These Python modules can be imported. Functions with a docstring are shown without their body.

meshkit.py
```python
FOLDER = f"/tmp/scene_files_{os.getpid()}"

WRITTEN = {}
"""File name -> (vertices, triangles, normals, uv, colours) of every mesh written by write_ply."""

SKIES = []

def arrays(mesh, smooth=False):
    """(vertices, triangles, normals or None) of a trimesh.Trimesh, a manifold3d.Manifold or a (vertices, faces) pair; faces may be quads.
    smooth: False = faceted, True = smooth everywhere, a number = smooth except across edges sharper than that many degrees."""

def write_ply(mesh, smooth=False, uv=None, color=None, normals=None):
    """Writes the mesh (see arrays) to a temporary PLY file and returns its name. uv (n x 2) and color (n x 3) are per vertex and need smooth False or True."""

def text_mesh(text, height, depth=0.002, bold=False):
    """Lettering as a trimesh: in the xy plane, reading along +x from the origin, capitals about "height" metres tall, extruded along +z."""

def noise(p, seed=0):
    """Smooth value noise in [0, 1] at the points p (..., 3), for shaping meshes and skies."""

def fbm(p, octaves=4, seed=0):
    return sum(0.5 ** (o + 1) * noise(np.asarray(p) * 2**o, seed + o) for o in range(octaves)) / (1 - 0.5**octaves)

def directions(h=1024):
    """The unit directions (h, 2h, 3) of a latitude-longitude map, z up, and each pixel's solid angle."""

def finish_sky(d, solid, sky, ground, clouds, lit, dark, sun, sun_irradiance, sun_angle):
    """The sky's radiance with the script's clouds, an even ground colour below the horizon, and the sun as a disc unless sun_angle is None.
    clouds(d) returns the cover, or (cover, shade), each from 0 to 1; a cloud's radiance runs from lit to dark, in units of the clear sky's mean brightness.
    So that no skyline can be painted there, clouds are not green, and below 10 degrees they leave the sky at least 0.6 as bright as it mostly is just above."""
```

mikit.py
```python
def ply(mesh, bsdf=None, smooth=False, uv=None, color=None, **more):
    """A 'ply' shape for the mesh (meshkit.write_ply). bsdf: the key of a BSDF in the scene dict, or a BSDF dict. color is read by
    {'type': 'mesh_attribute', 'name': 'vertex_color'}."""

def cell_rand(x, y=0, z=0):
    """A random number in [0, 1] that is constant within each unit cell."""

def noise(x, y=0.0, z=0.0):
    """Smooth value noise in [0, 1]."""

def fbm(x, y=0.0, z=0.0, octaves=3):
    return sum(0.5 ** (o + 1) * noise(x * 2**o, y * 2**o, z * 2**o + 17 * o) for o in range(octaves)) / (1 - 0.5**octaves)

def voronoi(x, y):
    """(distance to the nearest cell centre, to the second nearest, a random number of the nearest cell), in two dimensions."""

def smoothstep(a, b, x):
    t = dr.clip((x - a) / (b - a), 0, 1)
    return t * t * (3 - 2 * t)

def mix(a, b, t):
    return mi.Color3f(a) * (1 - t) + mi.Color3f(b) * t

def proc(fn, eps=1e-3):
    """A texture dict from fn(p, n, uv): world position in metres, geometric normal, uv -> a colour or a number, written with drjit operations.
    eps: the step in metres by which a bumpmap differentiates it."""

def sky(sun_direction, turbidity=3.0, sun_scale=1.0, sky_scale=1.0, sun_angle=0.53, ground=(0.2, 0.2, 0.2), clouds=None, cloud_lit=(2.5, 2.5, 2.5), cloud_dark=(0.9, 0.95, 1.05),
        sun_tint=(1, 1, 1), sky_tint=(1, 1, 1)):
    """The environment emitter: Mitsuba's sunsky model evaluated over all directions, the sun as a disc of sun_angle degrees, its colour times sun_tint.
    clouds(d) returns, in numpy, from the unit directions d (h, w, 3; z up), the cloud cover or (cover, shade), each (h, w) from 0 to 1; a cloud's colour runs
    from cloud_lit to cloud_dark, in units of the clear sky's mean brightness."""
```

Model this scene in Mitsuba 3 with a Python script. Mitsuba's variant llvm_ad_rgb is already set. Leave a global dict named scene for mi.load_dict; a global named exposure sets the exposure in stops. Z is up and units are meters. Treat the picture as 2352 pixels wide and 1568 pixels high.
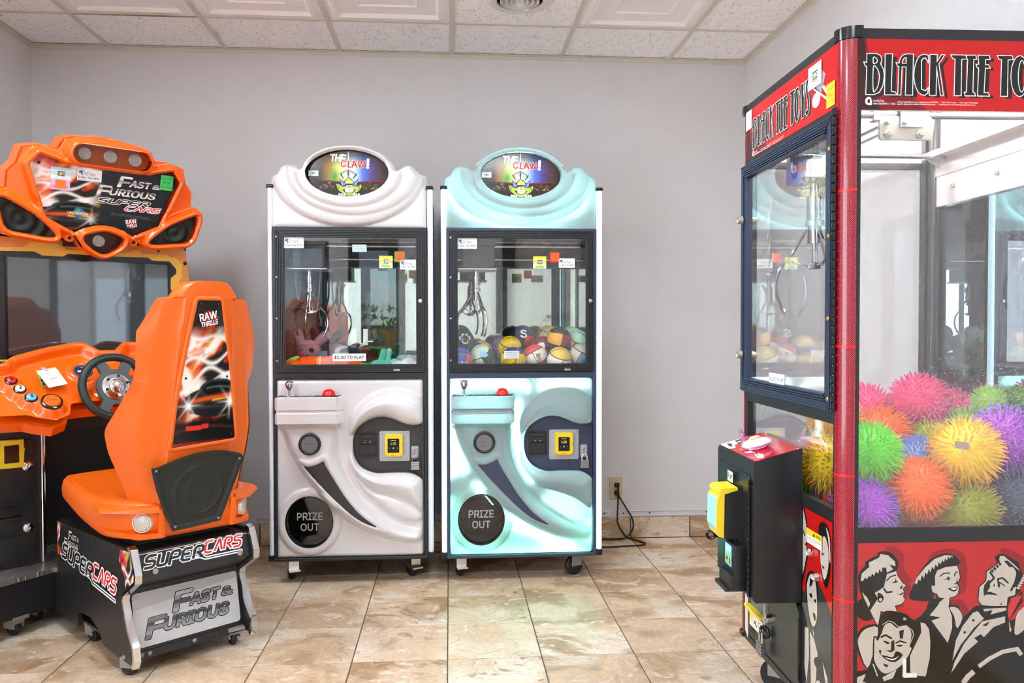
import math, numpy as np, trimesh, shapely, drjit as dr, mitsuba as mi, mikit, meshkit
from shapely.geometry import Polygon, LineString, Point, box as sbox
from shapely.ops import unary_union
from shapely import affinity
from scipy.ndimage import gaussian_filter
import manifold3d as mf

scene, labels = {}, {}
rng = np.random.default_rng(7)
PI = math.pi
# ------------------------------------------------------------------ camera, light, exposure
def _cam():
    yaw, pitch = 0.0761, -0.0205
    o = np.array([1.0617, -4.5347, 1.2103])
    fw = np.array([math.sin(yaw) * math.cos(pitch), math.cos(yaw) * math.cos(pitch), math.sin(pitch)])
    rt = np.array([math.cos(yaw), -math.sin(yaw), 0])
    up = np.cross(rt, fw) + 0.0012 * rt
    return mi.ScalarTransform4f().look_at(origin=o.tolist(), target=(o + fw).tolist(), up=up.tolist())
scene['camera'] = {'type': 'perspective', 'fov': 64.4, 'fov_axis': 'x', 'near_clip': 0.02, 'far_clip': 100, 'to_world': _cam()}
exposure = 0.0
scene['sky'] = mikit.sky([0.3, -0.5, 0.75], turbidity=4.0, sun_scale=0.0, sky_scale=3.0)
LAMP = 27.0                     # ceiling troffers (W/m2/sr)
LED = 60.0                      # light strips of the lit claw machine
UNSEEN_DAY = 6.2                       # glow of the unseen window shade, placed to brighten ceiling and walls
TROFFERS = [(1.38, -1.985), (-0.448, -1.985), (1.38, -4.42), (-0.448, -4.42)]

# ------------------------------------------------------------------ colours and materials
def lin(c):
    if isinstance(c, str):
        c = [int(c[i:i + 2], 16) / 255 for i in (0, 2, 4)]
    return [x / 12.92 if x <= 0.04045 else ((x + 0.055) / 1.055) ** 2.4 for x in c]
def rgb(c): return {'type': 'rgb', 'value': lin(c)}
def mat(name, color, rough=0.4, two=True, **k):
    b = {'type': 'principled', 'base_color': color if isinstance(color, dict) else rgb(color), 'roughness': rough, **k}
    scene[name] = {'type': 'twosided', 'bsdf': b} if two else b
def bumped(name, color, rough, fn, scale, eps=0.002, **k):
    b = {'type': 'principled', 'base_color': color if isinstance(color, dict) else rgb(color), 'roughness': rough, **k}
    scene[name] = {'type': 'twosided', 'bsdf': {'type': 'bumpmap', 'arbitrary': mikit.proc(fn, eps), 'scale': scale, 'bsdf': b}}
VC = {'type': 'mesh_attribute', 'name': 'vertex_color'}
mat('m_print', VC, 0.35); mat('m_print_gloss', VC, 0.12, specular=0.5); mat('m_soft', VC, 0.85, specular=0.2)
mat('m_rubber_toy', VC, 0.5, specular=0.2)
mat('m_white_gloss', 'dad5d5', 0.14, specular=0.55); mat('m_white', 'e9e7e6', 0.5); mat('m_led_off', 'e4e6ee', 0.3)
mat('m_black', '1d1d1f', 0.4); mat('m_black_matte', '171819', 0.7); mat('m_black_gloss', '101214', 0.15)
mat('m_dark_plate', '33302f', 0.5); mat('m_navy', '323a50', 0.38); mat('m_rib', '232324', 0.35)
mat('m_chrome', 'd8d8da', 0.12, metallic=1.0); mat('m_steel', 'b0b0b2', 0.28, metallic=1.0); mat('m_zinc', 'b9b4a8', 0.4, metallic=0.8)
mat('m_grey_metal', '8d8a86', 0.4, metallic=0.3); mat('m_grey_plastic', '6a6a6c', 0.45); mat('m_plate', 'aeb0b8', 0.35, metallic=0.4)
mat('m_orange', 'f66004', 0.13, specular=0.5, clearcoat=0.6, clearcoat_gloss=0.95); mat('m_orange_satin', 'dd5f10', 0.34, specular=0.45)
mat('m_red', 'e0110c', 0.2, clearcoat=0.5); mat('m_yellow', 'e6c81a', 0.35); mat('m_brass', 'c9a64a', 0.3, metallic=0.8)
mat('m_beige', 'cfb68d', 0.4); mat('m_cream', 'dcd6c8', 0.5); mat('m_paper', 'f3dcd2', 0.8)
mat('m_rubber', '121314', 0.55); mat('m_powder', '16181b', 0.3, specular=0.5)
mat('m_wheelgrip', '16211f', 0.45)
mat('m_tbar', 'cfc8ba', 0.5)
mat('m_red_lens', 'd30a26', 0.18, clearcoat=0.8, specular=0.6)
scene['m_screen'] = {'type': 'twosided', 'bsdf': {'type': 'principled', 'base_color': rgb('2a3434'), 'roughness': 0.03, 'specular': 1.0, 'clearcoat': 1.0, 'clearcoat_gloss': 1.0}}
scene['m_mirror'] = {'type': 'twosided', 'bsdf': {'type': 'conductor', 'material': 'none', 'specular_reflectance': {'type': 'rgb', 'value': [0.58, 0.69, 0.62]}}}
scene['m_glass'] = {'type': 'thindielectric', 'int_ior': 1.5}
scene['m_acrylic'] = {'type': 'thindielectric', 'int_ior': 1.45}
scene['m_smoke'] = {'type': 'thindielectric', 'int_ior': 1.5, 'specular_transmittance': {'type': 'rgb', 'value': [0.16, 0.17, 0.17]}}
scene['m_clear'] = {'type': 'dielectric', 'int_ior': 1.49}
scene['m_backlit'] = {'type': 'principledthin', 'base_color': rgb('c4cccc'), 'roughness': 0.16, 'eta': 1.5, 'diff_trans': 1.25}
scene['m_diffuser'] = {'type': 'principledthin', 'base_color': rgb('f4f4f4'), 'roughness': 0.4, 'eta': 1.5, 'diff_trans': 1.0}
N_ = mikit.noise; F_ = mikit.fbm
bumped('m_wall', {'type': 'proc', **{k: v for k, v in mikit.proc(lambda p, n, uv: mikit.mix(lin('d6d2d1'), lin('dbd7d6'), F_(p.x * 3 + p.y * 3, p.z * 3, 1.0, 2))).items() if k != 'type'}}, 0.75,
       lambda p, n, uv: F_(p.x * 110 + p.y * 37, p.z * 110, p.y * 90, 2), 0.0025, specular=0.2)
def _tilecol(p, n, uv):
    c = mikit.cell_rand(dr.floor((p.x - 0.0199) / 0.3433), dr.floor((p.y + 0.2314) / 0.3433))
    x, y, z = p.x + c * 37, p.y + c * 11, p.z
    wx = F_(x * 4, y * 4, z * 4 + c * 9, 3); wy = F_(x * 4 + 31, y * 4, z * 4, 3)
    a = F_(x * 3.0 + wx * 2.5, y * 5.0 + wy * 2.5, z * 5 + c * 5, 4)
    col = mikit.mix(lin('a5825f'), lin('d3b596'), mikit.smoothstep(0.30, 0.60, a))
    col = mikit.mix(col, lin('e4d2bd'), mikit.smoothstep(0.50, 0.78, wy) * 0.8)
    m = F_(x * 22 + wx * 6, y * 34 + wy * 6, z * 30 + c * 7, 3)
    col = mikit.mix(col, lin('8c6a4a'), mikit.smoothstep(0.60, 0.75, m) * mikit.smoothstep(0.45, 0.65, wx) * 0.7)
    col = mikit.mix(col, lin('efe2d2'), mikit.smoothstep(0.62, 0.72, 1 - m) * 0.45)
    v = dr.abs(F_(x * 6 + wx * 5, y * 11 + wy * 5, z * 9 + 5.0, 4) - 0.5)
    col = mikit.mix(col, lin('7d5f46'), (1 - mikit.smoothstep(0.0, 0.014, v)) * 0.45 * mikit.smoothstep(0.4, 0.6, wy))
    g = F_(x * 90, y * 90, z * 90, 2)
    return col * (0.86 + 0.28 * g) * (0.93 + 0.14 * c)
mat('m_tile', mikit.proc(_tilecol), 0.32, specular=0.45)
mat('m_grout', '5b534c', 0.9)
bumped('m_ceil', mikit.proc(lambda p, n, uv: mikit.mix(lin('f6f1ee'), lin('aca49d'), mikit.smoothstep(0.74, 0.84, N_(p.x * 210, p.y * 210, 1.0)) * mikit.smoothstep(0.40, 0.6, F_(p.x * 50, p.y * 50, 2.0, 2)))),
       0.9, lambda p, n, uv: F_(p.x * 90, p.y * 90, 0.0, 2), 0.002, specular=0.1)
mat('m_vinyl', 'f6efec', 0.45)
def _diamond(p, n, uv):
    a, b = (p.x * 0.743 + p.y * 0.669) * 46, (-p.x * 0.669 + p.y * 0.743) * 46
    i = dr.floor(a); j = dr.floor(b); fa, fb = a - i - 0.5, b - j - 0.5
    odd = dr.abs((i + j) * 0.5 - dr.floor((i + j) * 0.5)) > 0.25
    s, t = dr.select(odd, fa, fb), dr.select(odd, fb, fa)
    return mikit.smoothstep(1.0, 0.6, dr.sqrt(dr.square(s / 0.42) + dr.square(t / 0.13)))
bumped('m_diamond', 'bdb6ae', 0.3, _diamond, 0.003, 0.001, metallic=0.85)
def _mesh(p, n, uv):
    q = p.x * 900 + p.y * 900; r = p.z * 900
    return mikit.mix(lin('0c1210'), lin('2a3330'), mikit.smoothstep(0.2, 0.9, dr.sin(q) * dr.sin(r + q * 0.5)))
mat('m_grille', mikit.proc(_mesh), 0.5)
def _lens(p, n, uv):
    return mikit.mix(lin('6a0010'), lin('f02a44'), mikit.smoothstep(-.1, 0.9, dr.sin(p.z * 1150) * dr.sin((p.x - p.y) * 1100)))  # bright highlights of the prism facets are painted into the colour
mat('m_prism', mikit.proc(_lens), 0.12, clearcoat=0.8, specular=0.6)
mat('m_leaf', '7cb04a', 0.6)

# ------------------------------------------------------------------ helpers
def M4(t=(0, 0, 0), rz=0.0, R=None):
    m = np.eye(4)
    c, s = math.cos(rz), math.sin(rz)
    m[:3, :3] = [[c, -s, 0], [s, c, 0], [0, 0, 1]] if R is None else R
    m[:3, 3] = t
    return m
def Rx(a): return trimesh.transformations.rotation_matrix(a, [1, 0, 0])
def Ry(a): return trimesh.transformations.rotation_matrix(a, [0, 1, 0])
def Rz(a): return trimesh.transformations.rotation_matrix(a, [0, 0, 1])
def Tr(x, y, z): return M4((x, y, z))
def number(name):
    if name not in scene and not any(k.startswith(name + '__') for k in scene): return name
    i = 1
    while f'{name}_{i:03d}' in scene or any(k.startswith(f'{name}_{i:03d}__') for k in scene): i += 1
    return f'{name}_{i:03d}'
def numpart(name):
    if name not in scene: return name
    i = 1
    while f'{name}_{i:03d}' in scene: i += 1
    return f'{name}_{i:03d}'
FRAME = np.eye(4)
THING = ''
def thing(name, label, cat, group=None, frame=None, kind=None):
    global THING, FRAME
    THING = number(name)
    labels[THING] = {'label': label}
    if cat: labels[THING]['category'] = cat
    if group: labels[THING]['group'] = group
    if kind: labels[THING]['kind'] = kind
    if frame is not None: FRAME = frame
    return THING
def put(part, mesh, m, smooth=30, T=None, label=None, color=None, kind=None, **more):
    """One entry of the scene: part of THING (or the thing itself if part is '')."""
    key = numpart(THING + ('__' + part if part else ''))
    if isinstance(mesh, tuple) and isinstance(mesh[0], trimesh.Trimesh): mesh, color = mesh
    if isinstance(mesh, dict): d = dict(mesh)
    else:
        if color is not None: smooth = smooth if smooth in (True, False) else False
        d = mikit.ply(mesh, m, smooth=smooth, color=color)
    d['to_world'] = mi.ScalarTransform4f((FRAME if T is None else FRAME @ T).tolist())
    d.update(more)
    scene[key] = d
    if label or kind: labels[key] = {**({'label': label} if label else {}), **({'kind': kind} if kind else {})}
    return key
def cat(*ms): return trimesh.util.concatenate([m for m in ms if m is not None])
def tm(m, *Ts):
    m = m.copy()
    for T in Ts: m.apply_transform(T)
    return m
def mv(m, x=0, y=0, z=0): return tm(m, Tr(x, y, z))
def bx(x0, x1, y0, y1, z0, z1, b=0.0):
    if b <= 0: return mv(trimesh.creation.box([x1 - x0, y1 - y0, z1 - z0]), (x0 + x1) / 2, (y0 + y1) / 2, (z0 + z1) / 2)
    X, Y, Z = (x0, x1), (y0, y1), (z0, z1)
    p = []
    for i in (0, 1):
        for j in (0, 1):
            for k in (0, 1):
                c = np.array([X[i], Y[j], Z[k]], float); s = np.array([1 - 2 * i, 1 - 2 * j, 1 - 2 * k]) * b
                p += [c + s * [0, 1, 1], c + s * [1, 0, 1], c + s * [1, 1, 0], c + s * [.29, .29, 1], c + s * [.29, 1, .29], c + s * [1, .29, .29]]
    return trimesh.Trimesh(*_hull(p))
def _hull(p):
    h = mf.Manifold.hull_points(np.asarray(p, float)).to_mesh()
    return h.vert_properties[:, :3], h.tri_verts
def hull(p): return trimesh.Trimesh(*_hull(p))
def P(pts): return Polygon(pts).buffer(0)
def spl(pts, n=6, closed=True):
    p = np.asarray(pts, float); N = len(p); out = []
    for i in range(N if closed else N - 1):
        g = lambda k: p[k % N] if closed else p[min(max(k, 0), N - 1)]
        a, b, c, d = g(i - 1), g(i), g(i + 1), g(i + 2)
        for t in np.arange(n) / n:
            out.append(0.5 * (2 * b + (c - a) * t + (2 * a - 5 * b + 4 * c - d) * t * t + (3 * b - a - 3 * c + d) * t ** 3))
    if not closed: out.append(p[-1])
    return np.array(out)
def SP(pts, n=6): return Polygon(spl(pts, n)).buffer(0)
def rrect(x0, x1, z0, z1, r): return sbox(x0 + r, z0 + r, x1 - r, z1 - r).buffer(r, 6)
def ell(cx, cz, a, b, n=64):
    t = np.arange(n) * 2 * PI / n
    return Polygon(np.c_[cx + a * np.cos(t), cz + b * np.sin(t)])
def geoms(g): return [x for x in getattr(g, 'geoms', [g]) if x.geom_type == 'Polygon' and x.area > 1e-9]
XZ = np.array([[1, 0, 0, 0], [0, 0, 1, 0], [0, 1, 0, 0], [0, 0, 0, 1.0]])   # polygon (x, y) + height h -> (x, h, z)
def ext(poly, y0, y1):
    """Polygon in (x, z) extruded from y0 to y1 (y0 < y1)."""
    ms = [trimesh.creation.extrude_polygon(g, y1 - y0, engine='earcut') for g in geoms(poly)]
    m = cat(*ms); v = m.vertices
    return trimesh.Trimesh(np.c_[v[:, 0], v[:, 2] + y0, v[:, 1]], m.faces[:, ::-1], process=False)
def extx(poly, x0, x1):
    """Polygon in (y, z) extruded along x."""
    m = cat(*[trimesh.creation.extrude_polygon(g, x1 - x0, engine='earcut') for g in geoms(poly)]); v = m.vertices
    return trimesh.Trimesh(np.c_[v[:, 2] + x0, v[:, 0], v[:, 1]], m.faces, process=False)
def extz(poly, z0, z1):
    m = cat(*[trimesh.creation.extrude_polygon(g, z1 - z0, engine='earcut') for g in geoms(poly)])
    return mv(m, 0, 0, z0)
def bevel_ext(poly, y0, y1, b):
    """As ext, with a chamfer of b on the front (y0) edge."""
    return cat(ext(poly, y0 + b, y1), ext(poly.buffer(-b * 0.3), y0 + b * 0.3, y0 + b), ext(poly.buffer(-b), y0, y0 + b * 0.3))
def tube(pts, r, n=8, closed=False):
    p = np.asarray(pts, float); N = len(p)
    t = np.roll(p, -1, 0) - np.roll(p, 1, 0) if closed else np.gradient(p, axis=0)
    t /= np.linalg.norm(t, axis=1, keepdims=True) + 1e-12
    a = np.cross(t[0], [0, 0, 1.0] if abs(t[0][2]) < 0.9 else [1.0, 0, 0]); A = []
    for i in range(N):
        a = a - t[i] * (a @ t[i]); a /= np.linalg.norm(a); A.append(a.copy())
    A = np.array(A); B = np.cross(t, A); th = np.arange(n) * 2 * PI / n
    R = np.broadcast_to(r, (N,))[:, None, None]
    v = (p[:, None] + R * (np.cos(th)[None, :, None] * A[:, None] + np.sin(th)[None, :, None] * B[:, None])).reshape(-1, 3)
    f = []
    for i in range(N if closed else N - 1):
        for j in range(n):
            q = [i * n + j, i * n + (j + 1) % n, ((i + 1) % N) * n + (j + 1) % n, ((i + 1) % N) * n + j]
            f += [[q[0], q[1], q[2]], [q[0], q[2], q[3]]]
    if not closed:
        v = np.vstack([v, p[0], p[-1]]); k = len(v)
        for j in range(n):
            f += [[k - 2, (j + 1) % n, j], [k - 1, (N - 1) * n + j, (N - 1) * n + (j + 1) % n]]
    m = trimesh.Trimesh(v, f, process=False); 
    return m
def lathe(prof, n=32):
    """Profile (r, z) turned about z."""
    p = np.asarray(prof, float); th = np.arange(n) * 2 * PI / n; N = len(p)
    v = np.stack([p[:, 0:1] * np.cos(th), p[:, 0:1] * np.sin(th), np.repeat(p[:, 1:2], n, 1)], -1).reshape(-1, 3); f = []
    for i in range(N - 1):
        for j in range(n):
            a, b, c, d = i * n + j, i * n + (j + 1) % n, (i + 1) * n + (j + 1) % n, (i + 1) * n + j
            f += [[a, b, c], [a, c, d]]
    m = trimesh.Trimesh(v, f, process=False); m.merge_vertices(); m.update_faces(m.nondegenerate_faces()); return m
def lathey(prof, x, z, n=32):
    """Lathe about an axis that points to -y (towards the viewer), profile (r, d) with d measured forwards, centred at (x, z)."""
    return tm(lathe(prof, n), Rx(PI / 2), Tr(x, 0, z))
def cyl(p0, p1, r, n=16): return tube([p0, p1], r, n)
def ball(c, r, sub=3, sc=(1, 1, 1), rot=None):
    m = trimesh.creation.icosphere(subdivisions=sub, radius=1.0); m.apply_scale(np.array(sc) * r)
    if rot is not None: m.apply_transform(rot)
    return mv(m, *c)
def screw(x, z, r=0.005, y=0.0):
    return mv(lathey([(0, 0.004), (r * .3, 0.004), (r * .35, 0.0028), (r * .45, 0.0038), (r * .8, 0.003), (r, 0.001), (r, -0.002)], x, z, 12), 0, y, 0)
# ---- lettering and flat print
_T = {}
def tp(text, h=1.0, bold=True):
    """Lettering as a shapely polygon, capitals h tall, baseline at 0, from x = 0."""
    if (text, bold) not in _T:
        ms = []
        m = meshkit.text_mesh(text, 1.0, 0.01, bold)
        up = m.face_normals[:, 2] > 0.9
        t = m.vertices[m.faces[up]][:, :, :2]
        _T[text, bold] = shapely.union_all(shapely.buffer(shapely.polygons(t), 0.004, quad_segs=1)).buffer(-0.004)
    return affinity.scale(_T[text, bold], h, h, origin=(0, 0))
def lay(g, x, z, w=None, h=None, rot=0, shear=0, anchor='l'):
    """Places lettering with its lower left (or centre) at (x, z), optionally stretched to the width w and height h."""
    a = g.bounds
    if w or h:
        g = affinity.scale(g, (w / (a[2] - a[0])) if w else 1, (h / (a[3] - a[1])) if h else 1, origin=(0, 0)); a = g.bounds
    g = affinity.translate(g, -a[0] if anchor == 'l' else -(a[0] + a[2]) / 2, -a[1] if anchor == 'l' else -(a[1] + a[3]) / 2)
    if shear: g = affinity.affine_transform(g, [1, shear, 0, 1, 0, 0])
    if rot: g = affinity.rotate(g, rot, origin=(0, 0))
    return affinity.translate(g, x, z)
def smallcaps(words, h):
    """Each word with a tall first letter, as one polygon."""
    out, x = [], 0
    for w in words.split(' '):
        g = tp(w[0], h); out.append(affinity.translate(g, x - g.bounds[0], 0)); x += g.bounds[2] - g.bounds[0] + h * .04
        if w[1:]:
            g = tp(w[1:], h * .68); out.append(affinity.translate(g, x - g.bounds[0], h * 0.0)); x += g.bounds[2] - g.bounds[0]
        x += h * .18
    return unary_union(out)
def pr(layers, y=0.0):
    """A flat printed sheet facing -y: (polygon, colour) layers, later ones on top. Returns (mesh, vertex colours)."""
    vs, fs, cs, n, top = [], [], [], 0, None
    for g, c in reversed(layers):
        g = g.buffer(0)
        vis = g if top is None else g.difference(top)
        top = g if top is None else top.union(g)
        for q in geoms(vis):
            q = q.simplify(1e-5)
            if q.is_empty or q.area < 1e-9 or q.geom_type != 'Polygon': continue
            v, f = trimesh.creation.triangulate_polygon(q, engine='earcut')
            if len(f) == 0: continue
            v = np.asarray(v); col = np.array([lin(c)] * len(v)) if not callable(c) else np.array(c(v))
            # face towards -y
            a = v[f]; ccw = np.cross(a[:, 1] - a[:, 0], a[:, 2] - a[:, 0]) > 0
            f = np.where(ccw[:, None], f, f[:, ::-1])
            vs.append(np.c_[v[:, 0], np.full(len(v), y), v[:, 1]]); fs.append(f + n); cs.append(col); n += len(v)
    return trimesh.Trimesh(np.vstack(vs), np.vstack(fs), process=False), np.vstack(cs)
def gridmesh(poly, h, fn=None, blur=0.0, color=None):
    """A fine grid clipped to the polygon (x, z), pushed towards -y by fn(x, z, signed distance to the edge)."""
    x0, z0, x1, z1 = poly.bounds; nx, nz = int((x1 - x0) / h) + 3, int((z1 - z0) / h) + 3
    X, Z = np.meshgrid(x0 - h + np.arange(nx) * h, z0 - h + np.arange(nz) * h, indexing='ij')
    pts = shapely.points(X.ravel(), Z.ravel()); shapely.prepare(poly)
    rings = [r for g in geoms(poly) for r in [g.exterior, *g.interiors]]
    dist = np.full(X.size, 9.0); near = np.zeros(X.size, int)
    for k, r in enumerate(rings):
        dd = shapely.distance(pts, r); near = np.where(dd < dist, k, near); dist = np.minimum(dist, dd)
    ins = shapely.contains(poly, pts)
    H = fn(X.ravel(), Z.ravel(), np.where(ins, dist, -dist)).reshape(X.shape) if fn else np.zeros(X.shape)
    if blur: H = gaussian_filter(H, blur)
    x, z = X.ravel().copy(), Z.ravel().copy()
    s = np.flatnonzero(dist < 0.62 * h)
    for k, r in enumerate(rings):
        i = s[near[s] == k]
        if len(i):
            q = shapely.get_coordinates(shapely.line_interpolate_point(r, shapely.line_locate_point(r, pts[i]))); x[i], z[i] = q[:, 0], q[:, 1]
    if fn and len(s):
        H = H.copy(); Hr = H.ravel(); Hr[s] = fn(x[s], z[s], np.full(len(s), 1e-5)); H = Hr.reshape(X.shape)
    I = np.arange(nx * nz).reshape(nx, nz); a, b, c, d = I[:-1, :-1].ravel(), I[1:, :-1].ravel(), I[1:, 1:].ravel(), I[:-1, 1:].ravel()
    f = np.vstack([np.c_[a, b, c], np.c_[a, c, d]])
    v = np.c_[x, -H.ravel(), z]
    cen = v[f].mean(1); keep = shapely.contains_xy(poly, cen[:, 0], cen[:, 2])
    e = v[f][:, :, [0, 2]]; ar = np.cross(e[:, 1] - e[:, 0], e[:, 2] - e[:, 0]); keep &= np.abs(ar) > h * h * 0.02
    f = f[keep]; used = np.unique(f); re = np.zeros(len(v), int); re[used] = np.arange(len(used))
    m = trimesh.Trimesh(v[used], re[f], process=False)
    return (m, color(x[used], z[used])) if color else m
def sdist(poly):
    shapely.prepare(poly); b = poly.boundary
    def f(x, z):
        p = shapely.points(x, z); d = shapely.distance(p, b); return np.where(shapely.contains(poly, p), d, -d)
    return f
def dome(d, r, H):
    t = np.clip(d / r, 0, 1); return H * np.sqrt(np.maximum(0, 1 - (1 - t) ** 2))
def ridge(d, r, H): return H * np.sqrt(np.maximum(0, 1 - (d / r) ** 2))
def skirt(poly, y0, y1, t=0.004):
    """A thin wall round the polygon's outline from y0 to y1."""
    return ext(poly.difference(poly.buffer(-t)), y0, y1)
def caster(part, x, y, r=0.05, top=0.12, w=0.028, yaw=0.3, wheel='m_rubber', lever=False):
    c = Tr(x, y, 0) @ Rz(yaw)
    k = put(part, cat(bx(-.03, .03, -.03, .03, top - .012, top), bx(-.022, -.018, -.03 + .02, .045, r, top - .01), bx(.018, .022, -.03 + .02, .045, r, top - .01), bx(-.022, .022, -.012, .012, top - .03, top - .01),
            *([bx(-.024, .024, -.03, -.024, .055, .10), bx(-.026, .026, -.055, -.02, .05, .058)] if lever else [])), 'm_chrome' if lever else 'm_grey_metal', T=c)
    global THING
    t0 = THING; THING = k
    put('wheel', tm(lathe([(0, -w / 2), (r * .55, -w / 2), (r * .6, -w / 2 + .003), (r * .85, -w / 2 + .001), (r, -w / 4), (r, w / 4), (r * .85, w / 2 - .001), (r * .6, w / 2 - .003), (r * .55, w / 2), (0, w / 2)], 28), Ry(PI / 2), Tr(0, .022, r)), wheel, T=c)
    THING = t0
# ------------------------------------------------------------------ the room
XL, XR, YF, HC = -1.1566, 2.735, -6.2, 2.7021
def struct(name, mesh, m, smooth=False, label=None, cat=None):
    thing(name, label or name.replace('_', ' '), None, frame=np.eye(4), kind='structure'); put('', mesh, m, smooth)
struct('wall_back', bx(XL - .1, XR + .1, 0, .1, -.02, HC + .1), 'm_wall', label='light grey textured wall behind the claw machines')
struct('wall_left', bx(XL - .1, XL, YF, 0, -.02, HC + .1), 'm_wall', label='light grey wall at the far left behind the racing game')
struct('wall_right', bx(XR, XR + .1, YF, 0, -.02, HC + .1), 'm_wall', label='light grey wall behind the red crane machine')
# wall behind the camera, seen in the mirrors: a doorway with a glass door
DX0, DX1 = -0.02, 0.40
fr = sbox(XL - .1, -.02, XR + .1, HC + .1).difference(sbox(DX0, 0, DX1 + .02, 2.12)).difference(sbox(-.95, .9, -.35, 2.1))
struct('wall_front', tm(ext(fr, 0, .1), Tr(0, YF - .1, 0)), 'm_wall', label='light grey wall opposite the claw machines')
thing('door_1', 'dark framed glass door opposite, seen in the mirrors', None, frame=Tr(0, YF - .05, 0), kind='structure')
put('frame', ext(sbox(DX0 - .06, 0, DX1 + .08, 2.18).difference(sbox(DX0 + .05, .12, DX1 - .03, 2.06)), -.06, .06), 'm_black', False)
put('pane', bx(DX0 + .05, DX1 - .03, -.002, .0, .12, 2.06), 'm_glass', False)
put('handle', cat(bx(DX0 - .03, DX0 + .03, .06, .10, .95, 1.16, .004), tube([(DX0, .10, 1.0), (DX0, .14, 1.0), (DX0 + .10, .14, 1.0)], .009)), 'm_cream')
thing('window_1', 'dark framed window opposite', None, frame=Tr(0, YF - .05, 0), kind='structure')
put('frame', ext(sbox(-1.0, .85, -.3, 2.15).difference(sbox(-.93, .92, -.37, 2.08)), -.06, .06), 'm_black', False)
put('pane', bx(-.93, -.37, -.002, 0, .92, 2.08), 'm_glass', False)
for k, (x0, x1) in enumerate([(1.66, 1.80), (2.56, 2.70)]):
    thing('trim_1' if k == 0 else 'trim_2', 'dark vertical frame on the wall opposite', None, frame=np.eye(4), kind='structure'); put('', bx(x0, x1, YF, YF + .05, 0, 2.4), 'm_black', False)
struct('ground_outside', bx(-6, 6, -14, YF - .1, -.12, -.02), 'm_grout', label='paving outside the door')
thing('hedge', 'green shrubs outside the glass door', 'shrub', frame=np.eye(4))
g = np.random.default_rng(3); q = []
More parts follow.
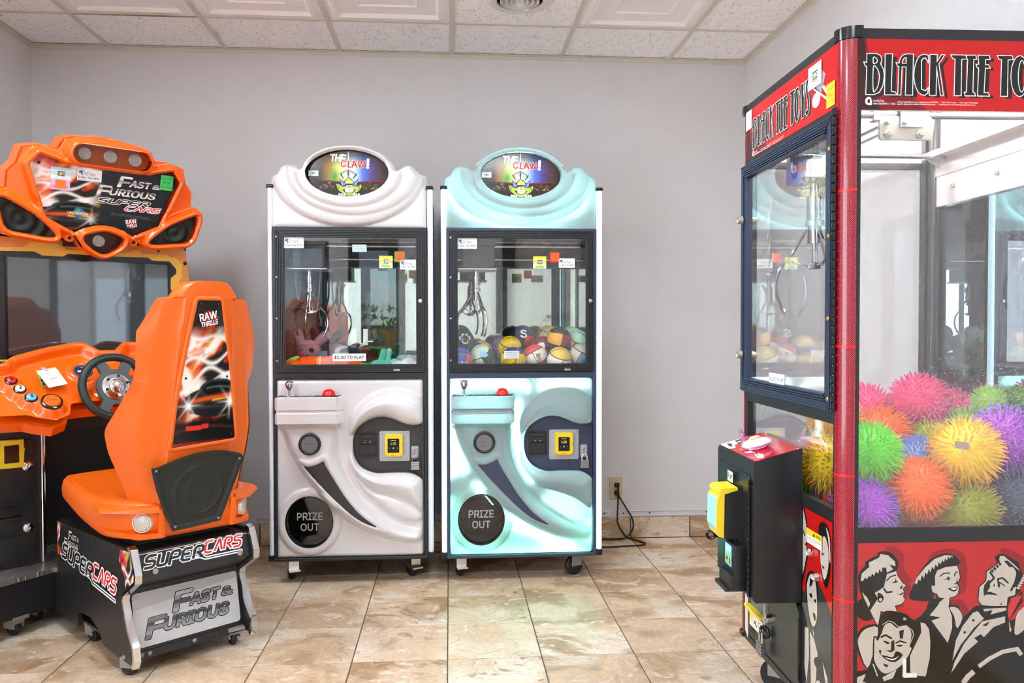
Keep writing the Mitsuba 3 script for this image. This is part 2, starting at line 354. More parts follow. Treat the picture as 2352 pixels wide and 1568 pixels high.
for _ in range(900):
    c = np.array([g.uniform(-1.6, 1.2), g.uniform(-9.2, -8.4), g.uniform(0, 1.5)]); a = g.normal(size=3); a /= np.linalg.norm(a); b = np.cross(a, g.normal(size=3)); b /= np.linalg.norm(b)
    q.append(np.array([c - a * .08, c + b * .03, c + a * .08, c - b * .03]))
put('foliage', (np.vstack(q), np.array([[4 * i, 4 * i + 1, 4 * i + 2, 4 * i + 3] for i in range(len(q))])), 'm_leaf', False, kind='stuff')
thing('unseen_window_2', 'unseen window with a glowing roller shade in the left wall behind the camera, placed to brighten the ceiling', None, frame=np.eye(4), kind='structure')
put('frame', cat(bx(XL, XL + .04, -6.0, -3.3, .34, .40), bx(XL, XL + .04, -6.0, -3.3, 2.34, 2.40), bx(XL, XL + .04, -6.0, -5.94, .34, 2.4), bx(XL, XL + .04, -3.36, -3.3, .34, 2.4), bx(XL, XL + .04, -4.68, -4.62, .34, 2.4)), 'm_black', False)
put('shade', trimesh.Trimesh([(XL + .012, -5.94, .40), (XL + .012, -3.36, .40), (XL + .012, -3.36, 2.34), (XL + .012, -5.94, 2.34)], [[0, 1, 2], [0, 2, 3]], process=False), 'm_white', False, emitter={'type': 'area', 'radiance': {'type': 'rgb', 'value': [UNSEEN_DAY * .85, UNSEEN_DAY * .97, UNSEEN_DAY * 1.11]}})  # glowing sheet out of view, lights the ceiling and walls
# floor: recessed grout with one slab per tile
struct('floor', bx(XL - .1, XR + .1, YF, 0, -.03, -.003), 'm_grout', label='beige stone tile floor')
TS, FX, FY = .3433, .0199, -.2314
def tile_mesh(x0, x1, y0, y1):
    v = [(x, y, z) for z, e in ((-.012, 0), (-.0012, 0), (0, .0014)) for x, y in ((x0 + e, y0 + e), (x1 - e, y0 + e), (x1 - e, y1 - e), (x0 + e, y1 - e))]
    f = [[8, 9, 10], [8, 10, 11]]
    for k in (0, 4):
        for i in range(4): a, b = k + i, k + (i + 1) % 4; f += [[a, b, b + 4], [a, b + 4, a + 4]]
    return trimesh.Trimesh(v, f, process=False)
THING = 'floor'
for i in range(-4, 9):
    for j in range(-1, 14):
        x0, x1 = FX + i * TS, FX + (i + 1) * TS; y1 = FY - j * TS; y0 = y1 - TS
        x0, x1, y0, y1 = max(x0, XL), min(x1, XR), max(y0, YF), min(y1, -.012)
        if x1 - x0 > .02 and y1 - y0 > .02: put('tile', tile_mesh(x0 + .0022, x1 - .0022, y0 + .0022, y1 - .0022), 'm_tile', False)
def bb(x0, x1, y=-.012, t=.012): return bx(x0, x1, y, y + t, .002, .117, .003)
thing('baseboard_back', 'row of beige stone skirting tiles along the back wall', None, frame=np.eye(4), kind='structure')
put('', bx(XL, XR, -.006, 0, 0, .113), 'm_grout', False)
for i in range(-4, 9):
    x0, x1 = max(FX + i * TS, XL + .01), min(FX + (i + 1) * TS, XR - .012)
    if x1 - x0 > .02: put('tile', bb(x0 + .0035, x1 - .0035), 'm_tile', False)
for nm, x in (('left', XL), ('right', XR)):
    thing('baseboard_' + nm, f'beige stone skirting tiles along the {nm} wall', None, frame=np.eye(4), kind='structure')
    s = 1 if nm == 'left' else -1
    put('', bx(min(x, x + s * .006), max(x, x + s * .006), YF, 0, 0, .113), 'm_grout', False)
    for j in range(-1, 14):
        y1 = min(FY - j * TS, -.013); y0 = FY - (j + 1) * TS
        if y0 > YF: put('tile', bx(min(x, x + s * .012), max(x, x + s * .012), y0 + .003, y1 - .003, .002, .117, .003), 'm_tile', False)
thing('trim_3', 'white wire raceway strip above the stone skirting', None, frame=np.eye(4), kind='structure')
for x0, x1 in ((.0, 1.955), (2.028, XR)):
    put('strip', cat(bx(x0, x1, -.008, 0, .124, .158, .002), bx(x0, x1, -.013, -.007, .151, .158, .002), bx(x0, x1, -.011, -.007, .124, .131, .002)), 'm_white_gloss', False)
for x in (1.93, 2.04, 2.19, 2.52): put('screw', tm(lathe([(0, .004), (.004, .003), (.0045, 0)], 10), Rx(PI / 2), Tr(x, -.008, .142)), 'm_black', 30)
# ceiling grid
CX0, CY0, CS = -.7529, -.46, .6096
xs = [XL] + [CX0 + i * CS for i in range(-0, 6)] + [XR]; xs = [x for x in xs if XL <= x <= XR]
ys = [0] + [CY0 - j * CS for j in range(0, 10)] + [YF]
struct('ceiling', bx(XL - .1, XR + .1, YF, .1, HC + .12, HC + .2), 'm_white', label='suspended ceiling of square white tiles')
THING = 'ceiling'
emb = {(1, 1), (1, 2), (1, 3), (1, 5)}
def panel(x0, x1, y0, y1):
    def ring(e, z): return [(x0 + e, y0 + e, z), (x1 - e, y0 + e, z), (x1 - e, y1 - e, z), (x0 + e, y1 - e, z)]
    R = [ring(e, z) for e, z in ((.0, .006), (.03, .006), (.045, -.004), (.06, -.006), (.075, .010), (.085, .012), (.15, .016), (.157, .010), (.165, .010), (.172, .017), (.3, .017))]
    v = np.array([q for r in R for q in r], float); v[:, 2] += HC; f = []
    for k in range(len(R) - 1):
        for i in range(4): a, b = 4 * k + i, 4 * k + (i + 1) % 4; f += [[a, a + 4, b + 4], [a, b + 4, b]]
    return trimesh.Trimesh(v, f, process=False)
def troffer(i, j): return any(xs[i] < tx < xs[i + 1] and ys[j + 1] < ty < ys[j] for tx, ty in TROFFERS)
for j in range(len(ys) - 1):
    for i in range(len(xs) - 1):
        x0, x1, y0, y1 = xs[i], xs[i + 1], ys[j + 1], ys[j]
        if x1 - x0 < .03 or y1 - y0 < .03 or troffer(i, j): continue
        if (j, i) in emb: put('embossed_panel', panel(x0 + .004, x1 - .004, y0 + .004, y1 - .004), 'm_vinyl', 25)
        elif j == 1 and i == 4:
            hole = sbox(x0, y0, x1, y1).difference(ell(1.387, -.765, .12, .12, 48)); put('tile', mv(extz(hole, 0, .015), 0, 0, HC + .005), 'm_ceil', False)
        else: put('tile', bx(x0 + .003, x1 - .003, y0 + .003, y1 - .003, HC + .005, HC + .02), 'm_ceil', False)
for x in xs[1:-1]: put('grid_bar', bx(x - .0125, x + .0125, YF, 0, HC - .001, HC + .03, .0008), 'm_tbar', False)
for y in ys[1:-1]: put('cross_bar', bx(XL, XR, y - .0115, y + .0115, HC - .0004, HC + .03, .0008), 'm_tbar', False)
put('edge_trim', cat(bx(XL, XR, -.022, 0, HC - .002, HC + .001), bx(XL, XR, -.002, 0, HC - .022, HC), bx(XL, XL + .022, YF, 0, HC - .002, HC + .001), bx(XL, XL + .002, YF, 0, HC - .022, HC),
    bx(XR - .022, XR, YF, 0, HC - .002, HC + .001), bx(XR - .002, XR, YF, 0, HC - .022, HC)), 'm_tbar', False)
put('stain', pr([(P([(-.74, 0), (-.6, .004), (-.45, .001), (-.3, .006), (-.16, .002), (-.15, -.008), (-.3, -.016), (-.5, -.012), (-.72, -.006)]), 'a87a4e'), (P([(-.5, 0), (-.3, .003), (-.25, -.006), (-.48, -.008)]), '6e4a28')]), 'm_print', False, T=Tr(0, CY0, HC - .0012) @ Rx(-PI / 2), label='brown water stain along the ceiling bar')
for k, (tx, ty) in enumerate(TROFFERS):
    thing('ceiling_light', 'square recessed ceiling light panel ' + ('in front of the claw machines', 'in front of the racing game', 'by the front wall, towards the crane machine', 'by the front wall, towards the window')[k], 'ceiling light', 'recessed ceiling lights', frame=np.eye(4))
    put('diffuser', trimesh.Trimesh([(tx - .28, ty - .28, HC + .012), (tx - .28, ty + .28, HC + .012), (tx + .28, ty + .28, HC + .012), (tx + .28, ty - .28, HC + .012)], [[0, 1, 2], [0, 2, 3]], process=False), 'm_white', False,
        emitter={'type': 'area', 'radiance': {'type': 'rgb', 'value': [LAMP * .79, LAMP * .95, LAMP * 1.05]}})
    put('housing', cat(bx(tx - .30, tx - .28, ty - .30, ty + .30, HC + .003, HC + .05), bx(tx + .28, tx + .30, ty - .30, ty + .30, HC + .003, HC + .05), bx(tx - .30, tx + .30, ty - .30, ty - .28, HC + .003, HC + .05), bx(tx - .30, tx + .30, ty + .28, ty + .30, HC + .003, HC + .05), bx(tx - .3, tx + .3, ty - .3, ty + .3, HC + .04, HC + .05)), 'm_white', False)
# round air vent
thing('air_vent', 'round white air vent of nested rings set in a ceiling tile', 'air vent', frame=M4((1.387, -.765, HC), R=np.diag([1, -1, -1])))
put('flange', lathe([(.105, -.004), (.108, .004), (.128, .007), (.142, .004), (.146, -.004)], 48), 'm_white_gloss')
put('throat', lathe([(.108, 0), (.102, -.10), (0, -.10)], 40), 'm_black_matte')
for r in (.088, .064, .040): put('ring', lathe([(r, .006), (r + .004, .004), (r - .012, -.022), (r - .016, -.020), (r, .006)], 40), 'm_white_gloss')
put('centre', lathe([(0, .004), (.020, .002), (.024, -.004), (.014, -.02)], 24), 'm_white_gloss')
# ------------------------------------------------------------------ things on the walls
thing('wall_outlet', 'beige wall outlet plate with two black plugs in it', 'outlet', frame=Tr(1.961, 0, .223))
put('plate', bx(0, .073, -.007, 0, 0, .124, .003), 'm_beige')
for z in (.038, .082): put('receptacle', mv(bevel_ext(ell(.037, z, .017, .014, 24), -.0095, -.006, .001), 0, 0, 0), 'm_beige')
put('screw', mv(lathey([(0, .002), (.003, .0015), (.0035, 0)], .037, .06, 10), 0, -.007, 0), 'm_zinc')
def cord(name, label, plug, pts):
    thing(name, label, 'power cord', 'black power cords plugged into the outlet', frame=np.eye(4))
    put('cable', tube(spl(pts, 8, False), .0042, 8), 'm_rubber', True)
    x, z = plug
    put('plug', cat(bx(x - .013, x + .013, -.034, -.0095, z - .012, z + .012, .004), cyl((x + .004, -.03, z - .004), (x + .006, -.032, z - .03), .005, 10)), 'm_rubber')
cord('power_cord', 'black power cord from the upper plug, looping down to the claw machine', (1.999, .306), [(2.006, -.032, .29), (2.007, -.034, .25), (2.03, -.03, .21), (2.052, -.028, .174), (2.086, -.03, .115), (2.089, -.03, .062), (2.06, -.035, .02), (2.02, -.05, .006), (1.93, -.045, .005), (1.84, -.024, .012), (1.78, -.020, .06), (1.74, -.020, .16)])
cord('power_cord', 'black power cord from the lower plug, running out over the floor tiles', (1.998, .262), [(2.004, -.032, .25), (2.002, -.034, .2), (2.0, -.03, .13), (2.003, -.03, .09), (2.03, -.028, .04), (2.06, -.03, .008), (2.12, -.11, .005), (2.131, -.15, .005), (2.09, -.18, .005), (2.0, -.19, .005), (1.90, -.20, .005), (1.84, -.16, .005), (1.815, -.06, .005), (1.80, -.024, .03), (1.70, -.020, .10)])
thing('thermostat', 'white thermostat with a small grey display, mirrored in the machine of basketballs', 'thermostat', frame=M4((2.335, YF, 1.317), rz=PI))
put('body', cat(bx(-.075, .075, -.028, 0, -.045, .045, .012)), 'm_white_gloss'); put('display', bx(-.045, .02, -.0295, -.02, -.022, .024, .001), 'm_grey_plastic')
for z in (.015, -.012): put('button', mv(lathey([(0, .003), (.008, .002), (.009, 0)], .05, z, 12), 0, -.028, 0), 'm_plate')
for x, z, lb in ((1.495, 1.272, 'white wall plate opposite, alone on its wall in the mirror'), (2.169, 1.174, 'white wall plate opposite, below the thermostat')):
    thing('switch_plate', lb, 'wall plate', 'white wall plates opposite', frame=M4((x, YF, z), rz=PI)); put('', bx(-.06, .06, -.007, 0, -.06, .06, .003), 'm_cream')
# ------------------------------------------------------------------ claw machines
_C = {}
def cput(part, fn, m, smooth=30, **k):
    """As put, but the mesh is built once for all machines (per part number)."""
    key = numpart(THING + '__' + part)[len(THING):]
    if key not in _C:
        r = fn()
        _C[key] = mikit.ply(r[0], m, smooth=False, color=r[1]) if isinstance(r, tuple) else mikit.ply(r, m, smooth=smooth)
    return put(part, {**_C[key], 'bsdf': {'type': 'ref', 'id': m}}, m, **k)
HORN = SP([(.06, .748), (.067, .715), (.096, .635), (.142, .554), (.207, .459), (.285, .364), (.391, .288), (.524, .224), (.631, .198), (.678, .197), (.700, .215), (.692, .248), (.611, .270), (.511, .326), (.418, .409), (.352, .511), (.313, .619), (.297, .748)])
INSET = Polygon(np.vstack([spl([(.150, .574), (.181, .567), (.221, .574), (.258, .594)], 6, False), spl([(.258, .594), (.273, .559), (.313, .491), (.365, .410), (.431, .334), (.524, .266)], 6, False), spl([(.524, .266), (.458, .286), (.391, .325), (.312, .397), (.227, .486), (.150, .574)], 6, False)])).buffer(0)
DARK = Polygon(np.vstack([spl([(.706, .753), (.660, .742), (.620, .750), (.580, .767), (.540, .780), (.493, .780), (.447, .762), (.407, .732), (.388, .692), (.385, .645), (.393, .598), (.416, .560), (.452, .536), (.499, .523), (.559, .525), (.639, .523), (.679, .509), (.706, .486)], 5, False)])).buffer(0)
BLOB_U = SP([(.706, .755), (.660, .744), (.620, .752), (.580, .769), (.540, .782), (.493, .782), (.447, .764), (.407, .734), (.375, .70), (.372, .76), (.40, .826), (.447, .873), (.507, .903), (.574, .912), (.641, .902), (.687, .874), (.708, .837)], 5)
BLOB_L = SP([(.706, .484), (.679, .507), (.639, .521), (.559, .523), (.499, .521), (.452, .534), (.416, .558), (.390, .600), (.372, .62), (.366, .57), (.40, .505), (.47, .45), (.55, .425), (.632, .392), (.70, .345), (.711, .40)], 5)
BLOB_3 = SP([(.40, .50), (.47, .445), (.55, .42), (.632, .391), (.69, .345), (.70, .30), (.62, .29), (.53, .345), (.44, .43)], 5)
PRIZE = ell(.183, .298, .110, .121, 72)
def low_panel():
    body = rrect(.029, .711, .127, .960, .014).difference(DARK.intersection(sbox(0, 0, .706, 1))).difference(PRIZE)
    outer = sdist(rrect(.029, .711, .127, .960, .014)); sh, su, sl, s3, sp, si, sd = [sdist(q) for q in (HORN, BLOB_U, BLOB_L, BLOB_3, PRIZE, INSET, DARK)]
    def fn(x, z, d):
        o = outer(x, z); base = dome(o, .022, .022) - .022
        h = np.maximum(dome(sh(x, z), .05, .050), dome(su(x, z), .085, .060)); h = np.maximum(h, dome(sl(x, z), .085, .055)); h = np.maximum(h, dome(s3(x, z), .05, .026))
        s = si(x, z); h += ridge(s + .010, .014, .007) * (s < .006)
        p = sp(x, z); h += ridge(p + .014, .022, .012)
        return base + h * np.clip(o / .01, 0, 1)
    return gridmesh(body, .0032, fn, .9)
RIMC = (.3685, 1.905)
TOP = SP([(.014, 1.658), (.0125, 1.72), (.012, 1.80), (.012, 1.861), (.020, 1.893), (.050, 1.915), (.062, 1.938), (.088, 1.951), (.116, 1.946), (.150, 1.928)], 5).buffer(0)
def top_outline():
    L = [(.014, 1.652), (.012, 1.80), (.012, 1.855), (.020, 1.893), (.044, 1.910), (.058, 1.937), (.085, 1.950), (.116, 1.946), (.150, 1.927)]
    R = [(.592, 1.927), (.628, 1.950), (.658, 1.951), (.682, 1.926), (.700, 1.913), (.722, 1.905), (.731, 1.88), (.731, 1.80), (.730, 1.652)]
    p = Polygon(np.vstack([spl(L, 5, False), spl(R, 5, False)]))
    return p.union(ell(*RIMC, .2195, .138, 96)).buffer(.006).buffer(-.012).buffer(.006)
OVAL = ell(*RIMC, .188, .108, 96)
def topper():
    out = top_outline(); so = sdist(out); sv = sdist(OVAL); body = out.difference(OVAL)
    def fn(x, z, d):
        o = so(x, z); base = dome(o, .030, .030) - .030
        dd = -sv(x, z)                                                        # distance outside the oval
        ring = ridge(dd - .016, .0185, .046)
        X, Z = x - RIMC[0], z - RIMC[1]
        h = np.zeros_like(x)
        for cx, cz, a, b, w, H in ((.004, .004, .262, .172, .036, .056), (.022, .004, .312, .205, .038, .042), (.0, .012, .352, .250, .040, .027)):
            r = np.sqrt(((X - cx) / a) ** 2 + ((Z - cz) / b) ** 2); s = (1 - r) * np.minimum(a, b)
            f = np.where(s > 0, np.sqrt(np.maximum(0, 1 - (1 - np.clip(s / w, 0, 1)) ** 2)) * np.exp(-np.maximum(0, s - w) / .12), 0)
            h = np.maximum(h, H * f * np.clip((.075 - Z) / .07, 0, 1) ** .5)
        return base + np.maximum(h, ring) * np.clip(o / .012, 0, 1)
    return gridmesh(body, .0034, fn, .9)
def star(x, z, r): return P([(x + r * (1 if i % 2 == 0 else .45) * math.cos(i * PI / 5), z + r * (1 if i % 2 == 0 else .45) * math.sin(i * PI / 5)) for i in range(10)])
def art_oval():
    cx, cz = RIMC
    def grad(v):
        x, z = (v[:, 0] - cx) / .188, (v[:, 1] - cz) / .108
        stops = [(-1, '1e1612'), (-.66, '4a301e'), (-.42, 'a87a34'), (-.2, 'e0d68a'), (-.28, 'cfe07a'), (.12, 'cfe9f2'), (.35, '4f6fd0'), (.55, '4a3f86'), (.74, '4a3030'), (1, '1e1612')]
        stops = sorted(stops); xs_ = [s[0] for s in stops]; cs = np.array([lin(s[1]) for s in stops])
        c = np.stack([np.interp(x, xs_, cs[:, k]) for k in range(3)], 1)
        dk = np.clip((np.abs(z - .05) - .25) / .5, 0, 1)[:, None] * .85; c = c * (1 - dk) + np.array(lin('2e2420')) * dk
        gx = np.exp(-((x + .33) ** 2 / .012 + (z + .12) ** 2 / .09))[:, None]; c = c * (1 - gx) + np.array(lin('3f9a2e')) * gx
        return c
    m, col = gridmesh(OVAL, .004, None, 0, lambda x, z: grad(np.c_[x, z]))
    u = lambda px, pz: (cx + (px - 1122) * .0000978 * 1.97, cz - (pz - 728) * .0000978 * 1.97)
    Q = lambda pts, s=False: (SP([u(*p) for p in pts]) if s else P([u(*p) for p in pts]))
    L = [(Q([(520, 865), (900, 890), (1330, 900), (1900, 860), (2050, 880), (1900, 900), (1330, 930), (900, 930), (560, 905)]), '8e1512'),
         (P([u(150, 850), u(560, 890), u(1120, 930), u(1700, 905), u(2090, 860), u(2000, 1000), u(1700, 1180), u(1122, 1270), u(500, 1150)]), '33251c')]
    g = np.random.default_rng(5)
    for k in range(46):                                                       # heap of small toys
        x = g.choice([-1, 1]) * g.uniform(330, 700); z = 1010 + g.uniform(-55, 110) - 40 * (abs(x) < 560)
        L.append((ell(*u(1122 + x, z), g.uniform(.003, .0065), g.uniform(.003, .006), 10), ['6b5a34', '57492e', '8a7440', '3d3428', '2c2622', '7b6a45', '4a4f7a'][k % 7]))
    for k in range(70):
        x, z = g.uniform(250, 2000), g.uniform(380, 860)
        if ((x - 1122) / 900) ** 2 + ((z - 728) / 500) ** 2 < 1: L.append((ell(*u(x, z), .0006 + .0006 * g.random(), .0006 + .0006 * g.random(), 6), 'e8e6f2'))
    bk = '2a2430'
    L += [(Q([(1115, 180), (1138, 180), (1138, 600), (1115, 600)]), 'ece4e2'),
          (Q([(925, 700), (1115, 610), (1140, 610), (1325, 710), (1320, 740), (1240, 840), (1222, 835), (1285, 730), (1140, 655), (1110, 655), (960, 715), (1015, 830), (1000, 836), (935, 735)]), '3a2f36'),
          (Q([(940, 700), (1110, 625), (1145, 625), (1312, 708), (1300, 724), (1135, 645), (1115, 645), (950, 712)]), 'cbb9ba'), (Q([(1105, 640), (1140, 640), (1145, 740), (1122, 780), (1102, 740)]), '44484a'),
          # the green creature with horns and big ears
          (Q([(835, 950), (900, 960), (990, 1010), (1060, 965), (1030, 890), (1090, 830), (1130, 780), (1160, 820), (1230, 870), (1260, 960), (1330, 1000), (1440, 955), (1430, 1050), (1370, 1140), (1320, 1160), (1250, 1240), (1060, 1240), (960, 1170), (880, 1110), (840, 1020)], True), bk),
          (Q([(845, 962), (900, 968), (995, 1025), (1120, 985), (1250, 985), (1330, 1015), (1425, 965), (1420, 1045), (1360, 1130), (1300, 1160), (1240, 1230), (1070, 1230), (970, 1160), (890, 1105), (850, 1020)], True), 'b9c94e'),
          (Q([(1040, 950), (1050, 895), (1090, 840), (1105, 850), (1130, 795), (1150, 835), (1225, 880), (1245, 950), (1140, 945)]), 'd6dc6a'),
          (Q([(865, 985), (905, 1000), (925, 1090), (880, 1070)], True), '8f9c38'), (Q([(1400, 985), (1365, 1000), (1345, 1090), (1390, 1070)], True), '8f9c38')]
    for s in (-1, 1):
        w = lambda x, z: u(1140 + s * (x - 1140), z)
        L += [(P([w(910, 815), w(1075, 960), w(1040, 1005), w(960, 1020)]), bk), (P([w(922, 835), w(1060, 958), w(1030, 995), w(968, 1005)]), '6f7fd0'), (P([w(930, 860), w(1000, 960), w(968, 1000)]), '94a4ea')]
        L += [(ell(*u(1140 + s * 42, 1015), .0062, .0068, 20), bk), (ell(*u(1140 + s * 42, 1015), .0056, .0062, 20), 'f4f0f0'), (ell(*u(1140 + s * 30, 1018), .002, .003, 12), '1a1418')]
        for k in range(3): L += [(ell(*u(1140 + s * (115 + k * 58), 1215), .0056, .0082, 16), bk), (ell(*u(1140 + s * (115 + k * 58), 1213), .005, .0075, 16), 'f2e6e4')]
    L += [(Q([(985, 1075), (1030, 1085), (1250, 1090), (1290, 1072), (1265, 1130), (1200, 1170), (1080, 1172), (1015, 1130)], True), bk), (Q([(1040, 1100), (1140, 1112), (1250, 1100), (1215, 1150), (1140, 1165), (1070, 1152)], True), 'f6f0ee'),
          (Q([(1045, 1080), (1100, 1060), (1150, 1075), (1200, 1058), (1250, 1080), (1200, 1105), (1140, 1100), (1080, 1108)], True), 'efe6dc'), (Q([(1080, 1245), (1250, 1245), (1190, 1272), (1122, 1272)]), '4f5fb0')]
    for i, ch in enumerate('THE'):
        g1 = lay(tp(ch), *u(690 + i * 120, 420), .0225, .0335, rot=-4 - 3 * i); L += [(g1.buffer(.0022), '5a4650'), (g1.buffer(.0012), 'f4e9ea')]
    for i, (ch, w) in enumerate((('C', 120), ('L', 110), ('A', 150), ('W', 180))):
        g1 = lay(tp(ch), *u([955, 1100, 1195, 1350][i], [560, 560, 565, 570][i]), w * .000193, .0315, rot=[4, -8, 2, 2][i]); L += [(g1.buffer(.0018), 'f3d8d4'), (g1.buffer(.0002), 'd81d12')]
    g1 = lay(tp('!'), *u(1545, 585), .013, .046, rot=-4); L += [(g1.buffer(.0022), '5a4650'), (g1.buffer(.0014), 'f4e9ea')]
    m2, c2 = pr(L, -.0006)
    # the printed layers sit in front of the gradient, cut to the oval
    return cat(m, m2), np.vstack([col, c2])
def sticker_dor(w, h, a='b7dcea', b='f3efe6', c='b7dcea'):
    return [(sbox(0, 0, w, h), b), (sbox(0, h * .78, w, h), a), (sbox(0, h * .38, w * .28, h * .68), a), (sbox(w * .72, h * .38, w, h * .68), a), (sbox(w * .17, h * .06, w * .83, h * .22), c),
            (sbox(w * .31, h * .36, w * .70, h * .70), '23221f'), (lay(tp('DOR'), w * .33, h * .40, w * .35, h * .26), 'f2efe0'), (ell(w * .52, h * .53, w * .05, h * .1, 12), 'd8c04a'), (sbox(w * .3, h * .29, w * .7, h * .32), '8f6a5a')]
def sticker_titan(w=.091, h=.051):
    r = rrect(0, w, 0, h, .003)
    return [(r, 'e9e6e6'), (lay(tp('TITAN', bold=False), w * .27, h * .46, w * .45, h * .24), '2b2f3a'), (SP([(w * .06, h * .66), (w * .10, h * .80), (w * .2, h * .84), (w * .27, h * .74), (w * .2, h * .72), (w * .24, h * .5), (w * .2, h * .46), (w * .15, h * .6)], 3), '2c5c96'),
            (P([(w * .08, h * .88), (w * .16, h * .93), (w * .27, h * .89), (w * .16, h * .9)]), '8ab84a'), (lay(tp('1-866-740-8998'), w * .05, h * .18, w * .86, h * .19), '2b2b30'), (sbox(w * .12, h * .07, w * .86, h * .10), 'a9a7aa')]
def sheet(w, h, lines, bg='efe9e4', fg='55555c', m=.1):
    n = len(lines); L = [(sbox(0, 0, w, h), bg)]
    for i, t in enumerate(lines):
        hh = h * (1 - 2 * m) / n; g1 = tp(t); a = g1.bounds; k = min(w * (1 - 2 * m) / (a[2] - a[0]), hh * .72 / (a[3] - a[1]))
        g1 = affinity.scale(g1, k, k, origin=(0, 0)); L.append((lay(g1, w / 2, h - h * m - hh * (i + .5), anchor='c'), fg))
    return L
def at(L, x, z): return [(affinity.translate(g, x, z), c) for g, c in L]
def frame_ribs(x0, x1, z0, z1, w, n, y=-.012):
    out = [ext(sbox(x0, z0, x1, z1).difference(sbox(x0 + w, z0 + w, x1 - w, z1 - w)), y + .006, .012)]
    for i in range(n):
        a, b = w * (i + .12) / n, w * (i + .78) / n
        out.append(ext(sbox(x0 + a, z0 + a, x1 - a, z1 - a).difference(sbox(x0 + b, z0 + b, x1 - b, z1 - b)), y, y + .007))
    return cat(*out)
def padlock(x, y, z, w=.030, h=.030):
    return (cat(*[bx(x - w / 2, x + w / 2, y - .014, y + .004, z + i * h / 4, z + (i + .82) * h / 4, .002) for i in range(4)], bx(x - w / 2 + .002, x + w / 2 - .002, y - .012, y + .002, z, z + h)),
            tube(spl([(x - w * .3, y - .005, z + h), (x - w * .3, y - .005, z + h * 1.5), (x - w * .18, y - .005, z + h * 1.85), (x + w * .18, y - .005, z + h * 1.85), (x + w * .3, y - .005, z + h * 1.5), (x + w * .3, y - .005, z + h)], 4, False), .0032, 8))
def claw_unit(part, c, s=1.0, yaw=.4):
    """Crane claw hanging from (x, y, z): chrome barrel, three hinged prongs."""
    global THING
    T0 = Tr(*c) @ np.diag([s, s, s, 1]) @ Rz(yaw)
    k = put(part, cat(lathe([(0, 0), (.012, 0), (.012, -.03), (.019, -.03), (.019, -.085), (.022, -.087), (.022, -.10), (.016, -.10), (.016, -.14), (.006, -.14), (.006, -.185), (0, -.185)], 24), bx(-.014, .014, -.014, .014, -.20, -.184, .002)), 'm_chrome', T=T0)
    t0 = THING; THING = k
    for i in range(3):
        p = spl([(.016, 0, -.105), (.04, 0, -.145), (.055, 0, -.172), (.078, 0, -.20), (.086, 0, -.245), (.075, 0, -.285), (.062, 0, -.305)], 4, False)
        put('prong', cat(tm(tube(p, [.0042] * (len(p) - 4) + [.0045, .005, .0055, .004], 6), np.diag([1, 1.2, 1, 1])), tube([(.012, 0, -.192), (.034, 0, -.188), (.055, 0, -.172)], .003, 6)), 'm_chrome', T=T0 @ Rz(i * 2 * PI / 3))
    THING = t0
def coil(p0, p1, r, n, wire=.0022, sag=.03):
    t = np.linspace(0, 1, n * 10); a, b = np.array(p0), np.array(p1)
    c = a + (b - a) * t[:, None]; c[:, 2] -= sag * 4 * t * (1 - t)
    d = np.gradient(c, axis=0); d /= np.linalg.norm(d, axis=1, keepdims=True); u = np.cross(d, [0, 1, 0.3]); u /= np.linalg.norm(u, axis=1, keepdims=True); w = np.cross(d, u)
    ph = t * n * 2 * PI
    return tube(c + r * (np.cos(ph)[:, None] * u + np.sin(ph)[:, None] * w), wire, 5)
LED_A = [[(.05, .93), (.36, .93), (.40, .90)], [(.36, .86), (.345, .75), (.355, .66), (.375, .56), (.43, .47)], [(.48, .405), (.56, .375), (.63, .33), (.66, .30)], [(.042, .70), (.075, .60), (.11, .52)], [(.15, .47), (.24, .36)], [(.30, .33), (.40, .25), (.52, .19), (.62, .165)], [(.045, .9), (.045, .5)], [(.69, .93), (.55, .935), (.45, .92)]]
LED_B = [[(.06, .155), (.30, .15), (.68, .15)], [(.045, .40), (.045, .17)], [(.69, .33), (.69, .17)], [(.32, .28), (.38, .22)]]
LED_T = [[(.09, 1.92), (.045, 1.84), (.10, 1.73), (.30, 1.685), (.50, 1.695), (.66, 1.76), (.69, 1.88)], [(.64, 1.92), (.60, 1.84), (.50, 1.76)], [(.17, 1.96), (.27, 2.01), (.37, 2.022), (.48, 2.01), (.57, 1.96)], [(.12, 1.85), (.24, 1.75), (.38, 1.73)]]
def led(paths, y, r=.004): return cat(*[tube(np.array([(x, y, z) for x, z in (spl(p, 5, False) if len(p) > 2 else p)]), r, 5) for p in paths])
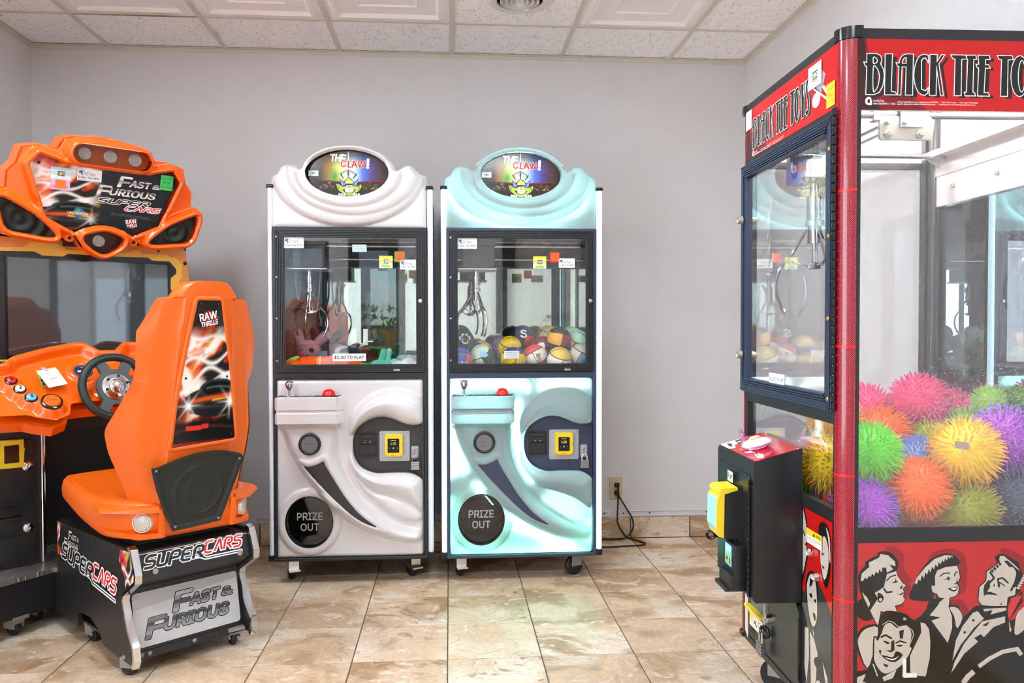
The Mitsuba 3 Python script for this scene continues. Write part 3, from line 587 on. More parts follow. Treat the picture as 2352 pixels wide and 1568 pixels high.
def claw_machine(label, frame, lit):
    t = thing('claw_machine', label, 'claw machine', 'white claw machines', frame)
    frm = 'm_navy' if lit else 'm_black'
    cput('cabinet', lambda: cat(bx(.012, .026, .02, .70, .13, 1.845), bx(.734, .748, .02, .70, .13, .985), bx(.734, .748, .02, .70, 1.625, 1.845), bx(.734, .748, .02, .06, .98, 1.63), bx(.734, .748, .62, .70, .98, 1.63),
        bx(.02, .74, .01, .70, .115, .135), bx(.02, .74, .02, .70, 1.835, 1.85), bx(.02, .74, .68, .70, .13, 1.84), bx(.02, .74, .10, .115, .13, .97)), 'm_black', False)
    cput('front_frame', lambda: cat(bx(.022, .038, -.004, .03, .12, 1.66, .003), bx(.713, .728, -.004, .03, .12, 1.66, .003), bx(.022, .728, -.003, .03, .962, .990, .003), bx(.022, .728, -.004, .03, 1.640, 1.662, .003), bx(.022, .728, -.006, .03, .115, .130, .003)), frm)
    cput('deck', lambda: bx(.026, .734, .02, .68, .955, .985), 'm_grey_plastic', False)
    cput('inner_ceiling', lambda: cat(bx(.026, .734, .02, .68, 1.645, 1.66), bx(.026, .734, .60, .665, 1.52, 1.645), bx(.026, .734, .05, .055, 1.60, 1.645)), 'm_black', False)
    cput('mirror', lambda: bx(.026, .734, .655, .66, .985, 1.645), 'm_mirror', False)
    for x in (.7395, ): cput('side_window', lambda: bx(x - .0015, x + .0015, .06, .62, .985, 1.625), 'm_glass', False)
    for s, x in ((0, -.002), (1, .728)):                                      # light tubes on the front corners
        cput('light_tube', lambda: hull([(x + a + .013, .014 + b, z) for z in (.145, 1.842) for a, b in zip(.013 * np.cos(np.arange(12) * PI / 6), .016 * np.sin(np.arange(12) * PI / 6))]) if s == 0 else
             hull([(x + a + .015, .014 + b, z) for z in (.145, 1.842) for a, b in zip(.014 * np.cos(np.arange(12) * PI / 6), .016 * np.sin(np.arange(12) * PI / 6))]), 'm_led_off', 40,
             **({'emitter': {'type': 'area', 'radiance': {'type': 'rgb', 'value': [.80, 1.30, 1.42]}}} if lit else {}))
        cput('tube_cap', lambda: cat(bx(x - .003, x + .030, -.004, .05, 1.84, 1.856, .004), bx(x - .003, x + .030, -.004, .05, .117, .146, .004)), 'm_black_gloss')
    g = 'm_backlit' if lit else 'm_white_gloss'
    body = cput('lower_panel', low_panel, g, True, label='glowing cyan backlit moulded panel' if lit else 'glossy white moulded panel')
    cput('panel_rim', lambda: skirt(rrect(.029, .711, .127, .960, .014), .0215, .10), 'm_diffuser' if lit else 'm_white_gloss', False)
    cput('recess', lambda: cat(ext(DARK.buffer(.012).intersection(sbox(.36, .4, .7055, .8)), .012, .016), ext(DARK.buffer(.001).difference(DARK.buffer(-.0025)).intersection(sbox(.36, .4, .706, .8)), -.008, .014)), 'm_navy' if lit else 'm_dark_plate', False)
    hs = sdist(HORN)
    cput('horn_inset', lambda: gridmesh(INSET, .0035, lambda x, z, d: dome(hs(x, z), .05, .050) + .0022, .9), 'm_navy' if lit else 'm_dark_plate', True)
    # prize door
    global THING
    pd = cput('prize_door', lambda: cat(mv(ext(PRIZE.difference(ell(.183, .298, .104, .115, 72)), -.010, .028), 0, 0, 0)), 'm_black_gloss', 30, label='round smoked prize door')
    THING = pd
    cput('pane', lambda: ext(ell(.183, .298, .106, .117, 64), .008, .010), 'm_smoke', False)
    cput('lettering', lambda: pr([(lay(tp('PRIZE'), .183, .322, .118, .036, anchor='c'), '9a9a98'), (lay(tp('OUT'), .183, .272, .085, .036, anchor='c'), '9a9a98')], .006), 'm_print')
    cput('chute', lambda: cat(lathey([(.105, -.015), (.105, -.10), (0, -.10)], .183, .298, 40)), 'm_grey_plastic')
    THING = t
    # control console
    cput('console', lambda: cat(*[hull([(x, y, z) for (z, e) in ((z0, .006), (z0 + .006, 0), (z1 - .006, 0), (z1, .006)) for x, y in ((.043 + e, -.085 + e + .012), (.043 + e + .012, -.085 + e), (.330 - e - .012, -.085 + e), (.330 - e, -.085 + e + .012), (.338, .0), (.043, 0.0))]) for z0, z1 in ((.757, .812), (.820, .884))],
        hull([(x, y, z) for z in (.80, .83) for x, y in ((.05, -.078), (.325, -.078), (.332, 0), (.05, 0))]), hull([(.055, -.07, .76), (.32, -.07, .76), (.31, -.02, .72), (.07, -.02, .72), (.055, 0, .76), (.32, 0, .76)])), g, 35)
    ct = cput('control_panel', lambda: cat(mv(extz(Polygon([(.050, -.078), (.322, -.078), (.334, -.004), (.050, -.004)]).buffer(-.002, join_style=1).buffer(.002), 0, .002), 0, 0, .8835), *[tm(lathe([(0, .002), (.003, .0015), (.0035, 0)], 8), Tr(a, b, .8855)) for a, b in ((.058, -.07), (.315, -.07), (.19, -.072), (.058, -.012), (.325, -.012), (.19, -.012))]), 'm_dark_plate')
    THING = ct; cput('label_strip', lambda: bx(.135, .215, -.045, -.025, .8855, .8862), 'm_plate', False); THING = t
    j = cput('joystick', lambda: cat(lathe([(0, .886), (.026, .8875), (.027, .886)], 24), lathe([(.0055, .886), (.0055, .91), (.008, .912), (.009, .918), (.015, .926), (.019, .936), (.018, .947), (.011, .955), (0, .957)], 24)), 'm_chrome', 30, T=Tr(.103, -.042, 0))
    b = cput('button', lambda: mv(lathe([(.029, 0), (.031, .004), (.030, .008), (.027, .018), (.018, .028), (.008, .0315), (0, .032)], 32), .280, -.042, .8855), 'm_red', 40, label='red domed push button', **({}))
    # speaker
    sp = cput('speaker', lambda: cat(lathey([(.036, -.004), (.038, .006), (.044, .009), (.050, .006), (.052, -.02)], .195, .667, 40), *[mv(screw(.195 + .043 * math.cos(a), .667 + .043 * math.sin(a), .004), 0, -.007, 0) for a in np.arange(4) * PI / 2 + PI / 4]), 'm_black', T=Tr(0, -.053, 0))
    THING = sp
    cput('grille', lambda: cat(ext(ell(.195, .667, .038, .038, 40).difference(unary_union([ell(.195 + r * math.cos(a), .667 + r * math.sin(a), .0028, .0028, 10) for r, n in ((0, 1), (.012, 4), (.023, 8)) for a in np.arange(n) * 2 * PI / n])), -.0035, -.001), ext(ell(.195, .667, .037, .037, 24), 0, .001)), 'm_grey_plastic', False, T=Tr(0, -.053, 0))
    THING = t
    # bill acceptor, card reader, hasp, padlock
    ba = cput('bill_acceptor', lambda: cat(ext(sbox(.408, .598, .492, .710).difference(sbox(.414, .604, .486, .704)), .004, .014), bx(.414, .486, .002, .014, .656, .702, .002), bx(.414, .486, .006, .014, .604, .654, .002), bx(.418, .482, -.002, .006, .682, .696, .002), bx(.418, .482, -.002, .004, .668, .676, .002)), 'm_black')
    THING = ba; cput('light', lambda: pr([(P([(x - .004, .664), (x, .672), (x + .004, .664)]), 'd8d020') for x in (.438, .462)], .001), 'm_print'); THING = t
    cr = cput('reader_plate', lambda: cat(bevel_ext(rrect(.505, .645, .574, .715, .006), .008, .013, .002), *[mv(screw(x, z, .004), 0, .008, 0) for x in (.517, .633) for z in (.586, .703)]), 'm_plate')
    THING = cr; cput('card_reader', lambda: cat(bevel_ext(P([(.532, .606), (.545, .599), (.602, .599), (.614, .606), (.614, .640), (.611, .65), (.614, .66), (.614, .697), (.608, .702), (.538, .702), (.532, .697)]), -.022, .009, .004)), 'm_yellow', label='yellow card reader')
    cput('screen', lambda: pr([(rrect(.545, .598, .618, .683, .003), '0b0c10'), (lay(tp('1.00'), .571, .661, .026, .013, anchor='c'), 'e8d414'), (sbox(.560, .674, .583, .677), 'd9d9c0'), (lay(tp('MENU'), .561, .602 + .003, .016, .003), '3b3420'), (rrect(.568, .574, .636, .642, .001), 'c9cdd8'), (rrect(.552, .555, .637, .641, .001), 'a9adb8'), (rrect(.587, .590, .637, .641, .001), 'a9adb8')], -.0235), 'm_print_gloss'); THING = t
    cput('hasp', lambda: cat(bevel_ext(rrect(.653, .686, .585, .643, .004), .004, .012, .002), tube(spl([(.663, -.004, .60), (.663, -.006, .628), (.670, -.006, .634), (.677, -.006, .628), (.677, -.004, .60)], 4, False), .003, 8)), 'm_plate')
    pk = cput('padlock', lambda: padlock(.671, -.004, .535, .040, .038)[0], 'm_steel'); THING = pk; cput('shackle', lambda: padlock(.671, -.004, .535, .040, .034)[1], 'm_chrome'); THING = t
    # topper
    cput('topper', topper, g, True, label='glowing backlit topper of moulded folds' if lit else 'white moulded topper of sweeping folds')
    cput('topper_rim', lambda: skirt(top_outline(), .0295, .13), 'm_diffuser' if lit else 'm_white_gloss', False)
    cput('topper_back', lambda: ext(top_outline().buffer(-.003), .125, .130), 'm_white', False)
    sg = cput('sign', art_oval, 'm_print_gloss', label='oval printed sign under a raised ring'); THING = sg
    cput('sticker', lambda: pr(at(sticker_dor(.045, .026), .188, 1.895), -.0035), 'm_print', T=Tr(0, 0, 0)); THING = t
    # door with its glass
    d = cput('door_frame', lambda: frame_ribs(.038, .715, .991, 1.651, .037, 5), 'm_rib', False, label='black ribbed metal window frame'); THING = d
    cput('glass', lambda: bx(.074, .680, .000, .001, 1.027, 1.615), 'm_glass', False)
    for z in (1.615, 1.43, 1.24, 1.045): cput('screw', lambda: mv(screw(.0425, z, .0055), 0, -.012, 0), 'm_chrome')
    cput('lock', lambda: cat(mv(lathey([(0, .004), (.004, .004), (.0045, .007), (.009, .006), (.010, -.002)], .698, 1.322, 20), 0, -.012, 0)), 'm_chrome')
    cput('pull', lambda: bx(.573, .604, -.026, -.008, .996, 1.006, .003), 'm_chrome')
    st = [(sticker_titan(), .0735, 1.564), (sticker_dor(.062, .057, 'd9e021', 'e9ecd8', '7fd01c'), .508 if not lit else .428, 1.474 if not lit else 1.474), ([(sbox(0, 0, .048, .05), '0d9b4a' if not lit else 'b3231b'), (sbox(.006, .006, .046, .046), 'ff5a1c')], .578 if not lit else .505, 1.502), (sticker_titan(.076, .044), .647 - .0395 if not lit else .549, 1.478)]
    if not lit: st += [(sheet(.152, .035, ['$1.00 TO PLAY'], 'f6ebe6', '1c1c22', .05), .293, 1.043), (sheet(.066, .034, ['FOR SERVICE CALL', 'YOUNG AMUSEMENT', '714-826-2001'], 'bcd0d0', '7c8a90'), .385, 1.548)]
    else: st += [(sheet(.072, .036, ['FOR SERVICE CALL', 'YOUNG AMUSEMENT', '714-826-2001'], 'cfd2d2', '6c7078'), .290, 1.052)]
    if not lit: st[3] = (st[3][0], .604, 1.468)
    for L, x, z in st: put('sticker', pr(at(L, x, z), -.0012), 'm_print')
    THING = t
    cput('unseen_inner_light', lambda: bx(.06, .70, .040, .052, 1.630, 1.638), 'm_white', False, emitter={'type': 'area', 'radiance': {'type': 'rgb', 'value': [26, 27, 26]}})  # unseen light bar behind the top frame, placed to light the toys
    # crane gantry
    for y, z in ((.10, 1.607), (.10, 1.585), (.38, 1.545)): cput('rail', lambda: cyl((.03, y, z), (.73, y, z), .0075, 14), 'm_chrome', 40)
    cput('carriage', lambda: cat(bx(.10, .25, .06, .22, 1.48, 1.585, .003), bx(.06, .255, .05, .06, 1.585, 1.60)), 'm_black')
    cput('carriage_plate', lambda: bx(.075, .26, .055, .23, 1.470, 1.478, .002), 'm_plate')
    claw_unit('claw', (.165, .14, 1.475), 1.05, .5 if not lit else 1.1)
    cput('coil_cord', lambda: coil((.20, .12, 1.46), (.085, .17, 1.27), .007, 22, .0028, .02), 'm_rubber', True)
    if not lit: put('cable', cat(tube(spl([(.085, .2, 1.56), (.09, .2, 1.40), (.10, .2, 1.33), (.115, .2, 1.40), (.115, .2, 1.56)], 6, False), .005, 8), tube(spl([(.14, .25, 1.48), (.15, .25, 1.33), (.175, .25, 1.27), (.19, .25, 1.34), (.2, .25, 1.48)], 6, False), .004, 8)), 'm_plate', True)
    cput('chute_pane', lambda: cat(bx(.298, .300, .025, .30, .985, 1.10), bx(.03, .30, .30, .302, .985, 1.115)), 'm_acrylic', False)
    cput('inner_pane', lambda: bx(.30, .73, .20, .2015, .985, 1.05), 'm_acrylic', False)
    for x, y, yw in ((.085, .10, .4), (.655, .10, .5), (.085, .60, .2), (.655, .60, -.3)): caster('caster', x, y, .047, .118, yaw=yw if not lit else (2.0 if x > .5 else .2), lever=not lit or x < .5)
    if lit:
        put('led_strip', led(LED_A, .020, .004), 'm_diffuser', emitter={'type': 'area', 'radiance': {'type': 'rgb', 'value': [LED * .42, LED * 1.0, LED * 1.0]}})
        put('led_strip', led(LED_B, .026, .004), 'm_diffuser', emitter={'type': 'area', 'radiance': {'type': 'rgb', 'value': [LED * .14, LED * .85, LED * .50]}})
        put('led_strip', cat(led(LED_T, .020, .003), led([[(.07, .79), (.31, .79)], [(.07, .85), (.31, .85)]], -.03, .004)), 'm_diffuser', emitter={'type': 'area', 'radiance': {'type': 'rgb', 'value': [LED * .22, LED * .50, LED * .50]}})
    return t
CM0, CM1 = Tr(.227, -.72, 0), Tr(1.023, -.735, 0)
claw_machine('white claw machine with unlit panels and plush toys in its window', CM0, False)
claw_machine('claw machine glowing cyan, with basketballs in its window', CM1, True)
# ------------------------------------------------------------------ racing arcade game (local x right, y away from the player's back, z up)
RA = math.radians(42)
RF = M4((-.04, -1.69, 0), RA)
UC, US = .235, .217
def fire(s, t, seed=0):
    """Blurred flames, light trails and a dark racing car: colour at (s, t) in 0..1, t upwards."""
    one = np.zeros(len(s))
    nz = lambda a, b, k: meshkit.fbm(np.c_[a, b, one], 3, seed * 5 + k)
    w = nz(s * 3, t * 3, 1) - .5
    a = nz((s + .45 * t + w * .5) * 2.4, (t - .30 * s + w * .35) * 9, 3); b = nz((s + w * .6) * 3.4 + 7, (t - .25 * s) * 12 + 5, 9); e = nz(s * 2.5 + 3, (t + .2 * s + w * .3) * 7 + 2, 17)
    c = np.array(lin('1a1413'))[None] * np.ones((len(s), 1))
    def mixc(c, col, k): k = np.clip(k, 0, 1)[:, None]; return c * (1 - k) + np.array(lin(col)) * k
    hot = np.clip(1.5 - np.abs(t - .56) * 3.4, 0, 1)
    c = mixc(c, 'c4281e', (a - .30) * 6 * hot); c = mixc(c, 'e8752a', (a - .44) * 8 * hot); c = mixc(c, 'f4cf3a', (b - .54) * 9 * hot * np.clip((s - .2) * 5, 0, 1)); c = mixc(c, '9cb23a', (e - .56) * 10 * hot * np.clip((t - .55) * 12, 0, 1) * np.clip((s - .35) * 6, 0, 1))
    c = mixc(c, 'd81e48', (e - .58) * 9 * hot * np.clip((.55 - s) * 6, 0, 1)); c = mixc(c, 'f6ece2', (a - .56) * 10 * hot); c = mixc(c, '201a1c', (.46 - b) * 9 * hot * np.clip((s - .35) * 7, 0, 1))
    for p, q, amp in ((.74, -.12, .03), (.60, .12, .04), (.49, .18, .05)):
        d = np.abs(t - p - q * (s - .5) - amp * np.sin(s * 9 + p * 20)); c = mixc(c, 'fbf4ee', np.exp(-(d / (.008 + .012 * (1 - s))) ** 2) * .9)
    X, Y = s - .62, t - .30
    body = np.clip(1.15 - ((X / .47) ** 2 + (Y / .10) ** 2), 0, 1) * 9; c = mixc(c, '17191a', body)
    cab = np.clip(1.1 - (((X - .06) / .30) ** 2 + ((Y - .085) / .075) ** 2), 0, 1) * 9; c = mixc(c, '23302e', cab); c = mixc(c, '0c0f0f', np.clip(1.1 - (((X - .06) / .245) ** 2 + ((Y - .09) / .052) ** 2), 0, 1) * 9)
    c = mixc(c, '4a5a58', np.exp(-((Y - .105 + .25 * (X - .06) ** 2) / .006) ** 2) * (np.abs(X - .06) < .2))
    c = mixc(c, 'd4551e', np.exp(-((Y - .030 - .06 * X) / .014) ** 2) * (np.abs(X) < .36) * np.clip((b - .40) * 12, 0, 1)); c = mixc(c, 'f2b02a', np.exp(-((Y - .012 - .06 * X) / .006) ** 2) * (np.abs(X - .12) < .16))
    c = mixc(c, '2e3434', np.exp(-((Y + .035) / .010) ** 2) * (np.abs(X) < .36))
    for hx, hz in ((-.40, -.02), (.26, -.005)):
        r = np.hypot(X - hx, (Y - hz) * 1.6); an = np.arctan2((Y - hz) * 1.6, X - hx); c = mixc(c, 'fffaf0', np.exp(-(r / .05) ** 2) + .7 * np.exp(-(r / .13) ** 2) * np.abs(np.cos(an * 4)) ** 14)
    c = mixc(c, '0e0f10', np.clip((.185 - t) / .03, 0, 1) * .94); c = mixc(c, '4a2a24', np.exp(-((t - .10 - .03 * np.sin(s * 3)) / .010) ** 2) * .6)
    c = mixc(c, 'b5241c', np.exp(-((t - .012) / .010) ** 2) * .7); c = mixc(c, 'c8302a', (np.abs(t - .125 - .03 * (s - .38)) < .016) * (np.abs(s - .38) < .17) * 1.0)
    return c
def logo_ff(w, edge='26282c', fill=None):
    """FAST & FURIOUS in two slanted lines with tall initials, about w wide, from (0, 0)."""
    L1 = lay(smallcaps('FAST', .5), .30, .46, .50, .40); amp = lay(tp('&'), .86, .50, .14, .22); L2 = lay(smallcaps('FURIOUS', .5), 0, 0, 1.0, .40)
    ini = unary_union([lay(tp('F'), .26, .40, .20, .50), lay(tp('F'), -.02, -.10, .20, .50)])
    L1 = lay(tp('AST'), .46, .47, .36, .30); L2 = lay(tp('URIOUS'), .18, .0, .80, .32)
    g = unary_union([L1, L2, ini, amp]).buffer(.005, join_style=2, mitre_limit=2); g = affinity.affine_transform(g, [1, .12, .0, 1, 0, 0])
    return affinity.scale(g, w, w * .45, origin=(0, 0))
def chrome_fill(g, z0, z1, light=True):
    """The lettering cut in bands of silver and dark, as on a polished badge."""
    x0, _, x1, _ = g.bounds; h = z1 - z0; cols = ['b9b4ac', 'efe9de', 'd8d2c8', '8d8a86', 'c9c4bb', 'f2ece2', 'bdb8b0', '9a968f', 'd9d4ca', 'f2ece2'] if light else ['6a6c70', '8f9194', '7a7c80', '45474a', '6c6e72', 'a2a4a6', '7e8083', '4a4c50', '8c8e91', 'a8aaac']
    return [(g.intersection(sbox(x0 - 1, z0 + h * i / 10, x1 + 1, z0 + h * (i + 1) / 10)), cols[i]) for i in range(10)]
GLY = {'S': [[(.62, 1), (.12, 1), (.0, .86), (.0, .64), (.12, .54), (.5, .54), (.62, .42), (.62, .14), (.5, 0), (0, 0)]], 'U': [[(0, 1), (0, .14), (.12, 0), (.5, 0), (.62, .14), (.62, 1)]],
       'P': [[(0, -.12), (0, .8), (.14, 1), (.5, 1), (.62, .86), (.62, .56), (.5, .44), (.14, .44)]], 'E': [[(.62, 1), (.14, 1), (0, .86), (0, .14), (.14, 0), (.62, 0)], [(.1, .52), (.52, .52)]],
       'R': [[(0, 0), (0, .82), (.14, 1), (.5, 1), (.62, .86), (.62, .6), (.5, .48), (.16, .48)], [(.3, .46), (.66, 0)]], 'C': [[(.62, 1), (.14, 1), (0, .86), (0, .14), (.14, 0), (.62, 0)]],
       'A': [[(0, 0), (.3, 1), (.36, 1), (.66, 0)]]}
def squared(word, h, t=.17, gap=.24):
    out, x = [], 0
    for ch in word:
        for s in GLY[ch]: out.append(affinity.translate(LineString(s).buffer(t / 2, cap_style=2, join_style=1, quad_segs=3), x, 0))
        x += .62 + gap
    return affinity.scale(affinity.affine_transform(unary_union(out), [1, .30, 0, 1, 0, 0]), h, h, origin=(0, 0))
def supercars(w, h):
    a = lay(squared('SUPER', h), 0, 0, w * .60); b = lay(squared('CARS', h), w * .585, h * .30, w * .415)
    tail = affinity.affine_transform(P([(w * .50, h * .12), (w * .545, h * .12), (w * .585, -h * .14), (w * .97, -h * .14), (w * .97, -h * .06), (w * .60, -h * .06), (w * .56, h * .22)]), [1, 0, 0, 1, 0, 0])
    return [(unary_union([a, b, tail]).buffer(h * .12), 'f2f2f2'), (unary_union([a.buffer(h * .03), tail]), '1d211f'), (b, 'e2282a')]
def supercars2(w, h):
    a = lay(squared('SUPER', h), 0, 0, w * .82, h); b = lay(squared('CARS', h), w * .42, -h * 1.12, w * .58, h)
    return [(unary_union([a, b]).buffer(h * .15), 'f3ece6'), (a.buffer(h * .02), '22272a'), (b, 'dd4048')]
def raw(w):
    g1 = affinity.rotate(lay(tp('RAW'), 0, 0, w, w * .42), 12, origin=(0, 0)); g2 = affinity.rotate(lay(tp('THRILLS'), .05 * w, -w * .33, w * .95, w * .28), 12, origin=(0, 0))
    n = 16; c = P([(w * .52 + w * (.55 if i % 2 else .47) * math.cos(i * PI / n), w * .12 + w * (.52 if i % 2 else .46) * math.sin(i * PI / n)) for i in range(2 * n)])
    return [(c, 'cf2026'), (unary_union([g1, g2]).buffer(w * .035), '1a1416'), (unary_union([g1, g2]).buffer(w * .008), 'f2efec')]
RG = thing('racing_arcade_game', 'orange and black sit-down racing arcade game with steering wheel and bucket seat', 'arcade game', frame=RF)
# --- seat base
SIDE = P([(-.042, .449), (-.076, .372), (-.073, .347), (.028, .286), (.036, .262), (.022, .235), (-.012, .165), (-.052, .12), (-.058, .08), (-.04, .057), (.21, .058), (.26, .103), (.345, .129), (.445, .123), (.475, .109), (.477, .059), (.74, .06), (.70, .22), (.685, .353), (.70, .431)])
tr = SIDE.exterior.coords
def trim_strip(x):
    p = [(-.02, .455), (-.042, .449), (-.076, .372), (-.073, .347), (.028, .286), (.036, .262), (.022, .235), (-.012, .165), (-.052, .12), (-.058, .08), (-.045, .050)]
    l = LineString(p).buffer(.006, cap_style=2, join_style=1)
    return extx(l, x - .002, x + .022)
for k, x in enumerate((0, .430)):
    sp_ = put('side_panel', extx(SIDE, x, x + .018), 'm_black', False); THING = sp_
    put('edge_trim', trim_strip(x - .001), 'm_chrome', 20, label='chrome edge strip')
    if k == 0:
        g = np.random.default_rng(2)
        # print on the left face: flames at both ends, logos along the top
        L = pr([(affinity.translate(c_[0], .0, .0), c_[1]) for c_ in at(supercars(.56, .052), 0, 0)])
        S = np.diag([1.0, 1, 1, 1]); FL = np.array([[0, 1, 0, -.0015], [-1, 0, 0, .640], [0, 0, 1, .2965], [0, 0, 0, 1.0]])
        lm, lc = L; lm = lm.copy(); lm.vertices[:, 2] -= .045 * (lm.vertices[:, 0] / .56)
        put('supercars_lettering', lm, 'm_print', color=lc, smooth=False, T=FL)
        g1 = logo_ff(.15); put('fast_furious_lettering', pr([(g1.buffer(.001), '3a3036')] + chrome_fill(g1, g1.bounds[1], g1.bounds[3])), 'm_print', T=FL @ Tr(.03, 0, .058))
        fl = P([(-.04, .445), (-.074, .372), (-.071, .35), (.005, .305), (.012, .35), (.06, .40), (.05, .438)])
        fm, fc = gridmesh(affinity.scale(fl, -1, 1, origin=(0, 0)), .004, None, 0, lambda a, z: fire((a + .06) / .14, .45 + (z - .3) / .5, 4)); put('flame_print', fm, 'm_print', color=fc, smooth=False, T=np.array([[0, 1, 0, -.0012], [-1, 0, 0, 0], [0, 0, 1, 0], [0, 0, 0, 1.0]]))
        fl = P([(.69, .43), (.65, .43), (.665, .36), (.64, .30), (.69, .30)]); fm, fc = gridmesh(affinity.scale(fl, -1, 1, origin=(0, 0)), .004, None, 0, lambda a, z: fire((a + .70) / .14, .45 + (z - .3) / .5, 8)); put('flame_print', fm, 'm_print', color=fc, smooth=False, T=np.array([[0, 1, 0, -.0012], [-1, 0, 0, 0], [0, 0, 1, 0], [0, 0, 0, 1.0]]))
        for v, z in ((.03, .405), (.34, .405), (.60, .41)): put('bolt', tm(lathe([(0, .003), (.005, .002), (.008, 0)], 12), Ry(-PI / 2), Tr(0, v, z)), 'm_black_gloss')
    THING = RG
put('base_top', cat(bx(.018, .430, -.03, .70, .425, .437), bx(.018, .43, .66, .70, .06, .43), bx(.018, .43, .02, .70, .075, .085)), 'm_black', False)
def slab(x0, x1, pts, t=.012): return hull([(x, p[0], p[1]) for x in (x0, x1) for p in pts] + [(x, p[0] + t, p[1]) for x in (x0, x1) for p in pts])
bp = put('back_panel', slab(.018, .430, [(-.030, .437), (-.058, .352)]), 'm_black', False); THING = bp
put('lettering', pr(at(supercars(.365, .038), .040, .028)), 'm_print_gloss', T=Tr(0, -.0595, .352) @ Rx(-math.atan2(.028, .085)))
put('pinstripe', pr([(P([(.02, .080), (.44, .080), (.44, .083), (.25, .083), (.24, .087), (.23, .083), (.02, .083)]), 'd8c8b8')]), 'm_print_gloss', T=Tr(0, -.0595, .352) @ Rx(-math.atan2(.028, .085)))
for x in (.075, .385): put('bolt', tm(lathe([(0, .006), (.004, .006), (.005, .004), (.009, .004), (.011, 0)], 14), Rx(PI / 2), Tr(x, -.056, .368)), 'm_zinc')
THING = RG
put('ledge', slab(.018, .430, [(-.058, .352), (.045, .292)], .012), 'm_black', False)
put('panel_frame', slab(.018, .430, [(.045, .292), (.003, .072)], .012), 'm_black', False)
lp = put('light_panel', pr([(rrect(.030, .418, .022, .208, .012), 'bfbdbd'), (P([(.030, .15), (.418, .185), (.418, .208), (.030, .208)]).intersection(rrect(.030, .418, .022, .208, .012)), 'aaa8aa')]), 'm_print_gloss', False, label='grey panel with printed lettering', T=Tr(0, -.0015, .072) @ Rx(-math.atan2(.042, .220)))
THING = lp; g1 = affinity.translate(logo_ff(.300), .075, .060)
put('lettering', pr([(g1.buffer(.003), '1c1d1f'), (g1.buffer(.0005), '77797c')] + chrome_fill(g1, g1.bounds[1], g1.bounds[3], False)), 'm_print_gloss', False, T=Tr(0, -.0022, .072) @ Rx(-math.atan2(.042, .220))); THING = RG
put('bottom_rail', slab(.018, .430, [(-.001, .082), (-.006, .056)], .014), 'm_black', False)
for x in (.075, .235, .385): put('bolt', tm(lathe([(0, .005), (.004, .005), (.007, .002), (.008, 0)], 14), Rx(PI / 2), Tr(x, -.004, .070)), 'm_grey_metal')
pdl = put('pedestal', cat(bx(.05, .41, .06, .56, .437, .470, .002), bx(.05, .41, .06, .56, .47, .482, .001)), 'm_black', False)
for x, y, w in ((.035, .020, .6), (.395, .010, -.15), (.05, .43, .1), (.39, .5, .3)): caster('caster', x, y, .031, .078, .022, w)
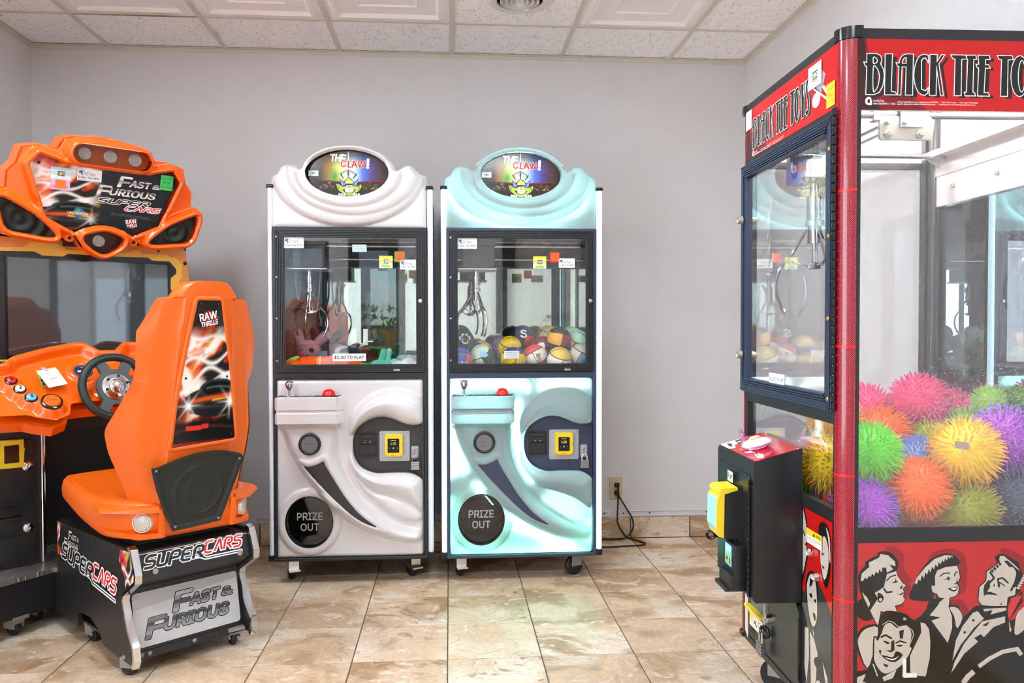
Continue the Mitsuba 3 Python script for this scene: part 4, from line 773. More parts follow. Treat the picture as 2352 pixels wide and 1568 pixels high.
# --- bucket seat: rows of points lofted over the height
def seat():
    cols = []                                                              # each column: (z, u offset, v) from bottom to top
    def col(zs, us, vs): cols.append(np.c_[spl(np.c_[us, vs, zs], 6, False)])
    zs = np.array([.49, .56, .66, .76, .84, .92, 1.04, 1.15, 1.19])
    vr = lambda z: np.interp(z, [.49, .6, .75, .9, 1.05, 1.2, 1.36], [-.03, -.045, -.065, -.085, -.11, -.135, -.165])
    R = [ # half width of the rear corner, wing edge half width, wing forward reach, at the levels
        (.49, .145, .150, .06), (.56, .162, .180, .085), (.66, .176, .203, .115), (.76, .196, .220, .21), (.84, .204, .228, .24), (.91, .196, .224, .15), (1.04, .178, .212, .03), (1.15, .172, .214, .035), (1.19, .165, .211, .045)]
    rings = []
    lev = np.array(R)
    Z = np.r_[np.linspace(.49, 1.19, 50)]
    hw, ww, wr = [np.interp(Z, lev[:, 0], lev[:, k]) for k in (1, 2, 3)]
    hw, ww, wr = [gaussian_filter(np.r_[[q[0]] * 4, q, [q[-1]] * 4], 1.2)[4:-4] for q in (hw, ww, wr)]
    top = np.clip((Z - .49) / .70, 0, 1)
    for k, z in enumerate(Z):
        b = vr(z); sp = .115 + .03 * (1 - top[k]); 
        pts = [(-ww[k], b + wr[k]), (-hw[k] - .004, b + .012), (-hw[k] + .016, b), (-sp, b - .006), (-sp + .022, b - .026), (-.03, b - .030), (.03, b - .030), (sp - .022, b - .026), (sp, b - .006), (hw[k] - .016, b), (hw[k] + .004, b + .012), (ww[k], b + wr[k]),
               (ww[k] - .025, b + wr[k] + .004), (hw[k] - .04, b + .075), (0, b + .09), (-hw[k] + .04, b + .075), (-ww[k] + .025, b + wr[k] + .004)]
        rings.append([(US + x, y, z) for x, y in pts])
    # above the wings the shoulders step in to a raised hump
    for z, w_, h, sp in ((1.225, .194, .157, .106), (1.262, .178, .149, .104), (1.290, .166, .143, .102), (1.301, .158, .138, .101), (1.303, .148, .130, .100)):
        b = vr(z); f_ = .030 - .02 * (z - 1.2) / .1
        pts = [(-w_, b + f_ + .012), (-h - .002, b + .012), (-h + .010, b), (-sp, b - .004), (-sp + .02, b - .026), (-.03, b - .030), (.03, b - .030), (sp - .02, b - .026), (sp, b - .004), (h - .010, b), (h + .002, b + .012), (w_, b + f_ + .012), (w_ - .02, b + .046), (h - .04, b + .075), (0, b + .088), (-h + .04, b + .075), (-w_ + .02, b + .046)]
        rings.append([(US + x, y, z) for x, y in pts])
    for z, s in ((1.306, .116), (1.326, .103), (1.345, .088), (1.356, .071), (1.3605, .048)):
        b = vr(z); f = .065 + .02 * (1.36 - z) / .05
        pts = [(-s, b + .04), (-s, b + .012), (-s + .004, b - .002), (-s + .008, b - .010), (-s + .02, b - .024), (-s * .4, b - .028), (s * .4, b - .028), (s - .02, b - .024), (s - .008, b - .010), (s - .004, b - .002), (s, b + .012), (s, b + .04), (s - .01, b + .05), (s * .5, b + f), (0, b + f + .01), (-s * .5, b + f), (-s + .01, b + .05)]
        rings.append([(US + x, y, z) for x, y in pts])
    A = np.array(rings); n, m, _ = A.shape; v = A.reshape(-1, 3); f = []
    for i in range(n - 1):
        for j in range(m):
            a, b, c, d = i * m + j, i * m + (j + 1) % m, (i + 1) * m + (j + 1) % m, (i + 1) * m + j; f += [[a, b, c], [a, c, d]]
    for i in range(1, m - 1): f += [[(n - 1) * m, (n - 1) * m + i, (n - 1) * m + i + 1], [0, i + 1, i]]
    return trimesh.Trimesh(v, f, process=False)
SV = lambda z: np.interp(z, [.49, .6, .75, .9, 1.05, 1.2, 1.36], [-.03, -.045, -.065, -.085, -.11, -.135, -.165])
ST = put('seat', seat(), 'm_orange_satin', 28, label='orange moulded bucket seat'); THING = ST
def cushion():
    # the squab with its skirt: an outline that narrows to the front, rounded underneath
    A = []
    out = [(-.150, -.075), (-.215, -.02), (-.262, .08), (-.272, .22), (-.262, .40), (-.238, .56), (-.215, .635), (-.18, .66), (0, .672)]
    out = spl(out + [(-x, y) for x, y in out[-2::-1]], 4, False)
    for z, s, dy in ((.468, .80, .0), (.476, .90, 0), (.497, .965, 0), (.53, .995, 0), (.565, 1.0, 0), (.590, .985, 0), (.604, .945, 0), (.609, .88, 0), (.600, .62, 0), (.594, .3, 0)):
        A.append([(US + x * s, .28 + (y - .28) * s, z + .012 * max(0, (y - .2)) / .4) for x, y in out])
    A = np.array(A)
    # the underside rises towards the front
    lift = np.clip((A[..., 1] - .15) / .5, 0, 1); low = np.clip((.55 - A[..., 2]) / .08, 0, 1); A[..., 2] += lift * low * .080
    n, m, _ = A.shape; v = A.reshape(-1, 3); f = []
    for i in range(n - 1):
        for j in range(m): a, b, c, d = i * m + j, i * m + (j + 1) % m, (i + 1) * m + (j + 1) % m, (i + 1) * m + j; f += [[a, b, c], [a, c, d]]
    for i in range(1, m - 1): f += [[(n - 1) * m, (n - 1) * m + i, (n - 1) * m + i + 1], [0, i + 1, i]]
    return trimesh.Trimesh(v, f, process=False)
put('cushion', cushion(), 'm_orange_satin', 40)
for s in (-1, 1):                                                           # flared lamp housings at the rear corners
    X = lambda x: US + s * x
    put('lamp_housing', cat(hull([(X(a), b, c) for a, b, c in ((.266, .20, .585), (.286, .06, .592), (.292, .03, .578), (.205, -.066, .592), (.14, -.088, .594), (.20, -.075, .576), (.14, -.09, .574), (.25, .15, .600), (.15, .0, .603))]),
        hull([(X(a), b, c) for a, b, c in ((.262, .16, .515), (.255, .06, .492), (.20, -.062, .486), (.13, -.084, .485), (.20, -.066, .503), (.262, .07, .508), (.13, -.086, .502), (.15, .05, .475))]),
        hull([(X(a), b, c) for a, b, c in ((.140, -.080, .485), (.118, -.082, .485), (.140, -.088, .585), (.122, -.082, .585), (.12, .0, .50), (.12, .0, .58))])), 'm_orange_satin', 40)
    for part, prof, m in (('lamp', [(0, .010), (.016, .0095), (.027, .006), (.029, -.012)], 'm_lens'), ('lamp_ring', [(.028, -.01), (.029, .006), (.032, .006), (.034, -.01)], 'm_white_gloss')):
        put(part, tm(lathe(prof, 32), Ry(s * (PI / 2)), Rz(s * -.75), Tr(X(.182), -.050, .540)), m, 40, label='round clear lamp' if part == 'lamp' else None)
mat('m_lens', 'b9b4aa', 0.2)
# rear speaker grille and the printed art panel, laid on the leaning back
def onback(poly, off, step=.008, color=None):
    """A sheet on the seat's back: local (u, z), off metres proud of the spine."""
    m = gridmesh(poly, step, lambda x, z, d: -SV(z) + off, 0, color)
    return m
SPINE = .030
ux = lambda z: US + .012 - .016 * (z - .80) / .49
hwd = spl([(1.288, .034), (1.16, .056), (1.0, .083), (.812, .104)], 5, False)
art_poly = Polygon([(ux(z) + w, z) for z, w in hwd] + [(ux(.80) - .108, .800)] + [(ux(z) - w, z) for z, w in hwd[::-1]]).buffer(.008).buffer(0)
X0, Z0, X1, Z1 = art_poly.bounds
def acol(x, z):
    c = fire((x - X0) / (X1 - X0), (z - Z0) / (Z1 - Z0), 0)
    k = np.clip((z - 1.16) / .05, 0, 1)[:, None]; return c * (1 - k) + np.array(lin('1a1d1c')) * k
am, ac = onback(art_poly, SPINE + .007, .004, acol)
ap = put('art_panel', am, 'm_print_gloss', color=ac, smooth=False, label='printed panel of a racing car in flames')
THING = ap
rw = at(raw(.062), US - .033, 1.222); rm, rc = pr(rw); rm.vertices[:, 1] = SV(rm.vertices[:, 2]) - SPINE - .0085; put('raw_thrills_lettering', rm, 'm_print_gloss', color=rc, smooth=False)
for x, z in ((ux(1.28) - .030, 1.282), (ux(1.28) + .030, 1.282), (ux(1.03) - .074, 1.03), (ux(1.03) + .074, 1.03), (ux(.81) - .098, .812), (ux(.82) + .098, .82)): put('screw', mv(screw(x, z, .004), 0, SV(z) - SPINE - .007, 0), 'm_black_gloss')
THING = ST
rp = np.array(art_poly.buffer(.006).simplify(.0004).segmentize(.012).exterior.coords)[:-1]
put('art_rim', tube(np.c_[rp[:, 0], SV(rp[:, 1]) - SPINE - .001, rp[:, 1]], .0088, 10, True), 'm_orange_satin', True)
gr_poly = SP([(US - .172, .722), (US - .155, .732), (US - .04, .763), (US + .05, .768), (US + .13, .752), (US + .156, .735), (US + .15, .70), (US + .115, .60), (US + .085, .517), (US + .07, .508), (US - .080, .500), (US - .095, .512), (US - .135, .60)], 4)
gsd = sdist(gr_poly)
def grh(x, z, d):
    r = np.hypot(x - US, (z - .63)); return -SV(z) + .044 - dome(gsd(x, z) - .012, .012, .006) + ridge(r - .085, .006, .003) + ridge(r - .045, .005, .002)
put('speaker_grille', gridmesh(gr_poly, .004, grh, 0), 'm_grille', True, label='black perforated speaker grille')
put('grille_rim', gridmesh(gr_poly.difference(gr_poly.buffer(-.011)), .004, lambda x, z, d: -SV(z) + .0455, 0), 'm_black', True)
for x, z in ((US - .157, .720), (US + .143, .728), (US - .082, .514), (US + .075, .518)): put('screw', mv(screw(x, z, .0045), 0, SV(z) - .046, 0), 'm_grey_metal')
THING = RG
# --- platform and lower cabinet
put('platform', cat(mv(extz(P([(-.30, .56), (-.206, .677), (.006, .736), (.02, .66), (.44, .66), (.44, 1.15), (-.30, 1.15)]), .215, .234), 0, 0, 0)), 'm_diamond', False, label='diamond plate footboard')
put('platform_skirt', cat(extz(P([(-.30, .565), (-.206, .680), (.006, .739), (.02, .67), (.43, .67), (.43, 1.15), (-.30, 1.15)]), .075, .215)), 'm_black', False)
for x, y in ((-.03, .83), (-.14, .72)): caster('caster', x, y, .032, .08, .024, .4)
put('cabinet', cat(bx(-.25, .66, 1.12, 1.30, .08, 1.02), bx(.46, .66, .80, 1.2, .08, .80), bx(-.20, .67, .99, 1.28, .98, 1.72), bx(-.21, .66, .86, 1.13, .775, .90)), 'm_black', False)
cb = put('coin_box', cat(bx(-.26, -.004, .85, 1.13, .234, .80, .004)), 'm_black', False); THING = cb
put('corner_strip', cat(bx(-.014, .004, .838, .862, .234, .800, .006)), 'm_chrome', 20, label='chrome corner strip')
for k, (z0, z1) in enumerate(((.515, .748), (.255, .498))):
    dr_ = put('coin_door', cat(bevel_ext(rrect(-.25, -.035, z0, z1, .018), .838, .852, .004), ext(rrect(-.25, -.035, z0, z1, .018).difference(rrect(-.244, -.041, z0 + .006, z1 - .006, .014)), .834, .842)), 'm_powder', False); t0 = THING; THING = dr_
    put('lock', mv(lathey([(0, .006), (.005, .006), (.0065, .010), (.012, .008), (.013, .002), (.019, .001), (.020, -.003)], -.063, z0 + (.125 if k == 0 else .135), 20), 0, .838, 0), 'm_chrome')
    if k == 0:
        put('card_reader', mv(bevel_ext(P([(-.19, .642), (-.08, .640), (-.078, .70), (-.075, .715), (-.079, .722), (-.079, .752), (-.19, .755)]), -.018, .002, .004), 0, .838, 0), 'm_yellow', label='yellow card reader')
        put('reader_screen', pr([(rrect(-.150, -.098, .662, .733, .002), '2c1c18'), (P([(-.15, .662), (-.098, .662), (-.098, .676), (-.15, .672)]), '15110f')], -.0195), 'm_print_gloss', T=Tr(0, .838, 0))
    else:
        put('coin_slot', cat(bx(-.19, -.09, .812, .836, .448, .485, .003), bx(-.19, -.092, .818, .836, .43, .445, .002), bx(-.19, -.09, .834, .838, .36, .43)), 'm_black_gloss', False)
    THING = t0
THING = RG
# --- dashboard, moulded in one piece, on a plane that slopes up towards the screen
DT = math.atan(.9); DK = math.cos(DT)
DF = Tr(0, .62, .87) @ np.array([[1, 0, 0, 0], [0, math.sin(DT), math.cos(DT), 0], [0, -math.cos(DT), math.sin(DT), 0], [0, 0, 0, 1.0]])
dz = lambda v: (v - .62) / DK                                               # distance up the slope
def U(pts): return [(u, dz(v)) for u, v in pts]
DL = [(-.235, .602), (-.135, .600), (-.105, .588), (-.043, .572), (.012, .590), (.030, .632), (.102, .637)]
top_l = [(-.235, .79), (-.167, .795), (-.128, .822), (.003, .857), (.10, .874), (.155, .877), (.185, .855), (.205, .838)]
DO = Polygon(U(DL + [(2 * UC - u, v) for u, v in DL[::-1]]) + U([(2 * UC - u, v) for u, v in top_l] + top_l[::-1])).buffer(.006).buffer(-.012).buffer(.006)
BTN = [(-.158, .720, .017, 'c8102a', '1'), (-.138, .684, .017, 'ece6da', '2'), (-.110, .648, .0175, '5ab0e0', '3')]
def dash():
    sdd = sdist(DO); hood = LineString(U(top_l + [(2 * UC - u, v) for u, v in top_l[::-1]]))
    def fn(x, z, d):
        o = sdd(x, z); h = dome(o, .045, .045) - .02
        hd = shapely.distance(shapely.points(x, z), hood); h = np.maximum(h, dome(.030 - np.abs(hd - .022), .030, .080) - .012)
        for u, v, r, _, _ in BTN: h = np.maximum(h, .028 + dome(.040 - np.hypot(x - u, z - dz(v)), .03, .026))
        h = np.maximum(h, .02 + dome(.058 - np.hypot(x + .048, z - dz(.622)), .035, .042))
        for u in (.118, 2 * UC - .118): h += ridge(np.hypot(x - u, z - dz(.760)) - .048, .014, .012)
        h = np.maximum(h, .0 + dome(.125 - np.hypot(x - UC, z - dz(.69)), .06, .045) * (z < dz(.78)))
        h -= ridge(np.hypot(x + .128, z - dz(.785)), .016, .010) + ridge(np.hypot(x + .188, z - dz(.79)), .016, .010)
        return h
    return gridmesh(DO, .0045, fn, 1.0)
db = put('dashboard', dash(), 'm_orange', True, T=DF, label='glossy orange moulded dashboard'); THING = db
put('skirt', ext(DO.buffer(-.001), .018, .065), 'm_orange', False, T=DF)
for u, v, r, c, n in BTN:
    b_ = put('button', cat(lathey([(0, .010), (r * .8, .009), (r, .006), (r, -.004)], u, dz(v), 28)), 'm_' + {'1': 'red', '2': 'cream', '3': 'btnblue'}[n], 40, T=DF @ Tr(0, -.054, 0)); t0 = THING; THING = b_
    put('digit', pr([(lay(tp(n), u, dz(v), .010, .017, anchor='c'), '201418')]), 'm_print', T=DF @ Tr(0, -.0655, 0)); THING = t0
    put('button_ring', lathey([(r, -.002), (r + .001, .004), (r + .005, .003), (r + .006, -.006)], u, dz(v), 28), 'm_black_gloss', 40, T=DF @ Tr(0, -.052, 0))
mat('m_btnblue', '63b4e6', 0.2)
mb = put('music_button', lathey([(0, .012), (.026, .011), (.030, .007), (.030, -.004)], -.048, dz(.622), 32), 'm_orange', 40, T=DF @ Tr(0, -.062, 0)); THING = mb
put('lettering', pr([(lay(tp('MUSIC', bold=False), -.048, dz(.622), .030, .006, anchor='c'), '8a4a14')]), 'm_print', T=DF @ Tr(0, -.0745, 0)); THING = db
put('music_ring', lathey([(.031, 0), (.033, .006), (.038, .004), (.039, -.006)], -.048, dz(.622), 32), 'm_black_gloss', 40, T=DF @ Tr(0, -.061, 0))
for u in (.118, 2 * UC - .118):
    ga = put('gauge', pr([(ell(u, dz(.760), .038, .038, 40), '1c2a4a'), (ell(u, dz(.760) + .002, .034, .034, 40).difference(ell(u, dz(.760) + .002, .031, .031, 40)), '5c6c94')] +
        ([(rrect(u - .022, u + .022, dz(.760) - .004, dz(.760) + .006, .002), 'e8e6dc'), (rrect(u - .014, u + .014, dz(.760) - .018, dz(.760) - .009, .002), 'f2f0ea'), (sbox(u - .008, dz(.760) + .022, u + .008, dz(.760) + .025), 'c8c8d0')] if u < UC else
         [(P([(u + .024 * math.cos(a) - .002, dz(.760) + .024 * math.sin(a)), (u + .024 * math.cos(a) + .002, dz(.760) + .024 * math.sin(a)), (u + .030 * math.cos(a) + .002, dz(.760) + .030 * math.sin(a)), (u + .030 * math.cos(a) - .002, dz(.760) + .030 * math.sin(a))]), 'dfe3ee') for a in np.linspace(-.4, PI + .4, 12)])), 'm_print_gloss', T=DF @ Tr(0, -.034, 0), label='round dark blue gauge')
KP = [(rrect(-.052, .03, dz(.705), dz(.775), .004), '8fc03a')] + [(rrect(-.046 + i * .024, -.028 + i * .024, dz(.710) + j * .022, dz(.710) + .015 + j * .022, .002), '1c2022') for i in range(3) for j in range(4)] + [(lay(tp(str(1 + i + 3 * (3 - j))[-1]), -.037 + i * .024, dz(.710) + .0075 + j * .022, .006, .009, anchor='c'), 'd8dcd8') for i in range(3) for j in range(4)]
put('keypad', pr(KP), 'm_print', T=DF @ Tr(0, -.030, 0), label='numbered keypad on a green plate')
for u in (-.128, -.188): put('bolt', tm(lathe([(0, .006), (.006, .005), (.009, 0)], 14), Rx(PI / 2), Tr(u, -.022, dz(.787))), 'm_black_gloss', T=DF)
THING = RG
# --- steering wheel
WF = Tr(.200, .612, .958) @ Rx(-.35)
sw = put('steering_column', cyl((0, .012, 0), (0, .12, 0), .045, 24), 'm_orange', 40, T=WF)
th = np.linspace(0, 2 * PI, 56, endpoint=False)
sw = put('steering_wheel', tube(np.c_[.128 * np.cos(th), th * 0, .128 * np.sin(th)], .0165, 14, True), 'm_wheelgrip', True, T=WF, label='black steering wheel with chrome hub'); THING = sw
sp3 = ell(0, 0, .075, .075, 48)
for a in (2.0, 1.05, -2.12, -1.0): sp3 = sp3.union(LineString([(0, 0), (.122 * math.cos(a), .122 * math.sin(a))]).buffer(.021))
sp3 = sp3.buffer(.012).buffer(-.012).intersection(ell(0, 0, .126, .126, 64))
put('spokes', mv(bevel_ext(sp3, -.006, .010, .003), 0, 0, 0), 'm_grey_dark', False, T=WF); mat('m_grey_dark', '3a4040', 0.45)
put('hub', mv(lathey([(0, .020), (.022, .019), (.030, .014), (.032, .010), (.034, .010), (.052, .006), (.056, .002), (.057, -.004)], 0, 0, 40), 0, -.008, 0), 'm_chrome', 35, T=WF)
for a in np.arange(6) * PI / 3 + .3: put('bolt', mv(lathey([(0, .001), (.003, .001), (.0035, .004), (.0055, .004), (.006, 0)], .043 * math.cos(a), .043 * math.sin(a), 12), 0, -.0155, 0), 'm_black_gloss', T=WF)
THING = RG
# --- screen with honeycomb bezel
SY = .97
BZ = P([(-.215, 1.03), (.66, 1.03), (.672, 1.10), (.672, 1.34), (.678, 1.39), (.665, 1.47), (.655, 1.56), (.64, 1.575), (-.17, 1.575), (-.19, 1.56), (-.208, 1.39), (-.20, 1.34)])
bz = put('bezel', ext(BZ, SY - .012, SY + .03), 'm_bezel', False); THING = bz
def _hon(p, n, uv):
    x = (p.x * .743 + p.y * .669) * 95; z = p.z * 95
    k = 1.1547
    # hexagonal cells
    qx, qz = x / 1.0, z * k / 1.0
    r = dr.floor(qz); xo = qx - 0.5 * (r - 2 * dr.floor(r / 2)); fx = xo - dr.floor(xo) - .5; fz = qz - r - .5
    e = dr.maximum(dr.abs(fx), dr.abs(fx) * .5 + dr.abs(fz) * .8)
    return mikit.mix(lin('e8974a'), lin('cc7438'), mikit.smoothstep(.40, .47, e))
mat('m_bezel', mikit.proc(lambda p, n, uv: _hon(p, n, uv)), 0.35)
sc = lambda a, b: sbox(UC - a, 1.29 - b, UC + a, 1.29 + b)
gold = P([(UC - .385, 1.05), (UC + .385, 1.05), (UC + .39, 1.20), (UC + .40, 1.22), (UC + .40, 1.34), (UC + .385, 1.36), (UC + .385, 1.42), (UC + .40, 1.44), (UC + .40, 1.50), (UC + .37, 1.53), (UC + .345, 1.53), (UC + .33, 1.542), (UC + .22, 1.538), (UC + .20, 1.555), (UC + .13, 1.535), (UC - .10, 1.535), (UC - .14, 1.56), (UC - .24, 1.56), (UC - .27, 1.535), (UC - .37, 1.53), (UC - .40, 1.50)])
dark = P([(UC - .36, 1.07), (UC + .36, 1.07), (UC + .36, 1.36), (UC + .345, 1.38), (UC + .345, 1.43), (UC + .372, 1.455), (UC + .372, 1.475), (UC + .34, 1.51), (UC + .26, 1.51), (UC + .24, 1.522), (UC + .10, 1.518), (UC - .1, 1.518), (UC - .12, 1.505), (UC - .20, 1.505), (UC - .23, 1.52), (UC - .36, 1.515)])
put('gold_border', pr([(gold, 'f0b83c'), (dark, '16181a')], SY - .0135), 'm_print', False)
put('screen', ext(sc(.332, .203), SY - .016, SY - .010), 'm_screen', False, label='dark reflective screen')
put('screen_trim', ext(sc(.338, .209).difference(sc(.331, .202)), SY - .020, SY - .012), 'm_black_gloss', False)
for x, z in ((UC + .415, 1.505), (UC + .29, 1.56)): put('bolt', mv(lathey([(0, .005), (.006, .004), (.009, 0)], x, z, 14), 0, SY - .012, 0), 'm_black_gloss')
THING = RG
put('cowl', cat(bx(UC - .44, UC + .44, .86, .985, 1.03, 1.045, .004), hull([(x, y, z) for x in (UC - .43, UC + .43) for y, z in ((.83, 1.02), (.90, 1.04), (.96, 1.065), (.965, 1.03))])), 'm_black_gloss', False)
# --- marquee: an orange moulded mask on a plane that leans forward
MT = math.atan(.25); MK = math.sqrt(1 + .0625)
MF = Tr(0, .85, 1.55) @ np.array([[1, 0, 0, 0], [0, math.cos(MT), -math.sin(MT), 0], [0, math.sin(MT), math.cos(MT), 0], [0, 0, 0, 1.0]])
def mz(pts, mirror=False): return [((2 * UC - u) if mirror else u, (z - 1.55) * MK) for u, z in pts]
half = [(UC, 1.995), (.358, 1.981), (.408, 1.965), (.428, 1.928), (.494, 1.929), (.556, 1.913), (.575, 1.849), (.605, 1.815), (.606, 1.753), (.639, 1.747), (.663, 1.698), (.657, 1.629), (.617, 1.575), (.447, 1.547), (.40, 1.57), (.352, 1.594), (.317, 1.538), (.272, 1.506), (UC, 1.500)]
MO = Polygon(mz(half) + mz(half[-2:0:-1], True)).buffer(.007).buffer(-.014).buffer(.007)
ph = [(UC, 1.868), (.401, 1.868), (.430, 1.879), (.502, 1.897), (.536, 1.853), (.462, 1.656), (.352, 1.603), (.318, 1.623), (.27, 1.638), (UC, 1.641)]
MP = Polygon(mz(ph) + mz(ph[-2:0:-1], True)).buffer(.004).buffer(-.008).buffer(.004)
gh = [(.428, 1.591), (.50, 1.655), (.57, 1.694), (.632, 1.717), (.626, 1.655), (.602, 1.599), (.53, 1.585), (.444, 1.576)]
MGR, MGL = SP(mz(gh), 3), SP(mz(gh, True), 3)
ML = SP(mz([(.151, 1.588), (.19, 1.608), (.232, 1.616), (.275, 1.608), (.315, 1.588), (.295, 1.552), (.235, 1.522), (.172, 1.552)]), 4)
pod = LineString(mz([(.118, 1.922), (.352, 1.922)])).buffer(.040)
PODO = LineString(mz([(.118, 1.922), (.352, 1.922)])).buffer(.062)
def mask():
    hole = MP.union(MGR).union(MGL).union(ML).union(pod)
    body = MO.union(PODO).difference(hole); so, sp_, s1, s2, sl, spd, spo = [sdist(q) for q in (MO.union(PODO), MP, MGR, MGL, ML, pod, PODO)]
    def fn(x, z, d):
        o = so(x, z); h = dome(o, .03, .03) - .03
        for s, w, H in ((sp_, .016, .034), (s1, .017, .040), (s2, .017, .040), (sl, .016, .045)):
            h = np.maximum(h, ridge(s(x, z) + w * .7, w, H) * (s(x, z) < .004)); h = h + ridge(s(x, z) + w * 2.4, w * 1.3, -.008)
        po = spo(x, z); h = np.where(po > 0, np.maximum(h, dome(po, .02, .058) * 1.0), h)
        return h
    return gridmesh(body, .0042, fn, .8)
mk = put('marquee', mask(), 'm_orange', True, T=MF, label='glossy orange moulded marquee mask'); THING = mk
put('shell', cat(skirt(MO.union(PODO), .028, .12, .006), ext(MO.union(PODO).buffer(-.005), .11, .12)), 'm_orange', False, T=MF)
px0, pz0, px1, pz1 = MP.bounds
def mcol(x, z):
    s = (x - px0) / (px1 - px0); c = fire(np.clip(s * 1.9 + .08, 0, 1), np.clip((z - pz0) / (pz1 - pz0) * .72 + .16, 0, 1), 0)
    k = np.clip((s - .38) / .10, 0, 1)[:, None]; return c * (1 - k) + np.array(lin('23282c')) * k
pm, pc = gridmesh(MP, .0045, None, 0, mcol)
g1 = lay(affinity.scale(logo_ff(.240), 1, .88, origin=(0, 0)), .196, (1.758 - 1.55) * MK, rot=-1); sc2 = at(supercars2(.270, .021), .205, (1.731 - 1.55) * MK)
ly = [(g1.buffer(.0012), '33302e')] + [(g1, 'e9e2d6')] + chrome_fill(g1, g1.bounds[1], g1.bounds[3]) + sc2 + at(raw(.046), .330, (1.650 - 1.55) * MK)
ly += [(ell(.135, (1.682 - 1.55) * MK, .021, .021, 28), '2f5fae'), (SP([(.122, .14), (.133, .152), (.142, .143), (.136, .128), (.126, .13)], 3), '5c9a4a'), (SP([(.146, .135), (.153, .142), (.150, .122), (.143, .12)], 3), '5c9a4a'), (lay(tp('UNIVERSAL'), .135, (1.678 - 1.55) * MK, .084, .0125, anchor='c').buffer(.0008), '6a4a20'), (lay(tp('UNIVERSAL'), .135, (1.678 - 1.55) * MK, .084, .0125, anchor='c'), 'f0e2bc')]
ly += [(lay(tp(t, bold=False), .262, (1.690 - .006 * i - 1.55) * MK, .165, .0035, rot=-2), '9a9da0') for i, t in enumerate(('Fast & Furious Supercars is a trademark of its owners', 'Licensed for use in this game only. All rights reserved'))]
pm2, pc2 = pr(ly, -.0008)
mp_ = put('sign', cat(pm, pm2), 'm_print_gloss', color=np.vstack([pc, pc2]), smooth=False, T=MF @ Tr(0, .004, 0), label='printed sign with FAST & FURIOUS SUPERCARS'); THING = mp_
mS = lambda L, u, z: pr(at(L, u, (z - 1.55) * MK), -.0025)
for L, u, z in ((sticker_dor(.078, .052), .018, 1.803), (sheet(.074, .044, ['S 17', 'NO. 17254'], 'd9a8c8', 'a05a8a'), .020, 1.765), (sheet(.040, .034, ['25 THRU', '26 / 17000', '0000'], 'ff7a2a', 'b04a10'), .038, 1.772), (sticker_titan(.096, .050), .118, 1.812), (sheet(.056, .066, ['SUITABLE', 'FOR', 'ALL AGES'], '43c463', '1d6a34', .08), .460, 1.812)):
    put('sticker', mS(L, u, z), 'm_print', T=MF @ Tr(0, .004 - .0012 * (1 + (u == .038)), 0))
for u, z in ((-.025, 1.862), (.045, 1.69), (.524, 1.850), (.44, 1.672)): put('bolt', mv(lathey([(0, .005), (.004, .004), (.006, 0)], u, (z - 1.55) * MK, 12), 0, .003, 0), 'm_black_gloss', T=MF)
THING = mk
for gpoly in (MGR, MGL): put('speaker_grille', gridmesh(gpoly.buffer(.004), .005, lambda x, z, d: -.008 + .004 * np.cos(np.hypot(x - gpoly.centroid.x, z - gpoly.centroid.y) * 140)), 'm_grille', True, T=MF)
lc = put('centre_grille', gridmesh(ML.buffer(.004), .005, lambda x, z, d: -.006 + 0 * x), 'm_grille_red', True, T=MF); mat('m_grille_red', '35191a', 0.3)
def spot_(u, z, r, part='lamp'):
    k = put(part, cat(lathey([(0, .004), (r * .7, .004), (r * .8, .008), (r, .005), (r, -.006)], u, (z - 1.55) * MK, 28), *[lathey([(0, .007), (.002, .006), (.0025, .003)], u + q * math.cos(a), (z - 1.55) * MK + q * math.sin(a), 8) for q, n in ((r * .25, 5), (r * .5, 9)) for a in np.arange(n) * 2 * PI / n]), 'm_lamp_grey', 40, T=MF @ Tr(0, .0, 0))
mat('m_lamp_grey', '9c9990', 0.3)
spot_(.222, 1.571, .024, 'centre_lamp')
put('pod_back', ext(pod.buffer(.003), .0, .006), 'm_amber', False, T=MF @ Tr(0, -.012, 0)); mat('m_amber', '8a3d12', 0.2)
for u in (.134, .236, .338):
    k = put('lamp', cat(lathey([(0, .004), (.019, .004), (.023, .008), (.027, .005), (.027, -.006)], u, (1.922 - 1.55) * MK, 28), *[lathey([(0, .007), (.002, .006), (.0025, .003)], u + q * math.cos(a), (1.922 - 1.55) * MK + q * math.sin(a), 8) for q, n in ((.006, 5), (.012, 9)) for a in np.arange(n) * 2 * PI / n]), 'm_lamp_grey', 40, T=MF @ Tr(0, -.014, 0))
for u, z in ((.365, 1.577), (2 * UC - .365, 1.577)):
    put('lug', mv(lathey([(.007, .004), (.010, .010), (.017, .008), (.018, -.02)], u, (z - 1.55) * MK, 20), 0, 0, 0), 'm_orange', 40, T=MF); put('bolt', lathey([(0, .006), (.006, .004), (.007, -.01)], u, (z - 1.55) * MK, 12), 'm_black', 40, T=MF)
THING = RG
put('marquee_bracket', cat(bx(UC - .12, UC + .12, .92, 1.0, 1.55, 1.85)), 'm_black', False)
